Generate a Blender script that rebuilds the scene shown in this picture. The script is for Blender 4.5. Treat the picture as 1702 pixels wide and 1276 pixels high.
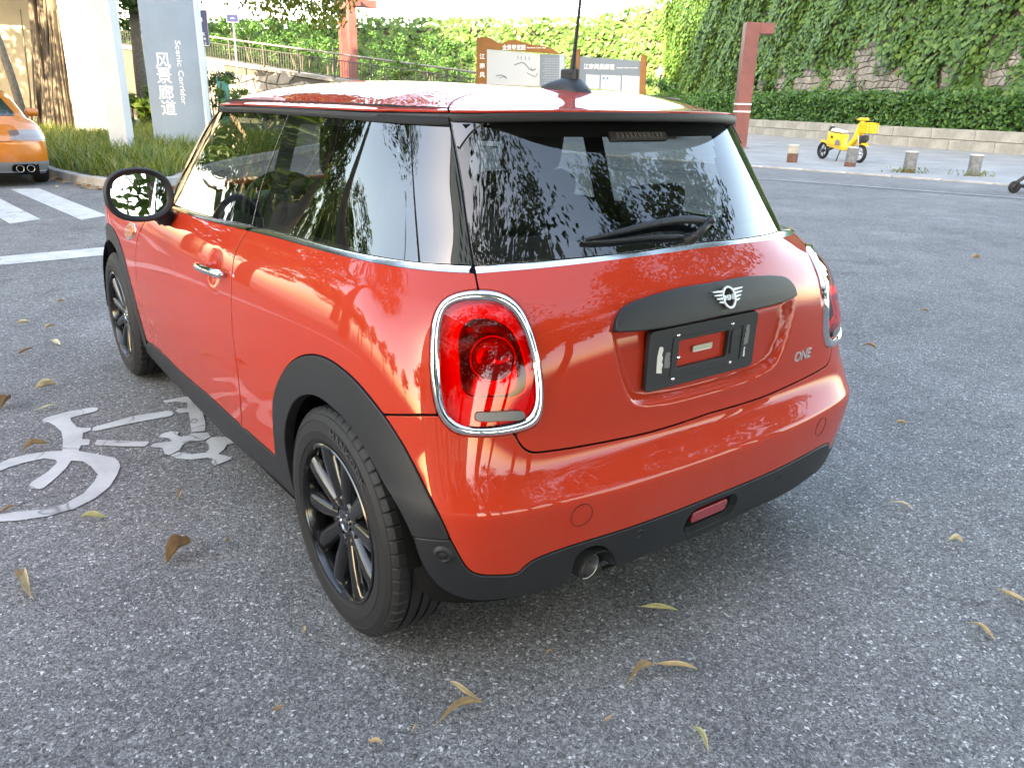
import bpy, bmesh, math, random
import numpy as np
from mathutils import Vector, Matrix
from mathutils.geometry import delaunay_2d_cdt

random.seed(7); np.random.seed(7)
scene = bpy.context.scene
COL = scene.collection
for o in list(bpy.data.objects):
    bpy.data.objects.remove(o)

# ------------------------------------------------------------------ camera
PW, PH, FPX = 1702.0, 1276.0, 1309.8
CAM = np.array([-1.5699, -1.7163, 1.3576])
YAW, PITCH, ROLL = 0.6497, -0.3432, 0.0253
_cy, _sy = math.cos(YAW), math.sin(YAW)
FWD = np.array([_sy*math.cos(PITCH), _cy*math.cos(PITCH), math.sin(PITCH)])
_r = np.array([_cy, -_sy, 0.0]); _u = np.cross(_r, FWD)
RGT = math.cos(ROLL)*_r + math.sin(ROLL)*_u
UPV = -math.sin(ROLL)*_r + math.cos(ROLL)*_u
cam_data = bpy.data.cameras.new('camera')
cam_data.sensor_width = 36.0
cam_data.lens = FPX/PW*36.0
cam_data.clip_start = 0.05
cam_data.clip_end = 2000
cam_ob = bpy.data.objects.new('camera', cam_data)
COL.objects.link(cam_ob)
cam_ob.matrix_world = Matrix(((RGT[0], UPV[0], -FWD[0], CAM[0]), (RGT[1], UPV[1], -FWD[1], CAM[1]),
                              (RGT[2], UPV[2], -FWD[2], CAM[2]), (0, 0, 0, 1)))
scene.camera = cam_ob

# ------------------------------------------------------------------ light
SUN_AZ = math.radians(240.0)      # compass-like: 0 = +y, 90 = +x (direction the sun stands in)
SUN_EL = math.radians(27.0)
world = bpy.data.worlds.new('World'); scene.world = world; world.use_nodes = True
wn = world.node_tree.nodes; wl = world.node_tree.links
sky = wn.new('ShaderNodeTexSky'); sky.sky_type = 'NISHITA'; sky.sun_disc = False
sky.sun_elevation = SUN_EL; sky.sun_rotation = SUN_AZ
sky.air_density = 1.0; sky.dust_density = 1.6; sky.ozone_density = 1.0
bg = wn['Background']; bg.inputs['Strength'].default_value = 0.14
wl.new(sky.outputs[0], bg.inputs['Color'])
to_sun = Vector((math.sin(SUN_AZ)*math.cos(SUN_EL), math.cos(SUN_AZ)*math.cos(SUN_EL), math.sin(SUN_EL)))
sl = bpy.data.lights.new('sun', 'SUN'); sl.energy = 3.6; sl.angle = math.radians(0.53); sl.color = (1.0, 0.90, 0.74)
so = bpy.data.objects.new('sun', sl); COL.objects.link(so)
so.rotation_euler = to_sun.to_track_quat('Z', 'Y').to_euler()
vs = scene.view_settings
vs.view_transform = 'Standard'; vs.look = 'None'; vs.gamma = 1.0; vs.exposure = 3.5; vs.use_curve_mapping = False
vs.use_white_balance = True; vs.white_balance_temperature = 8300; vs.white_balance_tint = 10
scene.render.engine = 'CYCLES'
scene.cycles.max_bounces = 10; scene.cycles.transparent_max_bounces = 24
scene.cycles.glossy_bounces = 5; scene.cycles.diffuse_bounces = 3

# ------------------------------------------------------------------ generic helpers
def proj(P):
    d = np.asarray(P, float)-CAM
    z = d@FWD
    return np.stack([PW/2+FPX*(d@RGT)/z, PH/2-FPX*(d@UPV)/z], -1)
def pray(px):
    return FWD+RGT*(px[0]-PW/2)/FPX-UPV*(px[1]-PH/2)/FPX
def atz(px, z=0.0):
    d = pray(px); return CAM+d*(z-CAM[2])/d[2]
def atx(px, x):
    d = pray(px); return CAM+d*(x-CAM[0])/d[0]
def aty(px, y):
    d = pray(px); return CAM+d*(y-CAM[1])/d[1]
def atplane(px, p0, n):
    d = pray(px); n = np.asarray(n, float); return CAM+d*(((np.asarray(p0)-CAM)@n)/(d@n))

def tag(o, label=None, cat=None, group=None, kind=None):
    if label: o['label'] = label
    if cat: o['category'] = cat
    if group: o['group'] = group
    if kind: o['kind'] = kind
    return o
def empty(name, loc=(0, 0, 0), rz=0.0):
    o = bpy.data.objects.new(name, None); COL.objects.link(o)
    o.location = loc; o.rotation_euler = (0, 0, rz); o.empty_display_size = 0.1
    return o
def link(name, me, mat, parent=None):
    o = bpy.data.objects.new(name, me); COL.objects.link(o)
    if mat is not None and len(me.materials) == 0:
        me.materials.append(mat)
    if parent is not None: o.parent = parent
    return o
def mk(name, V, F, mat, parent=None, N=None, smooth=True):
    me = bpy.data.meshes.new(name)
    me.from_pydata([tuple(v) for v in V], [], [tuple(int(i) for i in f) for f in F])
    me.update()
    if smooth:
        me.polygons.foreach_set('use_smooth', [True]*len(me.polygons))
    if N is not None:
        me.normals_split_custom_set_from_vertices([tuple(n) for n in N])
    return link(name, me, mat, parent)
class MB:
    """collects shapes into one mesh"""
    def __init__(s): s.V = []; s.F = []
    def add(s, V, F):
        b = len(s.V); s.V += [tuple(v) for v in V]; s.F += [tuple(i+b for i in f) for f in F]; return s
    def box(s, c, d, R=None, bev=0.0):
        hx, hy, hz = d[0]/2, d[1]/2, d[2]/2
        if bev <= 0:
            V = [(x, y, z) for x in (-hx, hx) for y in (-hy, hy) for z in (-hz, hz)]
            F = [(0, 1, 3, 2), (4, 6, 7, 5), (0, 4, 5, 1), (2, 3, 7, 6), (0, 2, 6, 4), (1, 5, 7, 3)]
        else:
            b = min(bev, hx*.9, hy*.9, hz*.9)
            bm = bmesh.new(); bmesh.ops.create_cube(bm, size=1.0)
            for v in bm.verts: v.co = Vector((v.co.x*2*hx, v.co.y*2*hy, v.co.z*2*hz))
            bmesh.ops.bevel(bm, geom=bm.edges[:], offset=b, segments=2, affect='EDGES', profile=.5)
            bm.verts.index_update()
            V = [tuple(v.co) for v in bm.verts]; F = [tuple(v.index for v in f.verts) for f in bm.faces]; bm.free()
        if R is not None: V = [tuple(R @ Vector(v)) for v in V]
        V = [(v[0]+c[0], v[1]+c[1], v[2]+c[2]) for v in V]
        return s.add(V, F)
    def tube(s, pts, r, n=8, cap=True, closed=False):
        pts = [Vector(p) for p in pts]; m = len(pts)
        rs = r if hasattr(r, '__len__') else [r]*m
        V = []; F = []
        t0 = None; up = None
        for i, p in enumerate(pts):
            if closed: t = (pts[(i+1) % m]-pts[i-1])
            else: t = pts[min(i+1, m-1)]-pts[max(i-1, 0)]
            t = t.normalized() if t.length > 1e-9 else Vector((0, 0, 1))
            if up is None:
                a = Vector((0, 0, 1)) if abs(t.z) < .9 else Vector((1, 0, 0))
                up = t.cross(a).normalized()
            up = (up-t*up.dot(t)).normalized(); w = t.cross(up)
            for k in range(n):
                a = 2*math.pi*k/n
                V.append(tuple(p+(up*math.cos(a)+w*math.sin(a))*rs[i]))
        seg = m if closed else m-1
        for i in range(seg):
            j = (i+1) % m
            for k in range(n):
                F.append((i*n+k, i*n+(k+1) % n, j*n+(k+1) % n, j*n+k))
        if cap and not closed:
            F.append(tuple(range(n-1, -1, -1))); F.append(tuple((m-1)*n+k for k in range(n)))
        return s.add(V, F)
    def lathe(s, prof, n=32, axis='z', c=(0, 0, 0), close=False):
        V = []; F = []; m = len(prof)
        for k in range(n):
            a = 2*math.pi*k/n; ca, sa = math.cos(a), math.sin(a)
            for (r, h) in prof:
                if axis == 'z': v = (r*ca, r*sa, h)
                elif axis == 'x': v = (h, r*ca, r*sa)
                else: v = (r*sa, h, r*ca)
                V.append((v[0]+c[0], v[1]+c[1], v[2]+c[2]))
        for k in range(n):
            kk = (k+1) % n
            for i in range(m if close else m-1):
                j = (i+1) % m
                F.append((k*m+i, kk*m+i, kk*m+j, k*m+j))
        return s.add(V, F)
    def prism(s, poly, z0, z1, M=None):
        n = len(poly)
        V = [(p[0], p[1], z0) for p in poly]+[(p[0], p[1], z1) for p in poly]
        F = [tuple(range(n-1, -1, -1)), tuple(range(n, 2*n))]+[(i, (i+1) % n, n+(i+1) % n, n+i) for i in range(n)]
        if M is not None: V = [tuple(M @ Vector(v)) for v in V]
        return s.add(V, F)
    def build(s, name, mat, parent=None, smooth=False, auto=None):
        o = mk(name, s.V, s.F, mat, parent, smooth=smooth or auto is not None)
        if auto is not None:
            me = o.data
            bm = bmesh.new(); bm.from_mesh(me)
            bmesh.ops.recalc_face_normals(bm, faces=bm.faces[:])
            for e in bm.edges:
                if len(e.link_faces) == 2:
                    e.smooth = e.calc_face_angle(0) < auto
                else: e.smooth = False
            bm.to_mesh(me); bm.free()
        return o
AUTO = math.radians(38)

# ------------------------------------------------------------------ materials
MATS = {}
def mat(name, col=(.5, .5, .5), rough=.5, metal=0.0, spec=.5, coat=0.0, coat_rough=.02, build=None, **kw):
    if name in MATS: return MATS[name]
    m = bpy.data.materials.new(name); m.use_nodes = True
    nt = m.node_tree; b = nt.nodes['Principled BSDF']
    b.inputs['Base Color'].default_value = (*col, 1); b.inputs['Roughness'].default_value = rough
    b.inputs['Metallic'].default_value = metal; b.inputs['Specular IOR Level'].default_value = spec
    b.inputs['Coat Weight'].default_value = coat; b.inputs['Coat Roughness'].default_value = coat_rough
    if build: build(nt, b)
    MATS[name] = m; return m
def N(nt, t, **kw):
    n = nt.nodes.new(t)
    for k, v in kw.items():
        if k in n.inputs: n.inputs[k].default_value = v
        else: setattr(n, k, v)
    return n
def ramp(nt, src, stops, interp='LINEAR'):
    r = nt.nodes.new('ShaderNodeValToRGB'); r.color_ramp.interpolation = interp
    el = r.color_ramp.elements
    while len(el) < len(stops): el.new(.5)
    for e, (p, c) in zip(el, stops):
        e.position = p; e.color = (*c, 1) if len(c) == 3 else c
    nt.links.new(src, r.inputs[0]); return r
def noisy(col, scale=6, amt=.25, bump=0.0, bscale=60, rough=None):
    """base colour broken up by noise, optional fine bump"""
    def f(nt, b):
        tc = N(nt, 'ShaderNodeTexCoord'); n = N(nt, 'ShaderNodeTexNoise', Scale=scale, Detail=6.0, Roughness=.6)
        nt.links.new(tc.outputs['Object'], n.inputs['Vector'])
        lo = tuple(c*(1-amt) for c in col); hi = tuple(min(1, c*(1+amt)) for c in col)
        r = ramp(nt, n.outputs['Fac'], [(.3, lo), (.7, hi)])
        nt.links.new(r.outputs[0], b.inputs['Base Color'])
        if bump > 0:
            n2 = N(nt, 'ShaderNodeTexNoise', Scale=bscale, Detail=4.0)
            nt.links.new(tc.outputs['Object'], n2.inputs['Vector'])
            bp = N(nt, 'ShaderNodeBump', Strength=bump, Distance=.01)
            nt.links.new(n2.outputs['Fac'], bp.inputs['Height']); nt.links.new(bp.outputs[0], b.inputs['Normal'])
    return f
def glassmat(name, tint, ior=1.5, refl=1.0, rough=0.0):
    """thin pane: tinted see-through plus Fresnel mirror"""
    m = bpy.data.materials.new(name); m.use_nodes = True; nt = m.node_tree
    nt.nodes.remove(nt.nodes['Principled BSDF']); out = nt.nodes['Material Output']
    tr = N(nt, 'ShaderNodeBsdfTransparent'); tr.inputs[0].default_value = (*tint, 1)
    gl = N(nt, 'ShaderNodeBsdfGlossy'); gl.inputs['Roughness'].default_value = rough
    gl.inputs[0].default_value = (refl, refl, refl, 1)
    fr = N(nt, 'ShaderNodeFresnel'); ge = N(nt, 'ShaderNodeNewGeometry')        # same reflectance from either face of the thin pane
    mr = N(nt, 'ShaderNodeMapRange'); mr.inputs['To Min'].default_value = ior; mr.inputs['To Max'].default_value = 1/ior
    nt.links.new(ge.outputs['Backfacing'], mr.inputs['Value']); nt.links.new(mr.outputs[0], fr.inputs['IOR'])
    mx = N(nt, 'ShaderNodeMixShader')
    nt.links.new(fr.outputs[0], mx.inputs[0]); nt.links.new(tr.outputs[0], mx.inputs[1]); nt.links.new(gl.outputs[0], mx.inputs[2])
    nt.links.new(mx.outputs[0], out.inputs[0])
    MATS[name] = m; return m
# ------------------------------------------------------------------ smooth lofted surfaces and panels cut out of them
def nspline(t, Y, tq):
    t = np.asarray(t, float); Y = np.asarray(Y, float); n = len(t); h = np.diff(t)
    A = np.zeros((n, n)); B = np.zeros((n,)+Y.shape[1:]); A[0, 0] = A[-1, -1] = 1
    for i in range(1, n-1):
        A[i, i-1] = h[i-1]; A[i, i] = 2*(h[i-1]+h[i]); A[i, i+1] = h[i]
        B[i] = 6*((Y[i+1]-Y[i])/h[i]-(Y[i]-Y[i-1])/h[i-1])
    M = np.linalg.solve(A, B)
    k = np.clip(np.searchsorted(t, tq)-1, 0, n-2); sh = (-1,)+(1,)*(Y.ndim-1)
    a = ((t[k+1]-tq)/h[k]).reshape(sh); b = ((tq-t[k])/h[k]).reshape(sh); hk = h[k].reshape(sh)
    return a*Y[k]+b*Y[k+1]+((a**3-a)*M[k]+(b**3-b)*M[k+1])*hk**2/6
def pchip(t, Y, tq):
    t = np.asarray(t, float); Y = np.asarray(Y, float); n = len(t)
    h = np.diff(t); sh = (-1,)+(1,)*(Y.ndim-1); hh = h.reshape(sh); d = np.diff(Y, axis=0)/hh
    m = np.zeros_like(Y); m[0] = d[0]; m[-1] = d[-1]
    for i in range(1, n-1):
        s = np.sign(d[i-1])*np.sign(d[i]) > 0
        w1 = 2*h[i]+h[i-1]; w2 = h[i]+2*h[i-1]
        with np.errstate(divide='ignore', invalid='ignore'):
            v = (w1+w2)/(w1/d[i-1]+w2/d[i])
        m[i] = np.where(s, v, 0)
    k = np.clip(np.searchsorted(t, tq)-1, 0, n-2)
    s = ((tq-t[k])/h[k]).reshape(sh); hk = hh[k]
    return (2*s**3-3*s**2+1)*Y[k]+(s**3-2*s**2+s)*hk*m[k]+(-2*s**3+3*s**2)*Y[k+1]+(s**3-s**2)*hk*m[k+1]
def gsm(A, sig, axis, mirror=None):
    if sig <= 0: return A
    r = int(3*sig)+1; k = np.exp(-.5*(np.arange(-r, r+1)/sig)**2); k /= k.sum()
    A = np.moveaxis(A, axis, 0)
    if mirror is not None:   # odd/even mirror about both ends
        a = A[1:r+1][::-1]*mirror; b = A[-r-1:-1][::-1]*mirror
        P = np.concatenate([a, A, b])
    else:
        a = 2*A[0]-A[1:r+1][::-1]; b = 2*A[-1]-A[-r-1:-1][::-1]
        P = np.concatenate([a, A, b])
    out = sum(k[i]*P[i:i+len(A)] for i in range(2*r+1))
    return np.moveaxis(out, 0, axis)
class Surf:
    def __init__(s, levels, nu=1000, dz=.003, su=.014, sz=.006, uref=None, disp=None, cubic=False):
        zs = sorted(levels); L = np.array([levels[z] for z in zs], float)      # (nl, ns, 2) x>=0 half outline
        pad = 2
        fl = np.array([-1, 1.])
        Lp = np.concatenate([L[:, 1:pad+1][:, ::-1]*fl, L, L[:, -pad-1:-1][:, ::-1]*fl], 1)
        seg = np.linalg.norm(np.diff(Lp, axis=1), axis=2).mean(0)
        t = np.concatenate([[0], np.cumsum(seg)]); t0, t1 = t[pad], t[-pad-1]
        tq = np.linspace(t0, t1, nu)
        D = np.stack([nspline(t, l, tq) for l in Lp])
        zq = np.arange(zs[0], zs[-1]+1e-9, dz)
        T = nspline(zs, D.reshape(len(zs), -1), zq).reshape(-1, nu, 2) if cubic else pchip(zs, D, zq)                                                     # (nz, nu, 2)
        du = (t1-t0)/(nu-1)
        T = np.stack([gsm(T[..., 0], su/du, 1, mirror=-1), gsm(T[..., 1], su/du, 1, mirror=1)], -1)
        T = gsm(T, sz/dz, 0)
        s.zq = zq; s.z0 = zq[0]; s.dz = dz; s.nu = nu
        iz = np.argmin(abs(zq-(uref if uref else zq.mean())))
        a = np.concatenate([[0], np.cumsum(np.linalg.norm(np.diff(T[iz], axis=0), axis=1))])
        s.L = a[-1]; s.du = s.L/(nu-1)
        ui = np.linspace(0, s.L, nu); idx = np.interp(ui, a, np.arange(nu))
        i0 = np.clip(idx.astype(int), 0, nu-2); f = (idx-i0)[None, :, None]
        T = T[:, i0]*(1-f)+T[:, i0+1]*f
        P = np.concatenate([T, np.broadcast_to(zq[:, None, None], T.shape[:2]+(1,))], -1)
        s.P = P; s._nrm()
        if disp is not None:
            s.P = P+s.Nn*disp(s, np.broadcast_to(ui, P.shape[:2]), P)[..., None]; s._nrm()
        s.ui = ui
    def _nrm(s):
        Pm = np.concatenate([s.P[:, 1:2]*np.array([-1, 1, 1.]), s.P, s.P[:, -2:-1]*np.array([-1, 1, 1.])], 1)
        du = (Pm[:, 2:]-Pm[:, :-2]); dv = np.gradient(s.P, axis=0)
        n = np.cross(du, dv); s.Nn = n/np.linalg.norm(n, axis=2, keepdims=True)
    def ev(s, uv, off=0.0):
        uv = np.asarray(uv, float); u = uv[..., 0]; z = uv[..., 1]
        sg = np.where(u < 0, -1.0, 1.0)
        a = np.clip(abs(u)/s.du, 0, s.nu-1.001); b = np.clip((z-s.z0)/s.dz, 0, len(s.zq)-1.001)
        i = a.astype(int); j = b.astype(int); fa = (a-i)[..., None]; fb = (b-j)[..., None]
        def g(T): return (T[j, i]*(1-fa)+T[j, i+1]*fa)*(1-fb)+(T[j+1, i]*(1-fa)+T[j+1, i+1]*fa)*fb
        P = g(s.P); n = g(s.Nn); n = n/np.linalg.norm(n, axis=-1, keepdims=True)
        # keep out-of-range heights extrapolated
        P = P+off*n
        P[..., 0] *= sg; n[..., 0] *= sg
        return P, n
    def coarse(s):
        if not hasattr(s, '_c'):
            iu = np.arange(0, s.nu, 6); iz = np.arange(0, len(s.zq), 4)
            uu, zz = np.meshgrid(iu*s.du, s.z0+iz*s.dz)
            uv = np.stack([uu.ravel(), zz.ravel()], -1); uv = np.concatenate([uv, uv*[-1, 1]])
            P, n = s.ev(uv); ok = ((CAM-P)*n).sum(1) > 0
            s._c = (uv[ok], proj(P[ok]))
        return s._c
    def hit(s, px):
        cuv, cpx = s.coarse(); out = []
        for q in np.atleast_2d(np.asarray(px, float)):
            d = ((cpx-q)**2).sum(1); uv = cuv[np.argmin(d)].copy()
            for it in range(12):
                h = 1e-3
                T = np.array([uv, uv+[h, 0], uv+[0, h]]); p = proj(s.ev(T)[0])
                J = np.stack([(p[1]-p[0])/h, (p[2]-p[0])/h], 1); r = q-p[0]
                try: st = np.linalg.solve(J, r)
                except np.linalg.LinAlgError: break
                m = np.linalg.norm(st)
                if m > .05: st *= .05/m
                uv = uv+st
                if m < 1e-6: break
            uv[1] = np.clip(uv[1], s.z0, s.zq[-1])
            out.append(uv)
        return np.array(out)
    def trace(s, pts, step=7.0, smooth=True):
        return s.hit(crom(pts, step) if smooth else lin(pts, step))
    def at_y(s, y, z, side=-1):
        """uv of the side surface at given y and z"""
        out = []
        for yy, zz in np.broadcast(np.asarray(y, float), np.asarray(z, float)):
            j = int(np.clip(round((zz-s.z0)/s.dz), 0, len(s.zq)-1)); Y = s.P[j, :, 1]
            out.append((side*np.interp(yy, Y, s.ui), zz))
        return np.array(out)
    def at_x(s, x, z):
        out = []
        for xx, zz in np.broadcast(np.asarray(x, float), np.asarray(z, float)):
            j = int(np.clip(round((zz-s.z0)/s.dz), 0, len(s.zq)-1)); X = s.P[j, :, 0]
            k = int(np.argmax(X)); out.append((math.copysign(np.interp(abs(xx), X[:k+1], s.ui[:k+1]), xx), zz))
        return np.array(out)
def lin(pts, step):
    pts = np.asarray(pts, float); out = []
    for a, b in zip(pts[:-1], pts[1:]):
        n = max(1, int(np.linalg.norm(b-a)/step))
        out += [a+(b-a)*i/n for i in range(n)]
    return np.array(out+[pts[-1]])
def crom(pts, step, closed=False):
    """centripetal-like spline through the points"""
    P = np.asarray(pts, float)
    if closed: P = np.concatenate([P[-3:], P, P[:3]])
    if len(P) < 3: return lin(P, step)
    t = np.concatenate([[0], np.cumsum(np.linalg.norm(np.diff(P, axis=0), axis=1)**.75)])
    if closed: a, b = t[3], t[-3]
    else: a, b = t[0], t[-1]
    L = np.linalg.norm(np.diff(P, axis=0), axis=1).sum(); n = max(3, int(L/step))
    tq = np.linspace(a, b, n+1)
    Q = nspline(t, P, tq)
    return Q[:-1] if closed else Q
def inpoly(P, poly):
    P = np.asarray(P, float); x, y = P[:, 0], P[:, 1]; c = np.zeros(len(P), bool)
    a = np.asarray(poly, float); b = np.roll(a, -1, 0)
    for (x0, y0), (x1, y1) in zip(a, b):
        if y0 == y1: continue
        m = ((y0 > y) != (y1 > y)) & (x < (x1-x0)*(y-y0)/(y1-y0)+x0); c ^= m
    return c
def pdist(P, poly):
    P = np.asarray(P, float); a = np.asarray(poly, float); b = np.roll(a, -1, 0); best = np.full(len(P), 1e9)
    for p, q in zip(a, b):
        e = q-p; l = e@e
        if l < 1e-14: continue
        t = np.clip(((P-p)@e)/l, 0, 1); d = ((P-p-t[:, None]*e)**2).sum(1); best = np.minimum(best, d)
    return np.sqrt(best)
def area2(p): x, y = p[:, 0], p[:, 1]; return (x*np.roll(y, -1)-np.roll(x, -1)*y).sum()
def tidy(loop, h):
    loop = np.asarray(loop, float); out = []
    for i in range(len(loop)):
        a, b = loop[i], loop[(i+1) % len(loop)]
        if np.linalg.norm(b-a) < 5e-4: continue
        n = max(1, int(math.ceil(np.linalg.norm(b-a)/h))); out += [a+(b-a)*k/n for k in range(n)]
    out = np.array(out)
    return out if area2(out) > 0 else out[::-1]
def vnorm(loop):
    e = np.roll(loop, -1, 0)-loop; e /= np.linalg.norm(e, axis=1, keepdims=True)+1e-12
    n = np.stack([e[:, 1], -e[:, 0]], -1)             # outward for CCW
    m = n+np.roll(n, 1, 0); l = np.linalg.norm(m, axis=1, keepdims=True); m = m/np.maximum(l, .3)
    c = np.maximum((m*n).sum(1, keepdims=True), .5)
    return m/c
def panel(name, S, loop, mt, parent, holes=(), res=.02, rz=None, gap=.0018, lip=.0016, depth=.012, off=0.0, edges=True, ev=None, bulge=0.0):
    f = ev if ev else (lambda q: S.ev(q, off))
    rz = rz or res
    sc = np.array([1.0, res/rz])
    h = min(res, rz)*.8
    loops = [tidy(loop, h)]+[tidy(q, h) for q in holes]
    loops = [loops[0]-vnorm(loops[0])*(gap+lip)]+[q+vnorm(q)*(gap+lip) for q in loops[1:]]
    lo, hi = loops[0].min(0), loops[0].max(0)
    gx = np.arange(lo[0]+res*.37, hi[0], res); gz = np.arange(lo[1]+rz*.41, hi[1], rz)
    G = np.stack(np.meshgrid(gx, gz), -1); G[1::2, :, 0] += res*.5; G = G.reshape(-1, 2)
    keep = inpoly(G, loops[0])
    for q in loops[1:]: keep &= ~inpoly(G, q)
    G = G[keep]
    for q in loops:
        if len(G): G = G[pdist(G*sc, q*sc) > .45*res]
    B = np.concatenate(loops); ed = []; k = 0
    for q in loops:
        n = len(q); ed += [(k+i, k+(i+1) % n) for i in range(n)]; k += n
    A = np.concatenate([B, G]) if len(G) else B
    r = delaunay_2d_cdt([Vector(p) for p in A*sc], ed, [], 0, 1e-7)
    V2 = np.array([tuple(v) for v in r[0]])/sc; F = np.array([tuple(t) for t in r[2]])
    c = V2[F].mean(1); m = inpoly(c, loops[0])
    for q in loops[1:]: m &= ~inpoly(c, q)
    F = F[m]
    P, n = f(V2)
    # orientation
    fn = np.cross(P[F[:, 1]]-P[F[:, 0]], P[F[:, 2]]-P[F[:, 0]]); fl = (fn*n[F[:, 0]]).sum(1) < 0
    F[fl] = F[fl][:, ::-1]
    V = [P]; NN = [n]; FF = [tuple(t) for t in F]; base = len(P)
    if edges:
        for li, q in enumerate(loops):
            o2 = vnorm(q)*(1 if li == 0 else -1); o2 /= np.linalg.norm(o2, axis=1, keepdims=True)
            p0, n0 = f(q); e = 2e-3; p1, _ = f(q+o2*e); t = p1-p0; t -= n0*(t*n0).sum(1, keepdims=True)
            t /= np.linalg.norm(t, axis=1, keepdims=True)+1e-12
            rings = [(p0, n0), (p0+t*lip*.7-n0*lip*.3, (n0+t)*.7071), (p0+t*lip-n0*lip, t), (p0+t*lip-n0*depth, t)]
            K = len(q)
            for (pp, nn) in rings: V.append(pp); NN.append(nn)
            for a in range(3):
                for i in range(K):
                    j = (i+1) % K; A0 = base+a*K; A1 = base+(a+1)*K
                    quad = (A0+i, A0+j, A1+j, A1+i)
                    FF.append(quad if li == 0 else quad[::-1])
            base += 4*K
    V = np.concatenate(V); NN = np.concatenate(NN)
    # fix quad orientation by normals
    F2 = []
    for q in FF:
        if len(q) == 4:
            fnv = np.cross(V[q[1]]-V[q[0]], V[q[2]]-V[q[0]])
            if fnv@(NN[q[0]]+NN[q[2]]) < 0: q = q[::-1]
        F2.append(q)
    return mk(name, V, F2, mt, parent, N=NN)
def strip(name, rails, mt, parent, closed=False):
    """rails: list of (points, normals) of equal length, skinned with given normals"""
    K = len(rails[0][0]); V = np.concatenate([r[0] for r in rails]); NN = np.concatenate([r[1] for r in rails]); F = []
    for a in range(len(rails)-1):
        for i in range(K if closed else K-1):
            j = (i+1) % K; q = (a*K+i, a*K+j, (a+1)*K+j, (a+1)*K+i)
            fnv = np.cross(V[q[1]]-V[q[0]], V[q[2]]-V[q[0]])
            if fnv@(NN[q[0]]+NN[q[2]]) < 0: q = q[::-1]
            F.append(q)
    return mk(name, V, F, mt, parent, N=NN)
def resamp(P, n, closed=False):
    P = np.asarray(P, float)
    if closed: P = np.concatenate([P, P[:1]])
    a = np.concatenate([[0], np.cumsum(np.linalg.norm(np.diff(P, axis=0), axis=1))])
    q = np.linspace(0, a[-1], n+1)[:-1] if closed else np.linspace(0, a[-1], n)
    return np.stack([np.interp(q, a, P[:, k]) for k in range(P.shape[1])], -1)
def mir(uv): return np.asarray(uv)*[-1, 1]
# ================================================================== the red hatchback
def carpaint(nt, b):
    L = nt.links.new; tc = N(nt, 'ShaderNodeTexCoord'); sp = N(nt, 'ShaderNodeSeparateXYZ'); L(tc.outputs['Object'], sp.inputs[0])
    n1 = N(nt, 'ShaderNodeTexNoise', Scale=7.0, Detail=9.0, Roughness=.7); L(tc.outputs['Object'], n1.inputs['Vector'])
    n2 = N(nt, 'ShaderNodeTexNoise', Scale=160.0, Detail=4.0, Roughness=.7); L(tc.outputs['Object'], n2.inputs['Vector'])
    z = N(nt, 'ShaderNodeMapRange'); L(sp.outputs['Z'], z.inputs['Value'])
    for k, v in (('From Min', .75), ('From Max', .22), ('To Min', .025), ('To Max', .18)): z.inputs[k].default_value = v
    a = ramp(nt, n1.outputs['Fac'], [(.35, (0, 0, 0)), (.75, (1, 1, 1))]); c = ramp(nt, n2.outputs['Fac'], [(.35, (.3, .3, .3)), (.75, (1, 1, 1))])
    m1 = N(nt, 'ShaderNodeMath', operation='MULTIPLY'); L(a.outputs[0], m1.inputs[0]); L(z.outputs[0], m1.inputs[1])
    m2 = N(nt, 'ShaderNodeMath', operation='MULTIPLY'); L(m1.outputs[0], m2.inputs[0]); L(c.outputs[0], m2.inputs[1])
    mx = N(nt, 'ShaderNodeMixRGB'); mx.inputs[1].default_value = (.41, .028, .009, 1); mx.inputs[2].default_value = (.36, .20, .15, 1); L(m2.outputs[0], mx.inputs[0]); L(mx.outputs[0], b.inputs['Base Color'])
    cr = N(nt, 'ShaderNodeMapRange'); L(m2.outputs[0], cr.inputs['Value']); cr.inputs['To Min'].default_value = .012; cr.inputs['To Max'].default_value = .25; L(cr.outputs[0], b.inputs['Coat Roughness'])
PAINT = mat('red_orange_paint', (.41, .028, .009), rough=.6, spec=.05, coat=.9, coat_rough=.015, build=carpaint)
MATTE = mat('black_plastic', (.012, .0132, .0160), rough=.50, spec=.4, build=noisy((.012, .0132, .0160), 9, .12, .12, 900))
GLOSSB = mat('gloss_black', (.006, .006, .007), rough=.03, spec=.9, coat=1.0)
DARK = mat('dark_void', (.006, .006, .006), rough=.9, spec=.1)
CHROME = mat('chrome', (.82, .83, .84), rough=.06, metal=1.0)
BRIGHT = mat('bright_trim', (.72, .72, .73), rough=.16, metal=1.0)
RUBBER = mat('tyre_rubber', (.012, .012, .0135), rough=.62, spec=.35)
SEAL = mat('rubber_seal', (.008, .008, .009), rough=.7, spec=.3)
GLASS_S = glassmat('side_glass', (.50, .54, .53), ior=2.0)
GLASS_R = glassmat('rear_glass', (.62, .66, .65), ior=1.75)
GLASS_W = glassmat('windscreen_glass', (.75, .80, .78), ior=1.5)

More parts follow.
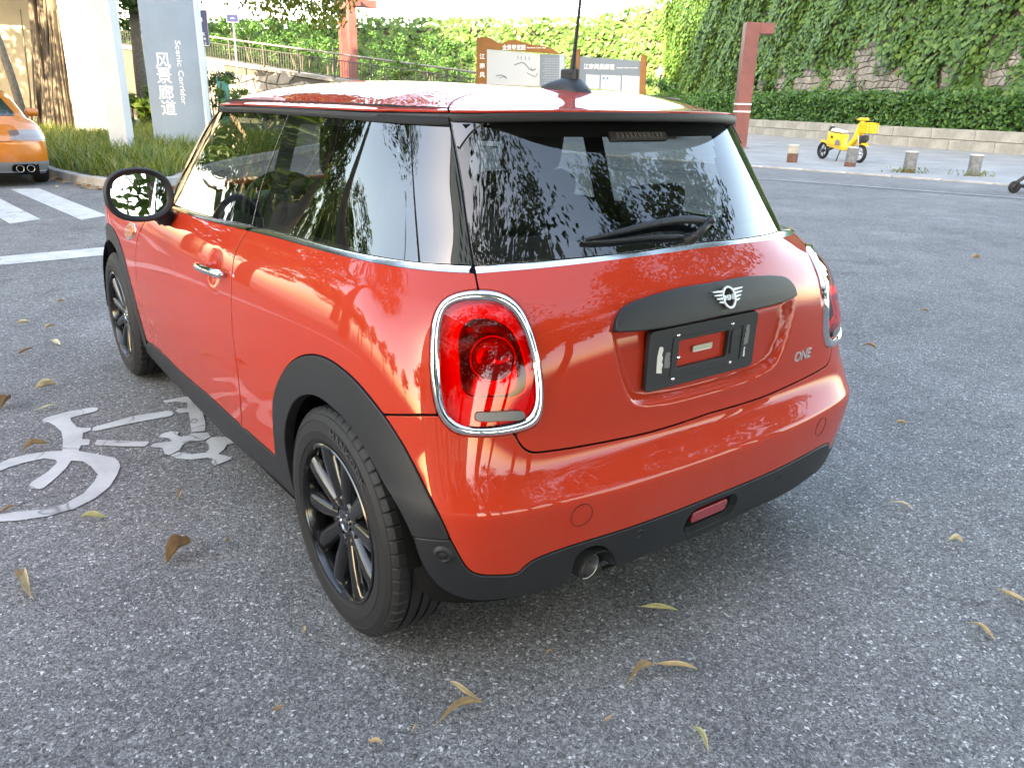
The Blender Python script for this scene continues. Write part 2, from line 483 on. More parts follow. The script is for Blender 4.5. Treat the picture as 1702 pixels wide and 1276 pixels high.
WB = 2.495
def plan(hw, yb, xs=None):
    """side and front of one outline: half width hw from yb forward"""
    f = [(-.02, .992), (.45, 1.0), (1.1, 1.0), (1.75, .995), (2.3, .985), (2.7, .955)]
    return [(hw*k, y) for y, k in f]
def lev(rear, hw, front):
    return rear+plan(hw, 0)+front
def front(hw, yf, rr):
    return [(hw*.87, yf-.24*rr), (hw*.68, yf-.085*rr), (hw*.36, yf-.02), (0, yf)]
LV = {
 .13: lev([(0, -.42), (.2, -.42), (.36, -.415), (.5, -.405), (.60, -.385), (.70, -.32), (.745, -.22)], .765, front(.765, 2.98, 1)),
 .19: lev([(0, -.475), (.2, -.475), (.36, -.47), (.5, -.46), (.62, -.435), (.73, -.365), (.785, -.255)], .800, front(.80, 3.06, 1)),
 .25: lev([(0, -.522), (.2, -.52), (.36, -.512), (.51, -.497), (.645, -.465), (.762, -.385), (.808, -.265)], .820, front(.82, 3.12, 1)),
 .36: lev([(0, -.552), (.2, -.55), (.36, -.542), (.52, -.524), (.665, -.490), (.785, -.402), (.825, -.27)], .834, front(.83, 3.17, 1)),
 .45: lev([(0, -.566), (.2, -.563), (.36, -.556), (.52, -.538), (.672, -.503), (.793, -.410), (.833, -.265)], .842, front(.835, 3.19, 1)),
 .505: lev([(0, -.570), (.2, -.567), (.36, -.560), (.52, -.542), (.672, -.508), (.793, -.412), (.833, -.26)], .845, front(.835, 3.19, 1)),
 .520: lev([(0, -.568), (.2, -.565), (.36, -.558), (.52, -.541), (.671, -.507), (.792, -.411), (.833, -.258)], .8455, front(.835, 3.19, 1)),
 .535: lev([(0, -.552), (.2, -.550), (.36, -.545), (.52, -.530), (.665, -.500), (.788, -.408), (.831, -.255)], .846, front(.835, 3.19, 1)),
 .595: lev([(0, -.508), (.2, -.505), (.36, -.500), (.52, -.492), (.652, -.472), (.778, -.392), (.828, -.245)], .846, front(.83, 3.18, 1)),
 .64: lev([(0, -.503), (.2, -.499), (.36, -.492), (.52, -.482), (.645, -.460), (.772, -.378), (.825, -.235)], .844, front(.82, 3.16, 1)),
 .72: lev([(0, -.506), (.2, -.501), (.36, -.491), (.52, -.474), (.638, -.445), (.765, -.358), (.818, -.225)], .838, front(.80, 3.12, 1.1)),
 .80: lev([(0, -.507), (.2, -.501), (.36, -.487), (.52, -.463), (.63, -.428), (.752, -.338), (.806, -.215)], .828, front(.77, 3.04, 1.2)),
 .88: lev([(0, -.495), (.2, -.488), (.36, -.470), (.52, -.438), (.622, -.398), (.732, -.308), (.785, -.195)], .808, front(.74, 2.90, 1.4)),
 .94: lev([(0, -.470), (.2, -.461), (.36, -.438), (.52, -.398), (.614, -.356), (.708, -.270), (.755, -.165)], .782, front(.72, 2.72, 1.8)),
 .985: lev([(0, -.440), (.2, -.430), (.36, -.402), (.51, -.350), (.60, -.302), (.682, -.220), (.724, -.125)], .750, front(.70, 2.6, 2)),
 1.03: lev([(0, -.405), (.2, -.393), (.36, -.358), (.50, -.300), (.580, -.250), (.650, -.175), (.690, -.09)], .715, front(.68, 2.5, 2)),
 1.07: lev([(0, -.370), (.2, -.357), (.36, -.318), (.49, -.258), (.565, -.21), (.625, -.14), (.660, -.065)], .685, front(.66, 2.45, 2)),
}
body0 = Surf(LV, uref=.6, sz=.005)
def half(S, pts, step=7.0):
    q = S.trace(pts, step); q = q[np.argsort(q[:, 0])]; q = q[q[:, 0] < -.004]
    z0 = np.interp(0, [q[-1, 0], -q[-1, 0]], [q[-1, 1]]*2)
    return np.concatenate([q, [[0, z0]]])       # ordered from the left edge to the middle
REC_PX = [(1018, 556), (1025, 590), (1033, 625), (1043, 654), (1051, 668), (1067, 674), (1112, 670), (1165, 658), (1180, 654), (1195, 650)]
rl = body0.trace(REC_PX, 5); rl = rl[rl[:, 0] < 0]
hb0 = body0.trace([(1019, 545), (1059, 536), (1112, 527), (1165, 517), (1195, 511)], 6); hb0 = hb0[hb0[:, 0] < 0]
rec_half = np.concatenate([[[0, hb0[-1, 1]]], hb0[::-1], rl, [[0, rl[-1, 1]]]])
rec_loop = np.concatenate([rec_half[:-1], mir(rec_half)[::-1][:-1]])
cup = body0.hit([(355, 449)])[0]*[-1, 1]
def disp(S, U, P):
    D = np.zeros(U.shape)
    rr = ((U-cup[0])/.052)**2+((P[..., 2]-cup[1])/.045)**2
    D -= .016*np.exp(-(rr**1.6))
    lo, hi = rec_loop.min(0), rec_loop.max(0)
    m = (U < hi[0]+.05) & (P[..., 2] > lo[1]-.05) & (P[..., 2] < hi[1]+.05)
    q = np.stack([U[m], P[..., 2][m]], -1)
    d = pdist(q, rec_loop); d = np.where(inpoly(q, rec_loop), d, -d)
    t = np.clip((d+.004)/.030, 0, 1); D[m] = -.026*t*t*(3-2*t)
    return D
body = Surf(LV, uref=.6, sz=.005, disp=disp)

car = empty('hatchback_car', (0, 0, 0))
tag(car, 'orange-red three-door hatchback with black wheels parked on the asphalt', 'car')

# ---- traced seams on the left flank and the tail (photo pixels laid onto the body surface)
CHB = [(279, 342), (323.5, 358.5), (415.5, 382), (482, 399), (577, 424.5), (672.5, 442), (736, 448.5), (787, 451)]
belt = body.trace(CHB, 8)
doorR = body.trace([(412.5, 381.5), (402, 398), (392, 418), (386, 450), (384, 485), (385, 525), (387, 560), (391, 589), (395, 618), (399, 660), (402, 712)], 8)
doorF = body.trace([(262, 336), (243, 365), (230, 392), (226, 415), (226, 444), (228, 467), (233, 490), (240, 519), (249, 548), (254, 573)], 8)
sillT = body.trace([(246, 568), (266, 583), (289, 606), (324, 638), (345.5, 656), (395, 702), (420, 724), (459, 759)], 8)
sillB = body.trace([(244, 586), (256.6, 600), (308, 658), (345.5, 697), (380, 727), (420, 762), (450, 787), (493, 828)], 8)
archO = body.trace([(459, 759), (454.5, 700), (456, 656), (470, 620), (490, 598), (514, 590), (538, 594), (562, 608), (590, 632), (618, 664), (638, 690), (666, 732), (690, 776), (714, 824), (734, 864), (748, 896)], 7)
archI = body.trace([(494, 828), (484, 790), (477, 752), (475, 720), (482, 684), (494, 664), (510, 656), (526, 658), (546, 670), (566, 688), (582, 706), (610, 748), (638, 800), (662, 840), (687, 890)], 7)
ringO_px = [(763, 488), (738, 500), (724, 520), (717, 548), (715.5, 585), (716, 620), (721, 661), (727.6, 686), (740, 706), (758, 719.5), (783, 724.5), (813, 725), (840, 723), (870.5, 716), (890.5, 706), (899, 691), (902.6, 666), (902, 640.6), (898, 610.5), (892, 580), (884, 553), (873, 525), (860, 505), (840, 490), (813, 483.5), (788, 483.5)]
ringI_px = [(790, 500), (763, 503), (745, 513), (736, 530), (732, 560), (731, 590), (732.6, 628), (737.6, 666), (746, 688), (763, 703), (788, 709), (820, 708), (850, 703), (875.5, 693), (887, 676), (890, 653), (887, 615.5), (879, 580), (870.5, 553), (858, 528), (840, 510), (815, 501)]
ringO = body.hit(crom(ringO_px, 6, closed=True))
ringI = body.hit(crom(ringI_px, 6, closed=True))
shutT = body.trace([(786.5, 440), (790, 455), (795.5, 483)], 6)
gateB = half(body, [(856, 723), (863, 736), (873, 747), (885.5, 752), (900.6, 751.6), (951, 744.6), (1060, 723.5), (1080.5, 718.6), (1165, 692), (1244, 661)])
chR = half(body, [(791, 451), (910, 441), (1046.7, 425.4), (1149, 411.7), (1251, 394.7)])
blkT = half(body, [(749, 897), (767, 930.5), (784, 950), (810, 955.7), (840, 955.5), (860, 952), (876, 938), (906, 922), (958, 904), (1028, 882.6), (1115, 852), (1202, 817), (1289, 778)])
blkB = half(body, [(688, 891), (697, 922), (719, 961), (745, 982.6), (789, 995.7), (832, 994), (876, 987), (923.5, 975), (955, 967), (1000, 952), (1023.5, 943.5), (1071, 922), (1136.5, 898), (1202, 870), (1258, 839)])
bseam = body.trace([(638, 689.5), (665, 690), (700, 690), (728, 690)], 7)

def near(loop, pt): return int(np.argmin(((loop-pt)**2).sum(1)))
def arc(loop, i, j, d=1):
    n = len(loop); out = [loop[i]]
    while i != j: i = (i+d) % n; out.append(loop[i])
    return np.array(out)
iTop = near(ringO, shutT[-1]); iBot = near(ringO, gateB[0]); iSe = near(ringO, bseam[-1])
# ring goes counter-clockwise in the picture from the top: left side, bottom, right side
def orient(loop, a, b, via):
    """arc from a to b passing closest to via"""
    p = arc(loop, a, b, 1); q = arc(loop, a, b, -1)
    return p if np.min(((p-via)**2).sum(1)) < np.min(((q-via)**2).sum(1)) else q
ring_right = orient(ringO, iTop, iBot, body.hit([(902, 640)])[0])
ring_left = orient(ringO, iTop, iSe, body.hit([(716, 600)])[0])
ring_low = orient(ringO, iSe, iBot, body.hit([(783, 724)])[0])

# tailgate
g = np.concatenate([chR[::-1], shutT[(shutT[:, 1] < chR[0, 1]-.004)], ring_right[1:-1], gateB])
gate_loop = np.concatenate([g, mir(g)[::-1][1:-1]])
def refine_panel(*a, **k): return panel(*a, **k)
tailgate = panel('tailgate', body, gate_loop, PAINT, car, res=.013, rz=.008, gap=.0027, lip=.0013)
# rear bumper (red) and its black lower apron
bt = np.concatenate([archO[near(archO, bseam[0]):], blkT[blkT[:, 0] > archO[-1, 0]+.004]])     # left edge downwards then along black line to the middle
top = np.concatenate([bseam[:-1], ring_low[:-1], gateB])
b_half = np.concatenate([top, bt[::-1]])
bl = np.concatenate([top, mir(top)[::-1][1:], mir(bt), bt[::-1][1:]])
bumper = panel('rear_bumper', body, bl, PAINT, car, res=.02, rz=.009, gap=.0020, lip=.0013)
ap_top = np.concatenate([[archI[-1]], [archO[-1]], blkT[blkT[:, 0] > archO[-1, 0]+.004]])
ap_bot = blkB[blkB[:, 0] > archI[-1, 0]+.001]
notch = body.trace([(930, 973), (944, 962), (951, 945), (955, 930), (964, 917), (978, 909), (994, 906), (1008, 911), (1017, 922), (1022, 936), (1029, 941)], 5)
ap_notch = np.concatenate([ap_bot[ap_bot[:, 0] < notch[0, 0]-.004], notch, ap_bot[ap_bot[:, 0] > notch[-1, 0]+.004]])
al = np.concatenate([ap_top, mir(ap_top)[::-1][1:], mir(ap_bot)[1:-1], ap_notch[::-1]])

# flank panels, both sides
i_db = near(sillT, doorR[-1])
i_ao = near(archO, bseam[0])
qp = np.concatenate([doorR[::-1], belt[belt[:, 0] > doorR[0, 0]+.01], shutT[shutT[:, 1] < belt[-1, 1]-.004], ring_left[1:-1], bseam[::-1], archO[:i_ao][::-1], sillT[i_db+1:-1][::-1]])
i_df = near(sillT, doorF[-1])
dp = np.concatenate([doorF[::-1], belt[(belt[:, 0] < doorR[0, 0]-.01) & (belt[:, 0] > doorF[0, 0]+.01)], doorR, sillT[i_df+1:i_db][::-1]])
# front arch, about the front wheel
def archcurve(r, rz, n=40, a0=200, a1=-20, yc=WB, zc=.31):
    a = np.radians(np.linspace(a0, a1, n)); return np.stack([yc-r*np.cos(a)*-1*-1, zc+rz*np.sin(a)], -1)
ao = np.array([(WB-.445*math.cos(math.radians(a)), .31+.445*math.sin(math.radians(a))) for a in np.linspace(-4, 184, 44)])
ai = np.array([(WB-.368*math.cos(math.radians(a)), .31+.368*math.sin(math.radians(a))) for a in np.linspace(-20, 200, 48)])
aoF = body.at_y(ao[:, 0], ao[:, 1]); aiF = body.at_y(ai[:, 0], ai[:, 1])
ft = [(2.0, .925), (2.3, .905), (2.6, .87), (2.80, .815)]
ftop = body.at_y([p[0] for p in ft], [p[1] for p in ft])
fb = body.at_y([2.95, 2.95, 2.945], [.70, .5, .32])
fend = np.concatenate([doorF, sillT[:i_df][::-1][:1], aoF[1:-1], fb[::-1], ftop[::-1]])
uF = fb[0, 0]
parts = []
for s in (0, 1):
    m = mir if s else (lambda q: q)
    panel('quarter_panel', body, m(qp), PAINT, car, res=.02, rz=.014, gap=.0030, lip=.0011)
    panel('door', body, m(dp), PAINT, car, res=.022, rz=.016, gap=.0032, lip=.0011)
    panel('front_fender', body, m(fend), PAINT, car, res=.022, rz=.016, gap=.0032, lip=.0011)
    # arch trims
    rear_tr = np.concatenate([archO, archI[::-1]])
    panel('arch_trim', body, m(rear_tr), MATTE, car, res=.02, rz=.02, off=.004, depth=.03, gap=.0005, lip=.003)
    front_tr = np.concatenate([aoF, aiF[::-1]])
    panel('arch_trim', body, m(front_tr), MATTE, car, res=.02, rz=.02, off=.004, depth=.03, gap=.0005, lip=.003)
    sk = np.concatenate([sillT, [archI[0]], sillB[::-1][1:], ])
    panel('side_skirt', body, m(sk), MATTE, car, res=.025, rz=.015, off=.003, depth=.03, gap=.0008, lip=.003)
# lower front bumper and nose
ua = abs(aoF[-1, 0])
nose = np.array([(-abs(uF), .70), (-abs(uF), .34), (-(abs(uF)+.05), .2), (-body.L+.001, .2), (-body.L+.001, .70)])
for s in (0, 1):
    m = mir if s else (lambda q: q)
    panel('front_bumper', body, m(tidy(nose, .03)), PAINT, car, res=.04, edges=False)
def hood_ev(q):
    q = np.asarray(q, float)
    def zz(x, y):
        zf = np.interp(y, [1.9, 2.3, 2.6, 2.8, 2.95, 3.05, 3.13], [.935, .91, .875, .83, .77, .72, .66])
        w = np.interp(y, [1.9, 2.6, 2.8, 3.0, 3.13], [.80, .76, .72, .62, .5])
        return zf+.075*(1-np.clip(abs(x)/w, 0, 1)**2.2)*np.interp(y, [1.9, 2.8, 3.13], [1, .9, .5])
    x, y = q[:, 0], q[:, 1]; e = .01; P = np.stack([x, y, zz(x, y)], -1)
    n = np.stack([-(zz(x+e, y)-zz(x-e, y))/(2*e), -(zz(x, y+e)-zz(x, y-e))/(2*e), np.ones_like(x)], -1)
    return P, n/np.linalg.norm(n, axis=1, keepdims=True)
hl = [(.775, 1.93), (.77, 2.3), (.74, 2.6), (.69, 2.8), (.58, 2.95), (.4, 3.06), (.2, 3.11), (0, 3.13)]
hl = hl+[(-x, y) for x, y in hl[::-1][1:]]
panel('bonnet', None, crom(hl, .03), PAINT, car, res=.05, ev=hood_ev)
for s in (-1, 1):
    mb = MB()
    c = Vector((s*.56, 2.93, .70)); R = Vector((s*.45, 1, .25)).to_track_quat('Z', 'Y').to_matrix()
    prof = [(.0, .06), (.06, .055), (.10, .03), (.118, 0), (.13, -.01), (.13, -.06)]
    m2 = MB().lathe(prof, 28); m2.V = [tuple(R @ Vector(v)+c) for v in m2.V]
    m2.build('headlight', mat('headlight_glass', (.75, .78, .8), rough=.08, spec=.8, coat=1), car, smooth=True)

# dark inner body behind the seams (wheel openings left free)
def inner(S, off, zlo, zhi, skip, name, mt, step=(8, 6)):
    iu = np.arange(0, S.nu, step[0]); iz = np.arange(int((zlo-S.z0)/S.dz), min(len(S.zq), int((zhi-S.z0)/S.dz)), step[1])
    uu = np.concatenate([-S.ui[iu][::-1][:-1], S.ui[iu]]); zz = S.zq[iz]
    G = np.stack(np.meshgrid(uu, zz), -1); P, n = S.ev(G.reshape(-1, 2), off); P = P.reshape(G.shape[:2]+(3,))
    F = []; nu = len(uu); cen = (P[:-1, :-1]+P[1:, 1:])/2; cuv = (G[:-1, :-1]+G[1:, 1:])/2
    for i in range(len(zz)-1):
        for j in range(nu-1):
            if not skip(cen[i, j], cuv[i, j]): F.append((i*nu+j, i*nu+j+1, (i+1)*nu+j+1, (i+1)*nu+j))
    return mk(name, P.reshape(-1, 3), F, mt, car)
cRq = abs(ringO.mean(0)); ex_uv = body.hit([(985, 930)])[0]
def skipw(p, q):
    if p[1] > -.35:
        for yc in (0, WB):
            if math.hypot(p[1]-yc, p[2]-.31) < .385: return True
    if p[1] > 1.9 and p[2] > .78+.05*(2.6-p[1]): return True
    if p[1] > 2.0 and p[2] > .88: return True
    if p[2] > np.interp(p[1], [-.3, 0, .78, 1.75], [.985, .985, .955, .905]) and abs(p[0]) > .5: return True
    if p[2] > 1.0: return True
    if math.hypot((abs(q[0])-cRq[0])/.105, (p[2]-cRq[1])/.135) < 1: return True
    if ex_uv is not None and math.hypot((q[0]-ex_uv[0])/.09, (p[2]-ex_uv[1])/.09) < 1: return True
    return abs(q[0]) > 3.9 or (p[1] < -.35 and p[2] < .26)
inner(body, -.012, .15, 1.03, skipw, 'inner_body', DARK)
fl = MB()
fl.box((0, 1.25, .2), (1.2, 3.1, .06)); fl.box((0, 1.25, .26), (1.36, 1.7, .06)); fl.box((0, -.3, .3), (.9, .3, .12))
fl.build('underbody', DARK, car)
# ---- lower apron of the rear bumper with fog-lamp pocket and exhaust cut
fog_c = body.hit([(1177, 853)])[0]; fog_z = fog_c[1]
def rrect(cx, cz, w, h, r, n=6):
    out = []
    for (sx, sz, a0) in ((1, 1, 0), (-1, 1, 90), (-1, -1, 180), (1, -1, 270)):
        for k in range(n+1):
            a = math.radians(a0+90*k/n); out.append((cx+sx*(w/2-r)+r*math.cos(a), cz+sz*(h/2-r)+r*math.sin(a)))
    return np.array(out)
fog_hole = rrect(0, fog_z-.004, .205, .082, .04)
fog_lens = rrect(0, fog_z, .150, .042, .016)
ex = body.hit([(985, 915)])[0]
apron = panel('bumper_apron', body, al, MATTE, car, holes=[fog_hole], res=.02, rz=.01, off=.003, depth=.04, gap=.0008, lip=.003)
# pocket of the fog lamp: a bowl inside the hole
K = 60
o_ = resamp(fog_hole, K, True); i_ = resamp(rrect(0, fog_z, .165, .055, .024), K, True)
P0, n0 = body.ev(o_, .003); P1, n1 = body.ev(i_, -.022)
strip('fog_pocket', [(P0, n0), ((P0*.6+P1*.4)-n0*.004, n0), (P1, n1)], MATTE, apron, closed=True)
panel('fog_back', body, i_*[1.02, 1], MATTE, apron, off=-.022, edges=False, gap=0, lip=0)
fogl = panel('fog_lamp', body, fog_lens, mat('fog_red', (.30, .008, .018), rough=.15, spec=.6, coat=1), car, off=-.004, depth=.02, res=.012, lip=.004)
# parking sensors
def sensor(px, off=.003, r=.0105):
    P, n = body.ev(body.hit([px]), off); P = Vector(P[0]); n = Vector(n[0]); return P, n
for px in [(737, 921), (1062, 885), (1291.5, 791.5)]:
    P, n = sensor(px)
    R = n.to_track_quat('Z', 'Y').to_matrix()
    for sd in ((1,) if px[0] > 1000 else (1, -1)):
        mb = MB().lathe([(0, -.001), (.0085, -.001), (.0092, .0015), (.0105, .0018), (.0125, -.001)] if px[0] > 1000 else [(0, .004), (.010, .004), (.0115, .002), (.012, .006), (.019, .004), (.025, -.002)], 24)
        V = [R @ Vector(v)+P for v in mb.V]; mb.V = [(v.x*sd, v.y, v.z) for v in V]
        mb.build('parking_sensor', MATTE, apron, smooth=True)
# exhaust tip
ec = Vector(aty((978, 941), -.50))
mb = MB().lathe([(.031, .14), (.032, .002), (.0335, 0), (.0350, .001), (.036, .012), (.036, .20)], 36, axis='y', c=(0, 0, 0))
d = Vector((0, 1, -.06)).normalized(); 
mb.V = [tuple(Vector((v[0], v[1], v[2]-.06*v[1]))+ec) for v in mb.V]
mb.build('exhaust_tip', mat('exhaust_steel', (.42, .41, .40), rough=.28, metal=1.0), car, smooth=True)
mb = MB().lathe([(0, .07), (.0315, .07)], 24, axis='y', c=tuple(ec)); mb.build('exhaust_bore', DARK, car)
# rounded shroud over the exhaust
V = []; NNn = []
a = np.linspace(math.radians(-10), math.radians(190), 26)
def shroud(r, y, zs=0): return np.stack([ec[0]+.008+r*np.cos(a), np.full_like(a, y), ec[2]+.006+zs+r*np.sin(a)*.92], -1), np.stack([np.cos(a), -np.full_like(a, .6), np.sin(a)], -1)
r0, n0 = shroud(.064, -.505); r1, n1 = shroud(.055, -.530); r2, n2 = shroud(.046, -.525); r3, n3 = shroud(.045, -.38)
strip('exhaust_shroud', [(r0+[0, .03, 0], n0), (r1, n1), (r2, np.stack([-np.cos(a), -np.full_like(a, .5), -np.sin(a)], -1)), (r3, np.stack([-np.cos(a), 0*a, -np.sin(a)], -1))], MATTE, car)
# round towing-eye cover in the bumper skin: a thin dark ring plus a flush cap
for sd in (1, -1):
    P, n = body.ev(body.hit([(967, 856)]) , .0004); P = Vector(P[0]); n = Vector(n[0]); R = n.to_track_quat('Z', 'Y').to_matrix()
    m1 = MB().lathe([(.0285, -.002), (.0285, .0002), (.0297, .0002), (.0297, -.002)], 40)
    m1.V = [(sd*(R @ Vector(v)+P).x, (R @ Vector(v)+P).y, (R @ Vector(v)+P).z) for v in m1.V]
    m1.build('tow_eye_cover', SEAL, bumper, smooth=True)

# ================================================================== greenhouse
def gl(rear, side, front):
    return rear+side+front
def gside(hw): return [(hw*.982, .12), (hw*.998, .5), (hw, .95), (hw*.99, 1.3)]
GL = {
 .90: gl([(0, -.475), (.2, -.463), (.36, -.428), (.50, -.370), (.60, -.312), (.682, -.215), (.724, -.09)], gside(.752), [(.738, 1.68), (.715, 1.90), (.60, 2.06), (.36, 2.17), (0, 2.22)]),
 1.00: gl([(0, -.415), (.2, -.402), (.36, -.360), (.50, -.305), (.585, -.258), (.648, -.172), (.682, -.05)], gside(.712), [(.70, 1.60), (.680, 1.78), (.58, 1.92), (.35, 2.02), (0, 2.07)]),
 1.10: gl([(0, -.350), (.2, -.338), (.36, -.300), (.485, -.248), (.553, -.200), (.612, -.126), (.646, -.012)], gside(.680), [(.670, 1.54), (.650, 1.68), (.56, 1.80), (.34, 1.89), (0, 1.93)]),
 1.20: gl([(0, -.277), (.2, -.267), (.36, -.234), (.475, -.182), (.530, -.136), (.585, -.075), (.615, .02)], gside(.648), [(.638, 1.47), (.618, 1.58), (.54, 1.68), (.33, 1.75), (0, 1.78)]),
 1.30: gl([(0, -.200), (.2, -.190), (.36, -.160), (.452, -.120), (.508, -.076), (.553, -.018), (.582, .065)], gside(.613), [(.600, 1.40), (.580, 1.47), (.51, 1.55), (.32, 1.60), (0, 1.62)]),
 1.36: gl([(0, -.150), (.2, -.140), (.36, -.112), (.44, -.08), (.495, -.038), (.535, .012), (.562, .09)], gside(.592), [(.578, 1.35), (.558, 1.41), (.49, 1.48), (.31, 1.52), (0, 1.54)]),
}
G = Surf(GL, uref=1.1, su=.04, sz=.05, cubic=True)
shutG = G.trace([(747, 204), (758, 261), (771, 340), (780, 400), (787, 442)], 7)
gtop = G.trace([(366, 184.5), (482, 187), (571, 194.5), (681, 203), (747, 206)], 8)
gbot = G.trace([(283, 338), (323.5, 353.5), (415.5, 376), (482, 392), (577, 417), (672.5, 434.5), (736, 440.5), (785, 442.5)], 8)
gfr = G.trace([(366, 184.5), (351, 205), (335, 232), (317, 268.6), (301, 298), (291, 322), (286, 339)], 7)
div1 = G.trace([(481.5, 187), (464.6, 227.7), (451, 264), (437, 302.7), (428, 334.6), (419, 377)], 7)
div2 = G.trace([(681, 203), (687, 308.7), (697, 437.5)], 7)
def between(L, a, b, e=.004):      # points of a left-side polyline with u strictly between a and b
    a, b = min(a, b), max(a, b); return L[(L[:, 0] > a+e) & (L[:, 0] < b-e)]
def seg4(top, rear, bot, fr):      # loop: top front->rear, rear downwards, bottom rear->front, front upwards
    return np.concatenate([fr[:1], top, rear, bot[::-1], fr[1:][::-1]])
gtop = gtop[np.argsort(gtop[:, 0])]; gbot = gbot[np.argsort(gbot[:, 0])]
dg = seg4(between(gtop, gfr[0, 0], div1[0, 0]), div1, between(gbot, gfr[-1, 0], div1[-1, 0]), gfr)
qg = seg4(between(gtop, div1[0, 0], div2[0, 0]), div2, between(gbot, div1[-1, 0], div2[-1, 0]), div1)
dpn = seg4(between(gtop, div2[0, 0], shutG[0, 0]), shutG, between(gbot, div2[-1, 0], shutG[-1, 0]), div2)
# rear screen, mirrored
rb = half(G, [(789, 443), (876, 437), (978.6, 428.5), (1081, 416.5), (1183, 399.5)])
rt_z = 1.345
rs = np.concatenate([[[0, rt_z]], [[shutG[0, 0]+.004, rt_z]], shutG[(shutG[:, 1] > rb[0, 1]+.004)], rb])
rs_loop = np.concatenate([rs[:-1], mir(rs)[::-1][:-1]])
rear_glass = panel('rear_window', G, rs_loop, GLASS_R, car, res=.03, depth=.004, gap=.002)
# A pillar band in front of the door glass
apil = np.concatenate([gfr[:1]+[[0, .012]], gfr, [[gfr[-1, 0]-.05, gfr[-1, 1]-.01]]])
uA = gfr[:, 0]-.085
ap_loop = np.concatenate([gfr, np.stack([gfr[:, 0]-np.linspace(.055, .10, len(gfr)), gfr[:, 1]], -1)[::-1]])
wl_ = np.stack([gfr[:, 0]-np.linspace(.055, .10, len(gfr)), gfr[:, 1]], -1)
ws_half = np.concatenate([[[-G.L+.0005, gfr[0, 1]+.004]], wl_, [[-G.L+.0005, gfr[-1, 1]]]])
for s in (0, 1):
    m = mir if s else (lambda q: q)
    d_o = panel('door_window', G, m(dg), GLASS_S, car, res=.04, depth=.004, gap=.0015)
    panel('quarter_window', G, m(qg), GLASS_S, car, res=.04, depth=.004, gap=.0015)
    panel('rear_pillar_cover', G, m(dpn), GLOSSB, car, res=.03, depth=.008, gap=.0018)
    panel('windscreen_pillar', G, m(ap_loop), GLOSSB, car, res=.03, depth=.012, gap=.001, off=.004)
    panel('windscreen', G, m(tidy(ws_half, .04)), GLASS_W, car, res=.06, edges=False)
    # bright waist strip on the flank
    for (A, B, nm) in ((doorF[0, 0]+.01, doorR[0, 0]-.001, 'waist_strip'), (doorR[0, 0]+.001, belt[-1, 0]-.001, 'waist_strip')):
        b = belt[(belt[:, 0] > A) & (belt[:, 0] < B)]; b = resamp(b, 40)
        lo, nlo = body.ev(b-[0, .002], -.002); P, n = body.ev(b, .0035)
        px_t = []
        up = np.array([0, 0, 1.0])
        # top rail meets the window surface
        t = gbot; gu = np.interp(b[:, 0], b[:, 0], b[:, 0])
        yq = P[:, 1]
        Pg, ng = G.ev(gbot, .001); o = np.argsort(Pg[:, 1])
        top_ = np.stack([np.interp(yq, Pg[o, 1], Pg[o, k]) for k in range(3)], -1); tn = np.stack([np.interp(yq, Pg[o, 1], ng[o, k]) for k in range(3)], -1)
        mid = P*.45+top_*.55+tn*.004
        rails = [(lo, nlo), (P, n), (mid, (n+tn)/2), (top_, tn)]
        if s: rails = [(p*[-1, 1, 1], q*[-1, 1, 1]) for p, q in rails]
        strip(nm, rails, BRIGHT, car)
# bright strip under the rear screen
bq = resamp(chR, 60); P, n = body.ev(bq, .003); lo, nlo = body.ev(bq-[0, .003], -.002)
Pg, ng = G.ev(rb, .001); o = np.argsort(Pg[:, 0])
top_ = np.stack([np.interp(P[:, 0], Pg[o, 0], Pg[o, k]) for k in range(3)], -1); tn = np.stack([np.interp(P[:, 0], Pg[o, 0], ng[o, k]) for k in range(3)], -1)
rails = [(lo, nlo), (P, n), (P*.45+top_*.55+tn*.004, (n+tn)/2), (top_, tn)]
fu = lambda A: np.concatenate([A, (A*[-1, 1, 1])[::-1][1:]])
strip('rear_waist_strip', [(fu(p), fu(q)) for p, q in rails], BRIGHT, car)

# ---- roof skin, rear spoiler and the black gutter strip
RZ = 1.336                                           # height of the skin's edge
rimy = []
def roof_half():
    u = np.linspace(0, G.L, 160); P, n = G.ev(np.stack([u, np.full_like(u, 1.33)], -1)); return P
RP = roof_half()
SPE = [(0, -.268), (.14, -.262), (.26, -.240), (.36, -.195), (.435, -.138), (.49, -.085), (.535, -.022), (.565, .05), (.582, .12)]
sp = crom(SPE, .02)
side = RP[(RP[:, 1] > .12) & (RP[:, 0] > 1e-6)][:, :2]
side = side+np.stack([np.where(side[:, 1] < 1.36, .010, .004), np.where(side[:, 1] > 1.36, .012, 0)], -1)
rim = np.concatenate([sp, side, [[0, side[-1, 1]+.004]]])
rim = np.stack([gsm(rim[:, 0], 1.2, 0), gsm(rim[:, 1], 1.2, 0)], -1); rim[0, 0] = 0; rim[-1, 0] = 0
rim_full = np.concatenate([rim, (rim*[-1, 1])[::-1][1:-1]])
def rimz(y): return np.interp(y, [-.3, -.1, .2, .6, 1.1, 1.45, 1.62], [1.347, 1.334, 1.328, 1.326, 1.325, 1.320, 1.322])
def crownz(y): return np.interp(y, np.linspace(-.3, 1.65, 40), nspline([-.3, -.12, .05, .3, .6, .9, 1.2, 1.4, 1.65], np.array([1.350, 1.372, 1.389, 1.405, 1.413, 1.414, 1.406, 1.390, 1.335]), np.linspace(-.3, 1.65, 40)))
yk = np.linspace(-.29, 1.66, 120)
wk = np.interp(yk, rim[:, 1][np.argsort(rim[:, 1])], rim[:, 0][np.argsort(rim[:, 1])])
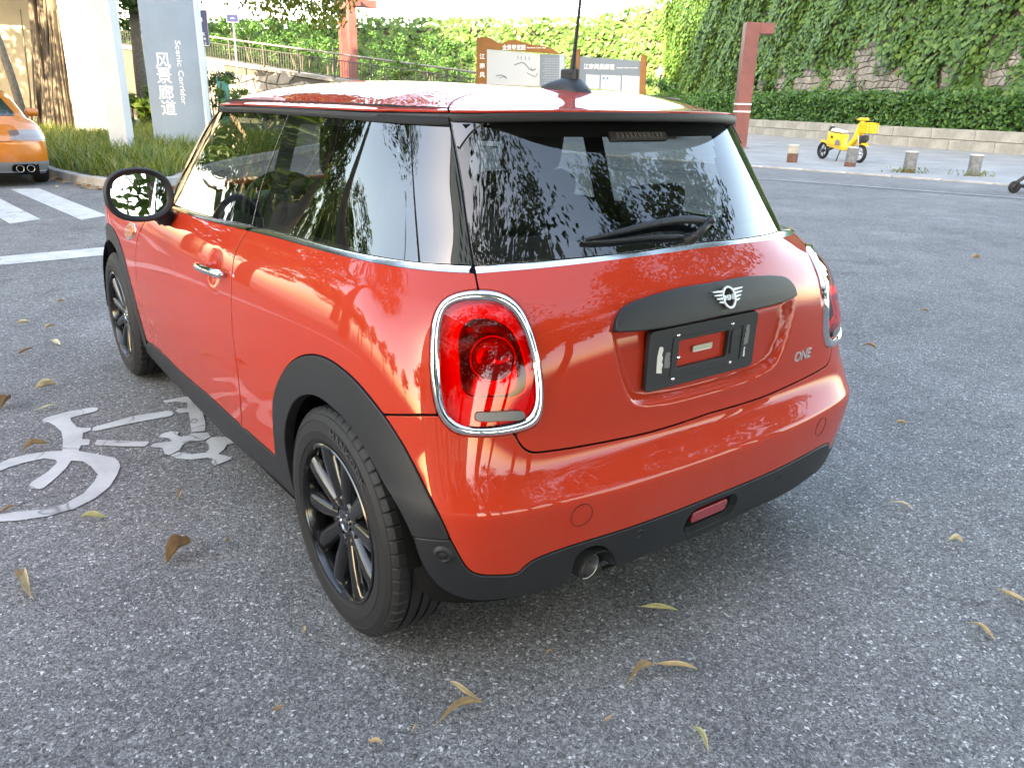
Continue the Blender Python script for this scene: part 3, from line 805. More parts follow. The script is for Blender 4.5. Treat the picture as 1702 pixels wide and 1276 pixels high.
# distance-to-rim based dome: height eases from the rim to the crown
def roof_z(x, y):
    q = np.stack([x, y], -1); d = pdist(q, rim_full); ins = inpoly(q, rim_full); d = np.where(ins, d, 0)
    t = np.clip(d/.42, 0, 1); e = 1-(1-t)**2.3
    z = rimz(y)+(crownz(y)-rimz(y))*np.clip(e*1.02, 0, 1)
    return z
gx = np.linspace(-.66, .66, 111); gy = np.linspace(-.36, 1.72, 175)
GX, GY = np.meshgrid(gx, gy)
RZT = roof_z(GX.ravel(), GY.ravel()).reshape(GX.shape)
RZT = gsm(gsm(RZT, 2.2, 0), 2.2, 1)
def roof_ev(q, off=0.0):
    q = np.asarray(q, float)
    def zz(x, y):
        a = np.clip((x-gx[0])/(gx[1]-gx[0]), 0, len(gx)-1.001); b = np.clip((y-gy[0])/(gy[1]-gy[0]), 0, len(gy)-1.001)
        i = a.astype(int); j = b.astype(int); fa = a-i; fb = b-j
        return (RZT[j, i]*(1-fa)+RZT[j, i+1]*fa)*(1-fb)+(RZT[j+1, i]*(1-fa)+RZT[j+1, i+1]*fa)*fb
    x, y = q[:, 0], q[:, 1]; e = .02; P = np.stack([x, y, zz(x, y)], -1)
    n = np.stack([-(zz(x+e, y)-zz(x-e, y))/(2*e), -(zz(x, y+e)-zz(x, y-e))/(2*e), np.ones_like(x)], -1)
    n /= np.linalg.norm(n, axis=1, keepdims=True)
    return P+off*n, n
gapc = [(.515, -.052), (.49, -.015), (.455, .022), (.40, .052), (.25, .068), (.1, .072), (0, .072)]
gap_l = crom(gapc, .02)
kk = near(rim, gap_l[0])
gap_l = np.concatenate([[rim[kk]], gap_l[1:]])
spoiler_h = np.concatenate([rim[:kk], gap_l])
roof_h = np.concatenate([gap_l[::-1], rim[kk+1:]])
spoil = empty('rear_spoiler'); spoil.parent = car
panel('spoiler_skin', None, np.concatenate([spoiler_h, (spoiler_h*[-1, 1])[::-1][1:-1]]), PAINT, spoil, res=.025, ev=roof_ev, lip=.0015, depth=.005)
roof_o = panel('roof', None, np.concatenate([roof_h, (roof_h*[-1, 1])[::-1][1:-1]]), PAINT, car, res=.03, ev=roof_ev, lip=.0015, depth=.005)
# black gutter: flank run (both sides) and the spoiler's lower lip
def gutter(pts, nm, par, drop=.018, out=.004, inn=.03):
    pts = resamp(pts, 90); z = rimz(pts[:, 1])
    t = np.gradient(pts, axis=0); t /= np.linalg.norm(t, axis=1, keepdims=True)+1e-9
    nr = np.stack([t[:, 1], -t[:, 0]], -1)
    if (nr*pts).sum() < 0 and nm != 'spoiler_lip': nr = -nr
    c0 = np.array([0, .5]); sgn = np.sign(((pts-c0)*nr).sum(1).mean()); nr = nr*sgn
    def R(o, dz, a, b): return np.concatenate([pts+nr*o, (z+dz)[:, None]], 1), np.concatenate([nr*a, np.full((len(pts), 1), b)], 1)
    return strip(nm, [R(-.006, -.012, 0, 1), R(.000, -.0045, .3, .95), R(out, -.007, 1, .3), R(out, -drop, 1, -.2), R(out-.004, -drop-.003, .3, -1), R(-inn, -drop-.002, 0, -1)], MATTE, par)
fl_pts = rim[kk+1:][rim[kk+1:][:, 1] < 1.40]
gutter(fl_pts, 'gutter_strip', car); gutter(fl_pts*[-1, 1], 'gutter_strip', car)
spl = rim[:kk+2]; spl_full = np.concatenate([(spl*[-1, 1])[::-1], spl[1:]])
gutter(spl_full, 'spoiler_lip', spoil, drop=.022, out=.003, inn=.14)
# seal between gutter and glass
Pt, nt_ = G.ev(resamp(np.concatenate([gtop, shutG[:1]]), 60)+[0, .006], .004)
for s in (0, 1):
    A = []; 
    for dz_, o_ in ((-.006, .003), (-.004, .008), (.012, .007), (.012, -.006)):
        P, n = G.ev(resamp(np.concatenate([gfr[:1], gtop]), 60)+[0, dz_], o_); A.append((P*([-1, 1, 1] if s else [1, 1, 1]), n*([-1, 1, 1] if s else [1, 1, 1])))
    strip('window_seal', A, SEAL, car)
# fins either side of the rear screen
fin_px = [(748, 206), (775, 207), (810, 206.5), (793, 214), (778, 229), (766, 246), (757.5, 262)]
fin = G.trace(fin_px[2:], 5)
fin = fin[fin[:, 0] > -.586]; sh_ = shutG[shutG[:, 1] > fin[-1, 1]-.004][::-1]+[.006, 0]
fin_loop = np.concatenate([[[fin[0, 0]+.012, 1.3085]], fin, sh_[sh_[:, 1] < 1.3085]])
for s in (0, 1):
    m = mir if s else (lambda q: q)
    panel('spoiler_fin', G, m(fin_loop), GLOSSB, spoil, res=.009, off=.005, depth=.02, gap=.001, lip=.0015)
# black inner surround of the cabin openings
dgb = body.L
def openings(p, q):
    x, y, z = abs(p[0]), p[1], p[2]
    if y < .0 and x < .50 and 1.045+.02*(x/.5) < z < 1.275: return True
    if y > .06 and y < 1.9 and 1.0 < z < 1.285 and not (.62 < y < .74):
        lim = 1.80-(z-.98)*1.15
        if y < lim and x > .45: return True
    if y > 1.35 and z > .95 and z < 1.31 and x < .66-.35*(z-.95): return True
    return z < .95
inner(G, -.016, .93, 1.355, openings, 'cabin_frame', mat('cabin_trim', (.02, .02, .021), rough=.8, spec=.2), step=(6, 4))
lining = roof_ev
qv = np.stack(np.meshgrid(np.linspace(-.5, .5, 12), np.linspace(-.1, 1.45, 24)), -1).reshape(-1, 2)
P, n = roof_ev(qv, -.03); Fq = [(j*12+i, j*12+i+1, (j+1)*12+i+1, (j+1)*12+i) for j in range(23) for i in range(11)]
mk('headlining', P, Fq, mat('lining', (.10, .10, .105), rough=.95, spec=.1), car)
# ---- text as mesh
def text_mesh(txt, size=1.0, extrude=.0, font=None, res=3, bevel=0.0, space=1.0, align='CENTER', bold=0.0):
    c = bpy.data.curves.new('t', 'FONT'); c.body = txt; c.size = size; c.extrude = extrude; c.resolution_u = res
    c.align_x = align; c.align_y = 'CENTER'; c.bevel_depth = bevel; c.space_character = space; c.offset = bold
    o = bpy.data.objects.new('t', c); COL.objects.link(o)
    dg = bpy.context.evaluated_depsgraph_get(); me = bpy.data.meshes.new_from_object(o.evaluated_get(dg))
    V = [tuple(v.co) for v in me.vertices]; F = [tuple(p.vertices) for p in me.polygons]
    bpy.data.objects.remove(o); bpy.data.curves.remove(c); bpy.data.meshes.remove(me)
    return V, F
def fit_text(txt, w, h, extrude, bold=.012):
    V, F = text_mesh(txt, 1.0, 0.5, bold=bold)
    A = np.array(V); lo, hi = A.min(0), A.max(0)
    A = (A-(lo+hi)/2)/np.maximum(hi-lo, 1e-6); A *= np.array([w, h, extrude]); return A, F
def frame_at(S, px, off=0.0, uv=None):
    P, n = S.ev(np.array([uv]) if uv is not None else S.hit([px]), off); P, n = P[0], n[0]
    r = np.cross([0, 0, 1.0], n); r /= np.linalg.norm(r); u = np.cross(n, r)
    return P, r, u, n
def tofr(V, fr):
    P, r, u, n = fr; V = np.asarray(V, float); return P+V[:, :1]*r+V[:, 1:2]*u+V[:, 2:3]*n

# ---- tail lamps
LENS = glassmat('lamp_lens_red', (.85, .025, .045), ior=1.5)
RED_IN = mat('lamp_red_inner', (.85, .16, .17), rough=.3, spec=.8, build=None)
RED_DK = mat('lamp_red_bowl', (.45, .16, .17), rough=.12, metal=.8)
REDLINE = mat('lamp_light_guide', (.95, .30, .32), rough=.12, spec=.9, coat=1)
SMOKE = mat('lamp_smoked_dome', (.30, .07, .03), rough=.04, spec=.9, coat=1, metal=.3)
CLEAR = mat('lamp_reverse_ribbed', (.10, .105, .11), rough=.3)
def polar(loop, K, c):
    d = loop-c; a = np.arctan2(d[:, 1], d[:, 0]); r = np.hypot(d[:, 0], d[:, 1]); o = np.argsort(a); a, r = a[o], r[o]
    a = np.concatenate([a-2*math.pi, a, a+2*math.pi]); r = np.concatenate([r]*3); q = np.linspace(-math.pi, math.pi, K+1)[:-1]
    rr = np.interp(q, a, r); return c+np.stack([rr*np.cos(q), rr*np.sin(q)], -1)
cR = ringI.mean(0); KR = 120
pO, pI = polar(ringO, KR, cR), polar(ringI, KR, cR)
D_crop = [(243, 470), (240, 600), (250, 740), (272, 840), (320, 878), (480, 888), (610, 884), (690, 842), (712, 770), (700, 670), (665, 545), (620, 450), (560, 388), (470, 352), (370, 345), (285, 385)]
D_uv = body.hit(crom([(700+.2507*a, 440+.2507*b) for a, b in D_crop], 5, closed=True))
slot = body.hit(crom([(789, 690), (791, 685), (800, 683.5), (830, 682.5), (860, 681.5), (868, 684), (870, 690), (866, 695), (850, 697.5), (820, 699), (797, 699), (790, 696)], 4, closed=True))
dome = body.hit([(821.6, 595.4)])[0]
def flip(A, s): return A*np.array([-1, 1, 1.0]) if s else A
for s in (0, 1):
    lamp = empty('tail_lamp'); lamp.parent = car
    def R(t, off, k):
        q = pO*(1-t)+pI*t; P, n = body.ev(q, off); Pi, _ = body.ev(pI, off); Po, _ = body.ev(pO, off)
        tt = Po-Pi; tt /= np.linalg.norm(tt, axis=1, keepdims=True); nn = n+tt*k; nn /= np.linalg.norm(nn, axis=1, keepdims=True)
        return flip(P, s), flip(nn, s)
    strip('chrome_ring', [R(-.01, -.010, 3), R(0, .002, 2), R(.18, .009, .9), R(.5, .0125, 0), R(.82, .0095, -.9), R(1, .004, -2), R(1.02, -.012, -3)], CHROME, lamp, closed=True)
    m = mir if s else (lambda q: q)
    def lens_ev(q, loop=m(pI)):
        d = pdist(q, loop); t = np.clip(d/.07, 0, 1); P, n = body.ev(q)
        return P+n*(.004+.012*(1-(1-t)**2))[:, None], n
    panel('lens', body, m(pI), LENS, lamp, holes=[m(slot)], res=.018, ev=lens_ev, depth=.01, gap=.0008, lip=.001)
    panel('outer_reflector', body, m(pI), RED_IN, lamp, holes=[m(D_uv), m(slot)], res=.02, off=-.010, depth=.01, gap=0, lip=.001)
    # bowl inside the D-shaped guide
    cD = D_uv.mean(0); pD = polar(D_uv, 80, cD)
    def B(t, off): 
        q = pD*(1-t)+cD*t; P, n = body.ev(q, off); return flip(P, s), flip(n, s)
    strip('bowl', [B(0, -.006), B(.04, -.020), B(.15, -.035), B(.4, -.048), B(.7, -.052), B(.999, -.052)], RED_DK, lamp, closed=True)
    g1, _ = B(0, -.004)
    MB().tube([tuple(p) for p in g1], .0032, 8, closed=True).build('light_guide', REDLINE, lamp, smooth=True)
    P, n = body.ev(np.array([dome]), -.022); P = Vector(flip(P, s)[0]); n = Vector(flip(n, s)[0]); Rm = n.to_track_quat('Z', 'Y').to_matrix()
    mb = MB().lathe([(.0, .022), (.018, .020), (.034, .013), (.043, .004), (.047, -.008), (.047, -.03)], 36); mb.V = [tuple(Rm @ Vector(v)+P) for v in mb.V]
    mb.build('indicator_dome', SMOKE, lamp, smooth=True)
    mb = MB().lathe([(.0465, .0), (.0495, .004), (.051, .0), (.051, -.03)], 36); mb.V = [tuple(Rm @ Vector(v)+P) for v in mb.V]
    mb.build('dome_ring', REDLINE, lamp, smooth=True)
    panel('reverse_lamp', body, m(slot), CLEAR, lamp, res=.01, off=.011, depth=.024, gap=0, lip=.001)
    inn = []
    for t in (0,): 
        P, n = body.ev(pI, -.06); 
    strip('housing', [R(1.0, -.010, 0), R(1.0, -.06, 0), tuple(flip(x, s) for x in body.ev(pI*.001+cR*.999, -.06))], DARK, lamp, closed=True)

# ---- tailgate furniture
hb_t = body0.trace([(1018, 553), (1019, 535), (1024, 522), (1034, 510), (1049, 502), (1086, 490), (1128, 479), (1165, 473), (1205, 467)], 5)
hb_t = hb_t[hb_t[:, 0] < -.004]; hb_b = body0.trace([(1018, 553), (1059, 551), (1112, 543), (1165, 532), (1200, 524)], 6); hb_b = hb_b[hb_b[:, 0] < -.004]
hh = np.concatenate([[[0, hb_b[-1, 1]]], hb_b[::-1][:-1], hb_t, [[0, hb_t[-1, 1]+.001]]])
bar_loop = np.concatenate([hh[:-1], mir(hh)[::-1][:-1]])
zb0, zb1 = bar_loop[:, 1].min(), bar_loop[:, 1].max()
def bar_ev(q):
    P, n = body0.ev(q); d = pdist(q, bar_loop); t = np.clip(d/.03, 0, 1)
    o = .012+.012*(1-(1-t)**2); return P+n*o[:, None], n
bar = panel('tailgate_grip', body0, bar_loop, MATTE, car, res=.015, ev=bar_ev, depth=.034, gap=.0005, lip=.004)
# winged roundel
fr = frame_at(body0, (1197, 497.5), .0255)
mb = MB()
def ell(rx, ry, n=40): return [(rx*math.cos(2*math.pi*k/n), ry*math.sin(2*math.pi*k/n)) for k in range(n)]
def ringprism(mb, o, i, z0, z1):
    n = len(o); V = [(p[0], p[1], z) for z in (z0, z1) for p in o]+[(p[0], p[1], z) for z in (z0, z1) for p in i]; F = []
    for k in range(n):
        j = (k+1) % n
        F += [(k, j, n+j, n+k), (2*n+j, 2*n+k, 3*n+k, 3*n+j), (n+k, n+j, 3*n+j, 3*n+k)]
    mb.add(V, F)
ringprism(mb, ell(.0245, .0285), ell(.0195, .0235), 0, .005)
for sx in (-1, 1):
    for k, (y, l) in enumerate(((.0165, .040), (.0075, .033), (-.0015, .026), (-.0105, .018))):
        x0 = .0215 if abs(y) < .012 else .019
        poly = [(sx*x0, y-.0026), (sx*(x0+l*.9), y+.0005), (sx*(x0+l), y+.0040), (sx*x0, y+.0036)]
        if sx < 0: poly = poly[::-1]
        mb.prism(poly, 0, .004)
mb.V = [tuple(v) for v in tofr(mb.V, fr)]
EMB = mat('emblem_silver', (.58, .585, .59), rough=.30, metal=.65)
emb = mb.build('winged_emblem', EMB, bar)
mb = MB().prism(ell(.0198, .0238), 0, .0022); mb.V = [tuple(v) for v in tofr(mb.V, fr)]; mb.build('emblem_field', GLOSSB, emb)
A, F = fit_text('MINI', .036, .0135, .003); A[:, 2] += .0035; mk('emblem_letters', tofr(A, fr), F, EMB, emb, smooth=False)
# ONE lettering
fr = frame_at(body, (1333.5, 589.5), .0012); A, F = fit_text('ONE', .088, .029, .004); A[:, 0] += A[:, 1]*.12
mk('model_lettering', tofr(A, fr), F, EMB, tailgate, smooth=False)
# number-plate bracket without a plate
pc, pr, pu, pn = frame_at(body, (1165, 583), .012)
def onpl(px): 
    q = atplane(px, pc, pn)-pc; return np.array([q@pr, q@pu])
TL, TR, BR, BL = [onpl(p) for p in ((1073, 556), (1252, 520), (1258, 608), (1081, 645))]
wB = (np.linalg.norm(TR-TL)+np.linalg.norm(BR-BL))/2; hB = (np.linalg.norm(TL-BL)+np.linalg.norm(TR-BR))/2; cB = (TL+TR+BR+BL)/4
tilt = math.atan2((TR-TL)[1], (TR-TL)[0])*.5+math.atan2((BR-BL)[1], (BR-BL)[0])*.5
PLATE = mat('bracket_plastic', (.022, .024, .027), rough=.42, spec=.5)
fr = (pc+pr*cB[0]+pu*cB[1], pr, pu, pn)
def plate_panel(nm, loop, z, mt, par, holes=(), depth=.004, lip=.0015):
    f = lambda q: (tofr(np.concatenate([q, np.full((len(q), 1), z)], 1), fr), np.repeat([pn], len(q), 0))
    return panel(nm, None, loop, mt, par, holes=holes, res=.03, ev=f, gap=0, lip=lip, depth=depth)
brk = plate_panel('plate_bracket', rrect(0, 0, wB, hB, .014), .0, PLATE, car, holes=[rrect(-.004, .004, wB*.46, hB*.46, .004)], depth=.012)
plate_panel('bracket_rim', rrect(.012, 0, wB*.66, hB*.66, .005), .0025, PLATE, brk, holes=[rrect(.012, 0, wB*.64, hB*.62, .004)], depth=.004, lip=.0008)
plate_panel('bracket_step', rrect(wB*.285, .006, wB*.085, hB*.42, .005), .004, PLATE, brk, depth=.006)
STK = mat('torn_tape', (.62, .62, .57), rough=.7); STK2 = mat('old_glue', (.16, .165, .165), rough=.8)
jag = [(-.009, -.030), (.010, -.034), (.008, -.022), (.011, -.012), (.006, -.004), (.009, .006), (.004, .014), (.008, .026), (.005, .034), (-.006, .035), (-.010, .01)]
plate_panel('tape_scrap', np.array(jag)+[-wB*.40, 0], .0018, STK, brk, depth=.0015, lip=.0003)
plate_panel('glue_patch', np.array(jag)*[1.1, .6]+[-wB*.335, -.004], .0012, STK2, brk, depth=.001, lip=.0003)
plate_panel('glue_patch', np.array(jag)*[-1, .8]+[wB*.40, .016], .0012, STK2, brk, depth=.001, lip=.0003)
plate_panel('tape_scrap', np.array(jag)*[.35, .4]+[wB*.395, -.03], .0014, STK, brk, depth=.001, lip=.0003)
for (x, y) in ((-.26, .36), (.24, .36), (-.27, -.37), (.26, -.33), (-.24, -.02), (.28, .06)):
    mb = MB().lathe([(0, .003), (.0035, .0028), (.0048, .001), (.0052, -.001)], 14); A = np.array(mb.V)+[x*wB, y*hB, .001]
    mk('bracket_screw', tofr(A, fr), mb.F, BRIGHT, brk)
# small vent slot in the paint showing through the bracket
A, F = MB().box((-.002, .008, -.007), (.072, .014, .003)).V, MB().box((0, 0, 0), (1, 1, 1)).F
mk('serial_plate', tofr(A, fr), F, mat('tin_label', (.42, .40, .31), rough=.45), car, smooth=False)
A, F = MB().box((-.002, .001, -.007), (.066, .003, .0035)).V, MB().box((0, 0, 0), (1, 1, 1)).F
mk('serial_plate_edge', tofr(A, fr), F, STK, car, smooth=False)

# ---- rear wiper
wp = G.trace([(1164, 378), (1138, 373), (1108, 374), (1075, 379), (1030, 389), (985, 399), (968, 402)], 6)
Pw, nw = G.ev(wp, 0); K = len(wp)
off = np.interp(np.linspace(0, 1, K), [0, .2, .6, 1], [.036, .032, .027, .018])[:, None]
wid = np.interp(np.linspace(0, 1, K), [0, .15, .5, 1], [.009, .0095, .0075, .003])[:, None]
upv = np.cross(nw, np.gradient(Pw, axis=0)); upv /= np.linalg.norm(upv, axis=1, keepdims=True)
if upv[0, 2] < 0: upv = -upv
c = Pw+nw*off
wiper = strip('rear_wiper', [(c-upv*wid-nw*.012, -upv), (c-upv*wid*.9, (nw-upv)*.7), (c, nw), (c+upv*wid*.9, (nw+upv)*.7), (c+upv*wid-nw*.012, upv)], MATTE, car)
bw = G.trace([(1130, 396), (1070, 398), (1020, 403), (966, 406)], 8); Pb, nb = G.ev(bw, .012)
MB().tube([tuple(p) for p in Pb], np.interp(np.linspace(0, 1, len(Pb)), [0, .1, .9, 1], [.003, .0055, .005, .002]).tolist(), 8).build('wiper_blade', MATTE, wiper, smooth=True)
P, r_, u_, n_ = frame_at(G, (1146, 399), 0); Rm = Vector(n_).to_track_quat('Z', 'Y').to_matrix()
mb = MB().lathe([(0, .032), (.008, .030), (.011, .022), (.014, .010), (.019, 0)], 24); mb.V = [tuple(Rm @ Vector(v)+Vector(P)) for v in mb.V]; mb.build('wiper_pivot', MATTE, wiper, smooth=True)
MB().tube([Vector(P)+Vector(n_)*.026, Vector(c[0])-Vector(nw[0])*.004], [.009, .010], 10).build('wiper_link', MATTE, wiper, smooth=True)
mb = MB().lathe([(0, .011), (.007, .010), (.010, .003), (.010, -.012)], 18); mb.V = [tuple(Rm @ Vector(v)+Vector(c[0])) for v in mb.V]; mb.build('wiper_knob', MATTE, wiper, smooth=True)
# high brake lamp under the spoiler
fr = frame_at(G, (1062, 226), -.004)
A = np.array(MB().box((0, 0, 0), (.20, .022, .012)).V); mk('high_brake_lamp', tofr(A, fr), MB().box((0, 0, 0), (1, 1, 1)).F, mat('brake_lamp_dark', (.05, .045, .05), rough=.3, spec=.6), car, smooth=False)
mb = MB()
for k in range(11): mb.box(((k-5)*.0155, 0, .007), (.010, .012, .003))
mk('lamp_studs', tofr(np.array(mb.V), fr), mb.F, mat('led_lens', (.30, .28, .28), rough=.2, metal=.6), car, smooth=False)

# ---- door handles, indicators, mirrors
e0, e1 = body0.hit([(333, 441)])[0], body0.hit([(377, 458)])[0]
for s in (0, 1):
    q = np.stack([np.linspace(e0[0], e1[0], 15), np.linspace(e0[1], e1[1], 15)], -1); P, n = body0.ev(q, 0)
    t = np.linspace(0, 1, 15); off = .012+.018*np.sin(math.pi*np.clip(t*1.05, 0, 1))**.5
    rad = .005+.0085*np.clip(np.minimum(t*4, (1-t)*14), 0, 1)**.6
    c = flip(P+n*off[:, None], s); MB().tube([tuple(p) for p in c], rad.tolist(), 14).build('door_handle', CHROME, car, smooth=True)
    P, n = body0.ev(np.array([e1+[.006, 0]]), .016)
ind = body.hit(crom([(212, 376), (221, 372), (225, 380), (223, 392), (214, 397), (209, 388)], 3, closed=True))
AMB = mat('amber_lens', (.65, .17, .01), rough=.08, spec=.8, coat=1)
for s in (0, 1):
    m = mir if s else (lambda q: q)
    ci = ind.mean(0)
    bz = panel('side_indicator', body, m(ci+(ind-ci)*1.12), CHROME, car, res=.01, off=.004, depth=.008, gap=0, lip=.002)
    panel('indicator_lens', body, m(ci+(ind-ci)*.86+[.004, 0]), AMB, bz, res=.01, off=.009, depth=.01, gap=0, lip=.002)
MIRG = mat('mirror_glass', (.86, .88, .88), rough=.01, metal=1.0)
for s in (0, 1):
    mc = Vector(atx((232, 324), -.905)); ax = Vector((-.03, -1, .115)).normalized()      # glass looks back
    X = Vector((0, 0, 1)).cross(ax).normalized(); Y = ax.cross(X)
    def ring(rx, ry, d, n=44, k=2.3):
        out = []
        for i in range(n):
            a = 2*math.pi*i/n; c_, s_ = math.cos(a), math.sin(a)
            x = math.copysign(abs(c_)**(2/k), c_)*rx; y = math.copysign(abs(s_)**(2/k), s_)*ry
            out.append(mc+X*x+Y*y+ax*d)
        return out
    def skin(rings, nm, mt, par, capl=True):
        n = len(rings[0]); V = [p for r in rings for p in r]; F = []
        for a in range(len(rings)-1):
            for i in range(n): j = (i+1) % n; F.append((a*n+i, a*n+j, (a+1)*n+j, (a+1)*n+i))
        if capl: F.append(tuple(range((len(rings)-1)*n, len(rings)*n)))
        V = [((-1 if s else 1)*v.x, v.y, v.z) for v in V]; mb = MB(); mb.add(V, F); return mb.build(nm, mt, par, auto=math.radians(50))
    mir_o = skin([ring(.112, .091, -.012), ring(.111, .090, -.04), ring(.100, .080, -.075), ring(.075, .058, -.105), ring(.04, .03, -.12), ring(.01, .008, -.124)], 'door_mirror', PAINT, car)
    skin([ring(.114, .093, -.018), ring(.117, .0955, -.008), ring(.116, .0945, .004), ring(.110, .089, .010), ring(.100, .080, .008), ring(.094, .075, .001), ring(.092, .073, -.006)], 'mirror_rim', MATTE, mir_o, False)
    skin([ring(.095, .076, -.003), ring(.0001, .0001, -.003)], 'mirror_glass', MIRG, mir_o, False)
    foot, nf = body0.ev(body0.hit([(272, 362)]), -.005); foot = Vector(foot[0])
    p0 = mc+Vector((.055, .03, -.06)); pts = [p0, p0+Vector((.035, .005, -.03)), foot+Vector((-.012, 0, .012)), foot]
    pts = [Vector(((-1 if s else 1)*p.x, p.y, p.z)) for p in pts]
    MB().tube(pts, [.038, .032, .030, .036], 14).build('mirror_foot', MATTE, mir_o, smooth=True)

# ---- roof aerial
P, n = roof_ev(np.array([[0, .135]])); bz = P[0][2]
sec = []; mb = MB()
for (y, w, h) in ((.235, .006, .004), (.21, .028, .014), (.17, .040, .026), (.12, .043, .036), (.08, .041, .034), (.052, .034, .012), (.045, .028, .0)):
    zb = roof_ev(np.array([[0, y]]))[0][0][2]-.004
    sec.append([(w*math.cos(a)*(1 if abs(math.cos(a)) < .99 else 1), y, zb+h*1.05*math.sin(a)**.8) for a in np.linspace(0, math.pi, 13)])
V = [p for q in sec for p in q]; F = [(a*13+i, a*13+i+1, (a+1)*13+i+1, (a+1)*13+i) for a in range(len(sec)-1) for i in range(12)]
mb.add(V, F); ant = mb.build('roof_aerial', MATTE, car, smooth=True)
zb = bz+.03
MB().box((0, .115, zb+.008), (.016, .07, .034), bev=.006).build('aerial_collar', MATTE, ant)
mtop = Vector(atx((968, -30), 0)); mbase = Vector((0, .105, zb+.01)); pts = [mbase.lerp(mtop, t) for t in np.linspace(0, 1, 60)]
MB().tube(pts, [.0095-.004*min(1, i/14)+(.0011 if i % 2 else 0)-.0022*i/60 for i in range(60)], 8).build('aerial_mast', MATTE, ant, smooth=True)
# ---- wheels: all four share their meshes
RIMB = mat('gloss_black_alloy', (.007, .007, .008), rough=.16, spec=.5, coat=.45, coat_rough=.08)
DISC = mat('brake_disc_iron', (.16, .155, .15), rough=.4, metal=.9)
def tyre_mesh():
    R = .3105; hw = .098
    prof = []   # (radius, x) from inner bead over the tread to the outer bead; outer side = -x
    prof += [(.212, hw-.004), (.222, hw+.002), (.250, hw+.006), (.275, hw+.002), (.293, hw-.008)]
    tread = []
    xs = [hw-.020, hw-.046, hw-.0465, hw-.0535, hw-.054, .018, .0175, .0105, .010, -.010, -.0105, -.0175, -.018, -(hw-.054), -(hw-.0535), -(hw-.0465), -(hw-.046), -(hw-.020)]
    gr = [0, 0, 1, 1, 0, 0, 1, 1, 0, 0, 1, 1, 0, 0, 1, 1, 0, 0]
    for x, g_ in zip(xs, gr): tread.append((R-.004*(x/hw)**2-(.007 if g_ else 0), x))
    prof += [(.303, hw-.014)]; sh0 = len(prof)-1
    prof += tread; prof += [(.303, -(hw-.014))]; sh1 = len(prof)-1
    prof += [(.297, -(hw-.009)), (.293, -(hw-.008)), (.2915, -(hw-.0055)), (.2775, -(hw+.002)), (.276, -(hw+.0005)), (.252, -(hw+.0045)), (.2505, -(hw+.006)), (.236, -(hw+.0052)), (.226, -(hw+.0035)), (.2245, -(hw+.001)), (.216, -(hw-.002)), (.212, -(hw-.008))]
    n = 504; V = []; F = []; m = len(prof)
    for k in range(n):
        a = 2*math.pi*k/n; cut = (k % 9 == 0); cut2 = ((k+4) % 9 == 0)
        for i, (r, x) in enumerate(prof):
            rr = r
            if cut and sh0 <= i <= sh0+2: rr -= .0045
            if cut2 and sh1-2 <= i <= sh1+1: rr -= .0045
            V.append((x, rr*math.sin(a), rr*math.cos(a)))
    for k in range(n):
        kk = (k+1) % n
        for i in range(m-1): F.append((k*m+i, k*m+i+1, kk*m+i+1, kk*m+i))
    mb = MB(); mb.V = V; mb.F = F; return mb
tyre_me = tyre_mesh().build('tmp', RUBBER, None, auto=math.radians(30)).data
bpy.data.objects.remove(bpy.data.objects['tmp'])
def tmpmesh(mb, mt, auto=AUTO):
    o = mb.build('tmp', mt, None, auto=auto); me = o.data; bpy.data.objects.remove(o); return me
HW = .098
rim_mb = MB().lathe([(.214, -HW+.004), (.2155, -HW-.001), (.212, -HW-.0035), (.206, -HW-.001), (.2035, -HW+.006), (.201, -HW+.02), (.198, -HW+.05), (.196, .05), (.2, HW)], 72, axis='x')
rim_me = tmpmesh(rim_mb, RIMB)
def spoke(a, w0, w1):
    """a tapered, ridged blade from hub to rim in the wheel plane"""
    st = []; V = []; F = []
    for (r, w, xo, dp) in ((.040, w0*1.15, -.072, .040), (.075, w0, -.077, .036), (.12, (w0*.55+w1*.45), -.083, .030), (.165, w1*.92, -.087, .028), (.197, w1*1.05, -.088, .028), (.206, w1*1.35, -.086, .030)):
        sec = [(-w, dp), (-w*.95, .010), (-w*.55, .001), (0, -.002), (w*.55, .001), (w*.95, .010), (w, dp)]
        st.append([(xo+d, p, r) for p, d in sec])
    m = 7; ca, sa = math.cos(a), math.sin(a)
    for s_ in st:
        for (x, p, r) in s_: V.append((x, p*ca+r*sa, -p*sa+r*ca))
    for i in range(len(st)-1):
        for j in range(m-1): F.append((i*m+j, i*m+j+1, (i+1)*m+j+1, (i+1)*m+j))
    return V, F
sp_me = []
for k in range(10):
    mb = MB(); V, F = spoke(0, .0215, .0300); mb.add(V, F)
    sp_me.append(tmpmesh(mb, RIMB, math.radians(50))) if k == 0 else None
hub_mb = MB().lathe([(0, -.066), (.030, -.066), (.0335, -.069), (.036, -.070), (.050, -.069), (.064, -.075), (.072, -.070), (.074, -.04), (.074, .0)], 50, axis='x')
hub_me = tmpmesh(hub_mb, RIMB, math.radians(40))
cap_mb = MB().lathe([(0, -.0735), (.024, -.073), (.0285, -.071), (.0295, -.066)], 36, axis='x'); cap_me = tmpmesh(cap_mb, GLOSSB)
capr_mb = MB().lathe([(.0275, -.071), (.0282, -.0742), (.0300, -.0742), (.0308, -.070)], 36, axis='x'); capr_me = tmpmesh(capr_mb, BRIGHT)
A, F = fit_text('MINI', .040, .0125, .001)
mb = MB(); mb.add([(-.0742+v[2], -v[0], v[1]) for v in A], F); capt_me = tmpmesh(mb, BRIGHT)
bolt_mb = MB().lathe([(0, -.068), (.0045, -.068), (.0048, -.074), (.0082, -.0745), (.0098, -.070), (.0105, -.062)], 12, axis='x'); bolt_me = tmpmesh(bolt_mb, mat('bolt_steel', (.20, .20, .21), rough=.3, metal=1))
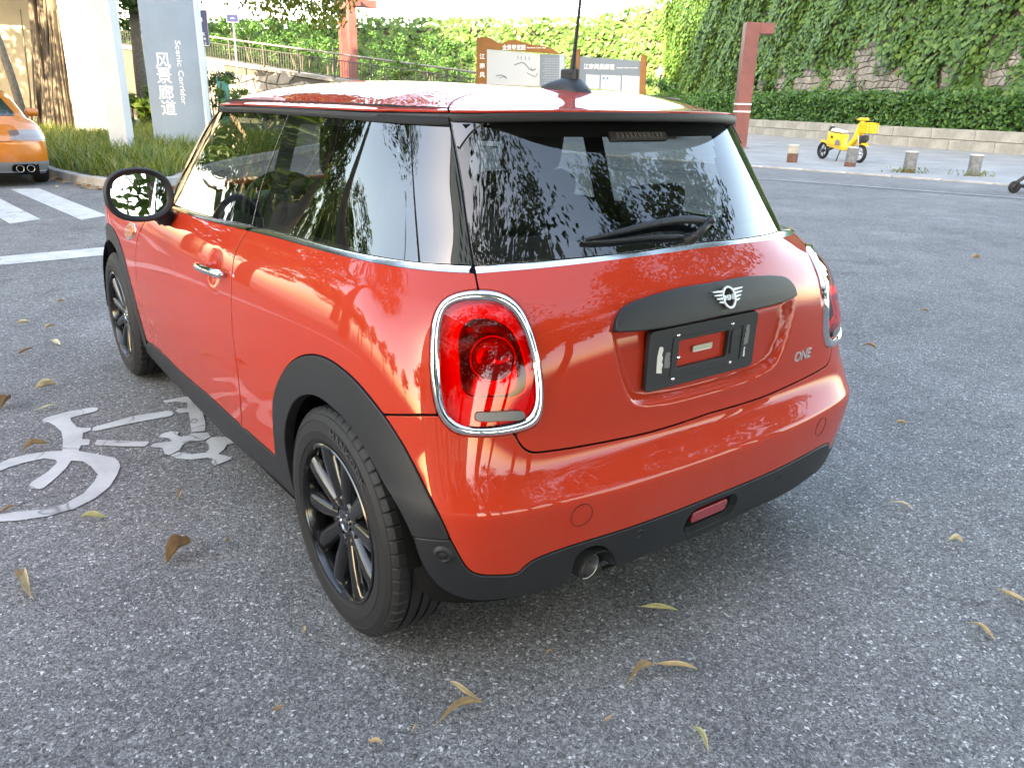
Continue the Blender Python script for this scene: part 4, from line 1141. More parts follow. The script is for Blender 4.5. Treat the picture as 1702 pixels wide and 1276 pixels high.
disc_mb = MB().lathe([(.05, -.012), (.13, -.012), (.132, -.008), (.132, .010), (.05, .012)], 48, axis='x'); disc_me = tmpmesh(disc_mb, DISC)
cal_mb = MB()
for a in np.linspace(-.5, .5, 7): cal_mb.box((-.012, .118*math.sin(a), .118*math.cos(a)), (.06, .03, .05), Matrix.Rotation(-a, 3, 'X'))
cal_me = tmpmesh(cal_mb, mat('caliper_grey', (.12, .12, .12), rough=.5, metal=.5))
let_me = []
for ch in 'HANKOOK':
    A, F = fit_text(ch, .024, .019, .0014); mb = MB(); mb.add([(-(HW+.0050)+v[2]*-1, -v[0], v[1]+.263) for v in A], F); let_me.append(tmpmesh(mb, mat('tyre_letter', (.045, .045, .048), rough=.5)))
for (sx, y) in ((-1, 0), (1, 0), (-1, WB), (1, WB)):
    w = empty('wheel', (sx*.736, y, .3105)); w.parent = car
    if sx > 0: w.rotation_euler = (0, 0, math.pi)
    link('tyre', tyre_me, None, w); rim = link('rim', rim_me, None, w)
    rot = .22 if y == 0 else .5
    for k in range(10):
        o = link('spoke', sp_me[0], None, w); o.rotation_euler = (rot+k*math.pi/5, 0, 0)
    hub = link('hub', hub_me, None, w)
    for nm, me in (('hub_cap', cap_me), ('cap_ring', capr_me), ('cap_lettering', capt_me)):
        o = link(nm, me, None, w); o.rotation_euler = (-.55 if sx < 0 else .3, 0, 0)
    for k in range(5):
        o = link('wheel_bolt', bolt_me, None, w); a = rot+.3+k*2*math.pi/5; o.location = (0, .051*math.sin(a), .051*math.cos(a))
    link('brake_disc', disc_me, None, w); link('brake_caliper', cal_me, None, w).rotation_euler = (.9, 0, 0)
    for i, me in enumerate(let_me):
        o = link('tyre_letter', me, None, w); o.rotation_euler = ((.42 if y == 0 else 2.0)+(i-3)*.112, 0, 0)
# wheel wells
for y in (0, WB):
    for s in (-1, 1):
        mb = MB(); a = np.linspace(math.radians(8 if y == 0 else -5), math.radians(172 if y == 0 else 178), 30); V = []; F = []
        for x in (s*.825, s*.45):
            for q in a: V.append((x, y+.372*math.cos(q), .31+.372*math.sin(q)))
        n = len(a); F = [(i, i+1, n+i+1, n+i) for i in range(n-1)]
        V.append((s*.45, y, .34)); F += [(n+i, n+i+1, 2*n) for i in range(n-1)]
        mb.add(V, F); mb.build('wheel_well', DARK, car)

# ---- cabin
CLOTH = mat('seat_cloth', (.035, .035, .037), rough=.9, spec=.2)
def seat(x, y, rear=False):
    s = empty('seat'); s.parent = car; s.location = (x, y, 0)
    w = .50 if not rear else .52
    MB().box((0, .05, .50), (w, .50, .16), bev=.06).build('cushion', CLOTH, s, auto=math.radians(60))
    R = Matrix.Rotation(math.radians(-14 if not rear else -18), 3, 'X').transposed()
    h = .60 if not rear else .50
    MB().box((0, -.27, .52+h/2), (w*.94, .13, h), Matrix.Rotation(math.radians(14), 3, 'X'), bev=.055).build('backrest', CLOTH, s, auto=math.radians(60))
    zt = .52+h; yo = -.27-math.tan(math.radians(14))*h/2
    if not rear:
        MB().box((0, yo-.02, zt+.085), (.27, .09, .19), Matrix.Rotation(math.radians(10), 3, 'X'), bev=.04).build('headrest', CLOTH, s, auto=math.radians(60))
    else:
        MB().box((0, yo+.0, zt+.05), (.24, .08, .12), Matrix.Rotation(math.radians(10), 3, 'X'), bev=.038).build('headrest', CLOTH, s, auto=math.radians(60))
seat(-.36, 1.10); seat(.36, 1.10); seat(-.29, .36, True); seat(.29, .36, True)
MB().box((0, 1.66, .86), (1.36, .34, .22), bev=.08).build('dashboard', CLOTH, car, auto=math.radians(60))
mb = MB(); c = Vector((-.36, 1.36, .90)); ax = Vector((0, -1, .45)).normalized(); X = Vector((1, 0, 0)); Y = ax.cross(X)
mb.tube([c+X*.182*math.cos(t)+Y*.182*math.sin(t) for t in np.linspace(0, 2*math.pi, 41)[:-1]], .016, 10, closed=True)
for t in (0, math.pi, -math.pi/2): mb.tube([c-ax*.02, c+X*.17*math.cos(t)+Y*.17*math.sin(t)], .014, 6)
mb.tube([c-ax*.05, c+ax*.0], .07, 16)
mb.build('steering_wheel', mat('steering_leather', (.05, .05, .052), rough=.45), car, smooth=True)
MB().box((0, .0, .62), (1.1, .42, .03), bev=.01).build('parcel_shelf', CLOTH, car)
# ================================================================== ground, markings, kerbs
def mkfast(name, V, F, mt, parent=None, smooth=False):
    """V (n,3), F (m,k) arrays"""
    V = np.asarray(V, np.float32); F = np.asarray(F, np.int32); me = bpy.data.meshes.new(name); k = F.shape[1]
    me.vertices.add(len(V)); me.vertices.foreach_set('co', V.ravel())
    me.loops.add(F.size); me.loops.foreach_set('vertex_index', F.ravel())
    me.polygons.add(len(F)); me.polygons.foreach_set('loop_start', np.arange(0, F.size, k, dtype=np.int32))
    me.polygons.foreach_set('loop_total', np.full(len(F), k, np.int32))
    if smooth: me.polygons.foreach_set('use_smooth', np.ones(len(F), bool))
    me.update(calc_edges=True); me.validate()
    return link(name, me, mt, parent)
def asphalt(nt, b):
    tc = N(nt, 'ShaderNodeTexCoord'); L = nt.links.new
    warp = N(nt, 'ShaderNodeTexNoise', Scale=70.0, Detail=2.0); L(tc.outputs['Object'], warp.inputs['Vector'])
    add = N(nt, 'ShaderNodeMixRGB'); add.blend_type = 'LINEAR_LIGHT'; add.inputs[0].default_value = .012
    L(tc.outputs['Object'], add.inputs[1]); L(warp.outputs['Color'], add.inputs[2])
    v1 = N(nt, 'ShaderNodeTexVoronoi', Scale=104.0); L(add.outputs[0], v1.inputs['Vector'])
    v2 = N(nt, 'ShaderNodeTexVoronoi', Scale=235.0); L(add.outputs[0], v2.inputs['Vector'])
    # stone tone per cell, mostly mid grey with few pale chips
    sep = N(nt, 'ShaderNodeSeparateColor'); L(v1.outputs['Color'], sep.inputs[0])
    tone = ramp(nt, sep.outputs[0], [(0, (.060, .059, .058)), (.35, (.128, .126, .125)), (.7, (.208, .205, .203)), (.9, (.32, .316, .313)), (1, (.58, .57, .56))])
    sep2 = N(nt, 'ShaderNodeSeparateColor'); L(v2.outputs['Color'], sep2.inputs[0])
    fine = ramp(nt, sep2.outputs[1], [(0, (.075, .073, .072)), (.6, (.140, .138, .136)), (1, (.28, .277, .275))])
    # stones cover the centre of each cell, binder with fines between
    m1 = ramp(nt, v1.outputs['Distance'], [(.36, (1, 1, 1)), (.50, (0, 0, 0))])
    mix = N(nt, 'ShaderNodeMixRGB'); L(m1.outputs[0], mix.inputs[0]); L(fine.outputs[0], mix.inputs[1]); L(tone.outputs[0], mix.inputs[2])
    big = N(nt, 'ShaderNodeTexNoise', Scale=.55, Detail=7.0, Roughness=.62); L(tc.outputs['Object'], big.inputs['Vector'])
    bigr = ramp(nt, big.outputs['Fac'], [(.30, (.80, .80, .82)), (.55, (1.0, 1.0, 1.0)), (.72, (1.22, 1.22, 1.22))])
    mul = N(nt, 'ShaderNodeMixRGB'); mul.blend_type = 'MULTIPLY'; mul.inputs[0].default_value = 1; L(mix.outputs[0], mul.inputs[1]); L(bigr.outputs[0], mul.inputs[2])
    st = N(nt, 'ShaderNodeTexNoise', Scale=3.1, Detail=8.0, Roughness=.7); L(tc.outputs['Object'], st.inputs['Vector'])
    str_ = ramp(nt, st.outputs['Fac'], [(.36, (.84, .84, .85)), (.5, (1, 1, 1)), (.66, (1.08, 1.08, 1.08)), (.75, (1.4, 1.4, 1.4))])
    mul2 = N(nt, 'ShaderNodeMixRGB'); mul2.blend_type = 'MULTIPLY'; mul2.inputs[0].default_value = 1; L(mul.outputs[0], mul2.inputs[1]); L(str_.outputs[0], mul2.inputs[2])
    # stains, tyre-polished lanes and hairline cracks
    sn = N(nt, 'ShaderNodeTexNoise', Scale=.9, Detail=3.0, Roughness=.5, Distortion=1.2); L(tc.outputs['Object'], sn.inputs['Vector'])
    snr = ramp(nt, sn.outputs['Fac'], [(.24, (.66, .65, .65)), (.33, (1, 1, 1)), (.64, (1, 1, 1)), (.74, (1.18, 1.18, 1.19))])
    mul3 = N(nt, 'ShaderNodeMixRGB'); mul3.blend_type = 'MULTIPLY'; mul3.inputs[0].default_value = 1; L(mul2.outputs[0], mul3.inputs[1]); L(snr.outputs[0], mul3.inputs[2])
    cw = N(nt, 'ShaderNodeTexNoise', Scale=1.5, Detail=5.0); L(tc.outputs['Object'], cw.inputs['Vector'])
    ca = N(nt, 'ShaderNodeMixRGB'); ca.blend_type = 'LINEAR_LIGHT'; ca.inputs[0].default_value = .55; L(tc.outputs['Object'], ca.inputs[1]); L(cw.outputs['Color'], ca.inputs[2])
    cv = N(nt, 'ShaderNodeTexVoronoi', Scale=.30); cv.feature = 'DISTANCE_TO_EDGE'; L(ca.outputs[0], cv.inputs['Vector'])
    cr = ramp(nt, cv.outputs['Distance'], [(.0, (.62, .61, .60)), (.0022, (1, 1, 1))])
    mul4 = N(nt, 'ShaderNodeMixRGB'); mul4.blend_type = 'MULTIPLY'; mul4.inputs[0].default_value = .75; L(mul3.outputs[0], mul4.inputs[1]); L(cr.outputs[0], mul4.inputs[2])
    L(mul4.outputs[0], b.inputs['Base Color'])
    h1 = ramp(nt, v1.outputs['Distance'], [(.0, (1, 1, 1)), (.55, (0, 0, 0))])
    hm = N(nt, 'ShaderNodeMath', operation='MULTIPLY'); L(h1.outputs[0], hm.inputs[0]); L(sep.outputs[1], hm.inputs[1])
    bp = N(nt, 'ShaderNodeBump', Strength=.75, Distance=.005); L(hm.outputs[0], bp.inputs['Height']); L(bp.outputs[0], b.inputs['Normal'])
ASPH = mat('asphalt', (.15, .15, .155), rough=.92, spec=.18, build=asphalt)
def paint(nt, b):
    tc = N(nt, 'ShaderNodeTexCoord'); L = nt.links.new
    n = N(nt, 'ShaderNodeTexNoise', Scale=5.0, Detail=8.0, Roughness=.65); L(tc.outputs['Object'], n.inputs['Vector'])
    r = ramp(nt, n.outputs['Fac'], [(.3, (.31, .312, .312)), (.5, (.41, .412, .41)), (.7, (.48, .478, .47))])
    v = N(nt, 'ShaderNodeTexVoronoi', Scale=1.6); v.feature = 'DISTANCE_TO_EDGE'
    wv = N(nt, 'ShaderNodeTexNoise', Scale=4.0); L(tc.outputs['Object'], wv.inputs['Vector'])
    ad = N(nt, 'ShaderNodeMixRGB'); ad.blend_type = 'LINEAR_LIGHT'; ad.inputs[0].default_value = .25; L(tc.outputs['Object'], ad.inputs[1]); L(wv.outputs['Color'], ad.inputs[2]); L(ad.outputs[0], v.inputs['Vector'])
    cr = ramp(nt, v.outputs['Distance'], [(.0, (.30, .30, .31)), (.012, (1, 1, 1))])
    m = N(nt, 'ShaderNodeMixRGB'); m.blend_type = 'MULTIPLY'; m.inputs[0].default_value = .8; L(r.outputs[0], m.inputs[1]); L(cr.outputs[0], m.inputs[2]); L(m.outputs[0], b.inputs['Base Color'])
    n2 = N(nt, 'ShaderNodeTexNoise', Scale=220.0, Detail=3.0); L(tc.outputs['Object'], n2.inputs['Vector'])
    bp = N(nt, 'ShaderNodeBump', Strength=.35, Distance=.004); L(n2.outputs['Fac'], bp.inputs['Height']); L(bp.outputs[0], b.inputs['Normal'])
PAINTW = mat('road_paint', (.55, .55, .55), rough=.7, spec=.3, build=paint)
road = mk('road', [(-700, -700, 0), (700, -700, 0), (700, 700, 0), (-700, 700, 0)], [(0, 1, 2, 3)], ASPH, smooth=False); tag(road, kind='structure')
def ground_poly(name, px, mt, parent, z=.004, th=.0, pts=None):
    P = pts if pts is not None else np.array([atz(p, 0)[:2] for p in px])
    if area2(P) < 0: P = P[::-1]
    mb = MB(); n = len(P)
    mb.V = [(p[0], p[1], z) for p in P]; mb.F = [tuple(range(n))]
    return mb.build(name, mt, parent)
# edge line and crossing stripes
l0, l1, l2, l3 = [atz(p)[:2] for p in ((0, 427), (167, 412), (167, 426), (0, 441))]
e = (l1-l0)
ground_poly('edge_line', None, PAINTW, road, pts=np.array([l0-e*6, l1+e*6, l2+e*6, l3-e*6]))
def stripe(c0, c1, c2, c3): ground_poly('crossing_stripe', [c0, c1, c2, c3], PAINTW, road)
s = [atz(p)[:2] for p in ((17, 315), (64, 313.4), (179, 359), (135, 366))]
ground_poly('crossing_stripe', None, PAINTW, road, pts=np.array(s))
sv = np.array([-.68, 0.02])
for k in (1, 2, 3, 4): ground_poly('crossing_stripe', None, PAINTW, road, pts=np.array(s)+sv*k)
# bicycle symbol, pieces as laid (photo coordinates on the ground plane)
c4 = lambda pts: [(p[0]*.2468, 600+p[1]*.2468) for p in pts]
c6 = lambda pts: [(p[0]*.3134, 500+p[1]*.3134) for p in pts]
bike = empty('bicycle_marking'); bike.parent = road
BK = [
 c4([(285, 400), (310, 385), (460, 345), (620, 315), (655, 317), (660, 330), (640, 345), (480, 385), (475, 400), (500, 430), (520, 450), (560, 455), (610, 452), (615, 470), (560, 490), (555, 530), (600, 530), (608, 545), (600, 570), (545, 572), (530, 610), (640, 630), (770, 655), (800, 680), (810, 715), (790, 770), (740, 850), (640, 930), (500, 1000), (320, 1050), (120, 1080), (-60, 1090), (-60, 1050), (100, 1020), (280, 1005), (430, 970), (560, 900), (640, 810), (660, 770), (610, 710), (560, 680), (480, 675), (450, 720), (380, 790), (300, 855), (270, 868), (215, 862), (195, 845), (215, 820), (330, 745), (385, 690), (378, 670), (300, 660), (160, 690), (60, 720), (-60, 770), (-60, 720), (60, 665), (200, 630), (340, 612), (420, 610), (425, 540), (415, 480), (370, 440), (330, 418), (290, 415)]),
 c4([(-60, 720), (-300, 800), (-420, 900), (-380, 1010), (-220, 1075), (-60, 1090), (-60, 1050), (-210, 1040), (-330, 985), (-360, 900), (-270, 830), (-60, 770)]),
 c4([(630, 450), (900, 375), (1130, 338), (1160, 345), (1170, 360), (1150, 375), (900, 420), (650, 475), (620, 472)]),
 c4([(655, 535), (800, 540), (1000, 545), (1003, 555), (975, 580), (800, 578), (645, 570), (642, 555)]),
 c4([(1098, 272), (1270, 240), (1330, 300), (1365, 345), (1385, 430), (1380, 475), (1290, 482), (1280, 400), (1270, 350), (1210, 355), (1183, 340), (1200, 325), (1262, 320), (1262, 285), (1190, 278), (1110, 285)]),
 c4([(1010, 580), (1040, 560), (1160, 545), (1140, 525), (1100, 520), (1070, 515), (1090, 495), (1150, 478), (1205, 482), (1195, 505), (1225, 515), (1300, 492), (1400, 485), (1418, 515), (1370, 540), (1280, 545), (1230, 570), (1210, 605), (1140, 638), (1110, 630), (1095, 590)]),
 c4([(1150, 640), (1200, 618), (1290, 632), (1390, 622), (1410, 595), (1405, 565), (1380, 545), (1425, 518), (1520, 515), (1560, 540), (1590, 560), (1530, 565), (1510, 600), (1470, 630), (1550, 650), (1560, 665), (1450, 708), (1425, 690), (1430, 660), (1400, 655), (1290, 668), (1190, 660)]),
]
for poly in BK: ground_poly('marking_piece', poly, PAINTW, bike)
# rest of the symbol: rear frame under the car and the second wheel
# ---- forecourt beyond the bollards: paving a little higher than the road, pale kerb stones along its edge
def paving(nt, b):
    tc = N(nt, 'ShaderNodeTexCoord'); L = nt.links.new
    n = N(nt, 'ShaderNodeTexNoise', Scale=.8, Detail=8.0, Roughness=.65); L(tc.outputs['Object'], n.inputs['Vector'])
    r = ramp(nt, n.outputs['Fac'], [(.3, (.17, .17, .17)), (.5, (.225, .225, .223)), (.7, (.28, .28, .275))])
    L(r.outputs[0], b.inputs['Base Color'])
    n2 = N(nt, 'ShaderNodeTexNoise', Scale=60.0, Detail=4.0); L(tc.outputs['Object'], n2.inputs['Vector'])
    bp = N(nt, 'ShaderNodeBump', Strength=.4, Distance=.01); L(n2.outputs['Fac'], bp.inputs['Height']); L(bp.outputs[0], b.inputs['Normal'])
PAVE = mat('concrete_paving', (.27, .27, .27), rough=.85, build=paving)
KERB = mat('kerb_stone', (.30, .29, .275), rough=.8, build=noisy((.30, .29, .275), 3, .3, .5, 40))
k0, k1 = atz((1300, 281))[:2], atz((1678, 309))[:2]; kd = (k1-k0)/np.linalg.norm(k1-k0)
A_, B_ = k0-kd*60, k0+kd*60
nrm = np.array([kd[1], -kd[0]]); nrm = nrm if nrm[0] > 0 else -nrm
pv = mk('forecourt', [(*(A_+nrm*.15), .03), (*(B_+nrm*.15), .03), (*(B_+nrm*60), .03), (*(A_+nrm*60), .03)], [(0, 1, 2, 3)], PAVE, smooth=False); tag(pv, kind='structure')
kb = empty('forecourt_kerb'); tag(kb, kind='structure')
kme = None
for i in range(-8, 14):
    c = k0+kd*(i*1.0); o = None
    if kme is None:
        kme = MB().box((0, 0, 0), (.99, .15, .14), bev=.012).build('kerb_stone', KERB, kb); o = kme
    else:
        o = kme.copy(); COL.objects.link(o)
    o.parent = kb; o.location = (*(c+nrm*.075), -.032+random.uniform(-.004, .004)); o.rotation_euler = (0, 0, math.atan2(kd[1], kd[0])+random.uniform(-.004, .004))
# gutter joint: a thin seam of dark tar and a pale worn line in front of the kerb
g0, g1 = atz((1399, 309))[:2], atz((1650, 328))[:2]; gd = (g1-g0)/np.linalg.norm(g1-g0); gn = np.array([gd[1], -gd[0]])
TAR = mat('tar_seam', (.04, .04, .042), rough=.7)
def wob(a, d, n_, w, L0, L1, seed):
    rnd = random.Random(seed); pts = [a+d*t+n_*rnd.uniform(-.03, .03) for t in np.arange(L0, L1, 1.1)]
    return np.array([p-n_*w for p in pts]+[p+n_*w for p in pts[::-1]])
ground_poly('tar_seam', None, TAR, road, pts=wob(g0, gd, gn, .025, -9, 12, 1))
ground_poly('worn_line', None, mat('worn_line', (.27, .27, .27), rough=.8, build=noisy((.25, .25, .25), 4, .35)), road, pts=wob(g0-gn*.28, gd, gn, .05, -9, 12, 2))

# ---- planted island on the left: kerb, soil, grass
isl = np.array([(.42, 40), (.42, 20), (.40, 14.0), (.55, 12.7), (.78, 11.7), (1.10, 11.15), (1.55, 11.2), (2.05, 12.0), (2.7, 13.2), (3.6, 14.6), (5.2, 16.6), (8, 20), (12, 25.5), (16, 33), (10, 40)])
islc = np.concatenate([isl[:2], crom(isl[2:11], .25), isl[11:]])
soil = MB(); soil.prism(islc if area2(islc) > 0 else islc[::-1], -.05, .11)
so_ = soil.build('planting_bed', mat('soil', (.085, .065, .045), rough=.95, build=noisy((.085, .065, .045), 8, .4, .8, 60))); tag(so_, kind='structure')
kerb2 = empty('island_kerb'); tag(kerb2, kind='structure')
run = resamp(crom(isl[1:12], .2), 34)
for a, b_ in zip(run[:-1], run[1:]):
    c = (a+b_)/2; d = b_-a; L_ = np.linalg.norm(d)
    MB().box((0, 0, 0), (L_-.008, .14, .26), bev=.02).build('kerb_stone', KERB, kerb2)
    o = kerb2.children[-1] if False else bpy.context.scene.collection.objects[-1]
    o.location = (c[0], c[1], .02+random.uniform(-.006, .006)); o.rotation_euler = (0, 0, math.atan2(d[1], d[0]))
# ================================================================== foliage helpers
def leafmat(name, lo, mid, hi, transl=.35, rough=.45):
    m = bpy.data.materials.new(name); m.use_nodes = True; nt = m.node_tree; b = nt.nodes['Principled BSDF']; L = nt.links.new
    g = N(nt, 'ShaderNodeNewGeometry'); r = ramp(nt, g.outputs['Random Per Island'], [(0, lo), (.5, mid), (1, hi)])
    L(r.outputs[0], b.inputs['Base Color']); b.inputs['Roughness'].default_value = rough; b.inputs['Specular IOR Level'].default_value = .35
    t = N(nt, 'ShaderNodeBsdfTranslucent'); mu = N(nt, 'ShaderNodeMixRGB'); mu.blend_type = 'MULTIPLY'; mu.inputs[0].default_value = 1; mu.inputs[2].default_value = (1.5, 1.4, .5, 1)
    L(r.outputs[0], mu.inputs[1]); L(mu.outputs[0], t.inputs[0])
    mx = N(nt, 'ShaderNodeMixShader'); mx.inputs[0].default_value = transl
    L(b.outputs[0], mx.inputs[1]); L(t.outputs[0], mx.inputs[2]); L(mx.outputs[0], nt.nodes['Material Output'].inputs[0])
    MATS[name] = m; return m
LEAF_TREE = leafmat('tree_leaf', (.020, .045, .012), (.035, .075, .018), (.075, .12, .03))
LEAF_IVY = leafmat('ivy_leaf', (.035, .085, .020), (.065, .14, .03), (.12, .20, .045), .25)
LEAF_HEDGE = leafmat('hedge_leaf', (.025, .075, .018), (.05, .13, .028), (.09, .19, .04), .25)
LEAF_BUSH = leafmat('bush_leaf', (.05, .10, .02), (.10, .17, .03), (.20, .24, .05), .35)
LEAF_FAR = leafmat('far_leaf', (.03, .06, .018), (.05, .09, .025), (.08, .13, .035), .25)
BARK = mat('bark', (.12, .10, .08), rough=.9, build=noisy((.13, .11, .085), 14, .4, .8, 30))
def leaves(C, D, U, size, aspect=.55, fold=.25, seed=0, jitter=.35):
    """kites: centre C, axis D (towards the tip), up-normal U -> V, F (two folded quads-as-tris share the midrib)"""
    rs = np.random.RandomState(seed); n = len(C)
    s = np.asarray(size)*(1+jitter*(rs.rand(n)-.5)); s = s[:, None]
    D = D/(np.linalg.norm(D, axis=1, keepdims=True)+1e-9); W = np.cross(D, U); W /= np.linalg.norm(W, axis=1, keepdims=True)+1e-9; Un = np.cross(W, D)
    b = C-D*s*.5; t = C+D*s*.5; m = C+D*s*.02
    l = m-W*s*aspect*.5+Un*s*fold*.25; r = m+W*s*aspect*.5+Un*s*fold*.25
    V = np.stack([b, l, t, r], 1).reshape(-1, 3); i = np.arange(n)*4
    F = np.concatenate([np.stack([i, i+1, i+2], 1), np.stack([i, i+2, i+3], 1)])
    return V, F
def unit(rs, n):
    d = rs.randn(n, 3); return d/np.linalg.norm(d, axis=1, keepdims=True)
def crown(rad, n, clumps, leaf, seed, flat=.8, inner=.35, droop=.3):
    """leaf clumps filling an uneven ellipsoid"""
    rs = np.random.RandomState(seed); d = unit(rs, clumps); r = (inner+(1-inner)*rs.rand(clumps)**.6)
    c = d*r[:, None]*np.array([rad, rad, rad*flat]); c *= (.82+.36*rs.rand(clumps))[:, None]
    cr = rad*(.16+.18*rs.rand(clumps))
    k = rs.randint(0, clumps, n); o = unit(rs, n)*(rs.rand(n)**.45)[:, None]*cr[k][:, None]*np.array([1, 1, .65])
    P = c[k]+o; D = unit(rs, n)+np.array([0, 0, -droop]); U = o/(np.linalg.norm(o, axis=1, keepdims=True)+1e-9)+np.array([0, 0, .9])+.5*unit(rs, n)
    return leaves(P, D, U, np.full(n, leaf), .5, .2, seed), c
def branches(c, top, seed, n=9):
    rs = np.random.RandomState(seed); mb = MB()
    for i in rs.permutation(len(c))[:n]:
        p = Vector(c[i]); a = Vector(top); m = a.lerp(p, .5)+Vector((0, 0, .12*(p-a).length)); L_ = (p-a).length
        mb.tube([a, a.lerp(m, .6), m, p], [.045*L_**.5+.02, .03*L_**.5+.015, .02*L_**.5+.01, .01], 6)
    return mb
def make_tree(name, loc, h, rad, seed, label, group, mt=None, n=6000, leaf=.26, clumps=70, flat=.85, trunk=.22):
    t = empty(name, loc); tag(t, label, 'tree', group)
    (V, F), c = crown(rad, n, clumps, leaf, seed, flat); zc = h-rad*flat*.95
    V = V+np.array([0, 0, zc]); mkfast('crown', V, F, mt or LEAF_TREE, t)
    top = (0, 0, zc-rad*flat*.55); mb = branches(c+np.array([0, 0, zc]), top, seed)
    rs = random.Random(seed); pts = [(0, 0, -.1), (rs.uniform(-.1, .1), rs.uniform(-.1, .1), top[2]*.5), top]
    mb.tube(pts, [trunk*1.35, trunk, trunk*.72], 12); mb.build('trunk', BARK, t, smooth=True)
    return t
def copy_tree(o, parent=None):
    c = o.copy(); COL.objects.link(c); c.parent = parent
    for ch in o.children: copy_tree(ch, c)
    return c
# trees standing left of and behind the viewer: seen as reflections in the glass, they shade the road
T0 = make_tree('street_tree', (-14, 16, 0), 9.0, 3.6, 11, 'broad street tree on the far left side of the road', 'street trees left of the road', n=6500, leaf=.30)
T0.scale = (.62, .62, .62)
for i, (x, y, s_, rz) in enumerate([(-17, 24, .72, 1.0), (-12, 29, .85, 2.2), (-22, 12, .62, 3.1), (-25, 3, .55, .4), (-20, 33, .95, 4.0), (-13, 40, 1.25, 5.0), (-9, 47, 1.9, .7), (-17, 52, 1.5, 1.9), (-26, 44, 1.2, 2.6), (-3, 58, 1.9, 3.7), (-27, 22, .8, 5.6), (-6.5, 36, 1.15, 1.4), (-17, 18, .55, 2.0), (-20, 7, .5, 5.1), (-12, -7, .9, 1.7), (-9, -12, 1.0, 2.9), (-16, -14, 1.2, .2), (-2.5, -14, .95, 3.3), (-19, -4.5, .8, 4.4)]):
    o = copy_tree(T0); o.location = (x, y, 0); o.scale = (s_, s_, s_*random.uniform(.9, 1.1)); o.rotation_euler = (0, 0, rz)
    if y < 0: tag(o, 'broad street tree between the viewer and the added tower', 'tree', 'street trees before the apartment tower')
T1 = make_tree('shade_tree', (7.0, -5.6, 0), 10.5, 3.9, 23, 'leafy shade tree standing behind the viewer beside the forecourt', 'shade trees behind the viewer', n=10000, leaf=.26, clumps=90, flat=.95)
for (x, y, s_, rz) in [(13, -11, 1.1, 4.1), (3.5, -12, 1.05, 5.2), (-2.6, -6.6, 1.0, .9)]:
    o = copy_tree(T1); o.location = (x, y, 0); o.scale = (s_,)*3; o.rotation_euler = (0, 0, rz)
TT = make_tree('added_tall_tree', (9.6, 45, 0), 21, 7.2, 37, 'added tall tree behind the pylon sign, shading the far ivy wall', 'added tall trees shading the far ivy wall', n=17000, leaf=.55, clumps=110, flat=.62, trunk=.3)  # added with its copy, crowns out of view, to keep sun off the far wall
o = copy_tree(TT); o.location = (1.2, 48, 0); o.rotation_euler = (0, 0, 2.1); o['label'] = 'added tall tree behind the white pier, shading the far ivy wall'
o = copy_tree(T0); o.location = (-6.2, 14.3, 0); o.scale = (.85, .85, 1.0); o.rotation_euler = (0, 0, 2.7)  # unseen copy added to shade the lower part of the pylon
o = copy_tree(T0); o.location = (.9, -8.8, 0); o.scale = (.72, .72, .66); o.rotation_euler = (0, 0, 1.1); tag(o, 'low broad tree standing close behind the viewer', 'tree')
o = copy_tree(T0); o.location = (-7.2, 21.6, 0); o.scale = (.9, .9, .97); o.rotation_euler = (0, 0, 4.7)  # another unseen copy, added to shade the foot of banyan and pier
# tree with a limb hanging into the top of the picture
t = empty('overhanging_tree', (-7.0, 9.8, 0)); tag(t, 'overhanging tree whose drooping leafy twigs hang before the bright sky', 'tree')
(V, F), c = crown(4.2, 8000, 90, .22, 31, .55); V = V*[1, 1, 1]+np.array([-.5, -1.5, 9.2]); mkfast('crown', V, F, LEAF_TREE, t)
(V, F), c = crown(5.2, 7000, 80, .24, 33, .40); mkfast('spreading_crown', V+np.array([12.3, 10.6, 10.2]), F, LEAF_TREE, t)
mb = MB(); mb.tube([(0, 0, -.1), (.1, 0, 3), (.0, -.3, 6), (-.4, -1, 8.5)], [.34, .27, .22, .12], 12)
mb.tube([(0, -.2, 5.4), (4.5, 4.4, 6.8), (9.5, 8.6, 6.9), (14, 12.2, 6.2)], [.14, .10, .07, .03], 8)
tips = []
rs = np.random.RandomState(5)
for px in [(395, -8), (425, 3), (448, 14), (470, 24), (480, 8), (505, 4), (520, 22), (532, 30), (545, 16), (556, 27), (560, 8), (500, -6), (455, -4), (540, -4)]:
    dpt = 20.5+rs.rand()*2; d = pray(px); tips.append(CAM+d*dpt)
tl = np.array(tips)-np.array([-7.0, 9.8, 0])
for p in tl:
    a = Vector((9.5, 8.6, 6.9)).lerp(Vector((14, 12.2, 6.2)), rs.rand()); mb.tube([a, Vector(p).lerp(a, .35)+Vector((0, 0, .25)), p], [.02, .012, .005], 5)
mb.build('trunk', BARK, t, smooth=True)
P = np.concatenate([p+rs.randn(85, 3)*[.28, .28, .24]+[0, 0, .10] for p in tl]); n = len(P)
V, F = leaves(P, unit(rs, n)+[0, 0, -1.1], unit(rs, n)+[0, 0, .6], np.full(n, .16), .5, .2, 4); mkfast('hanging_leaves', V, F, leafmat('hanging_leaf', (.05, .07, .015), (.10, .13, .02), (.20, .20, .04), .5), t)

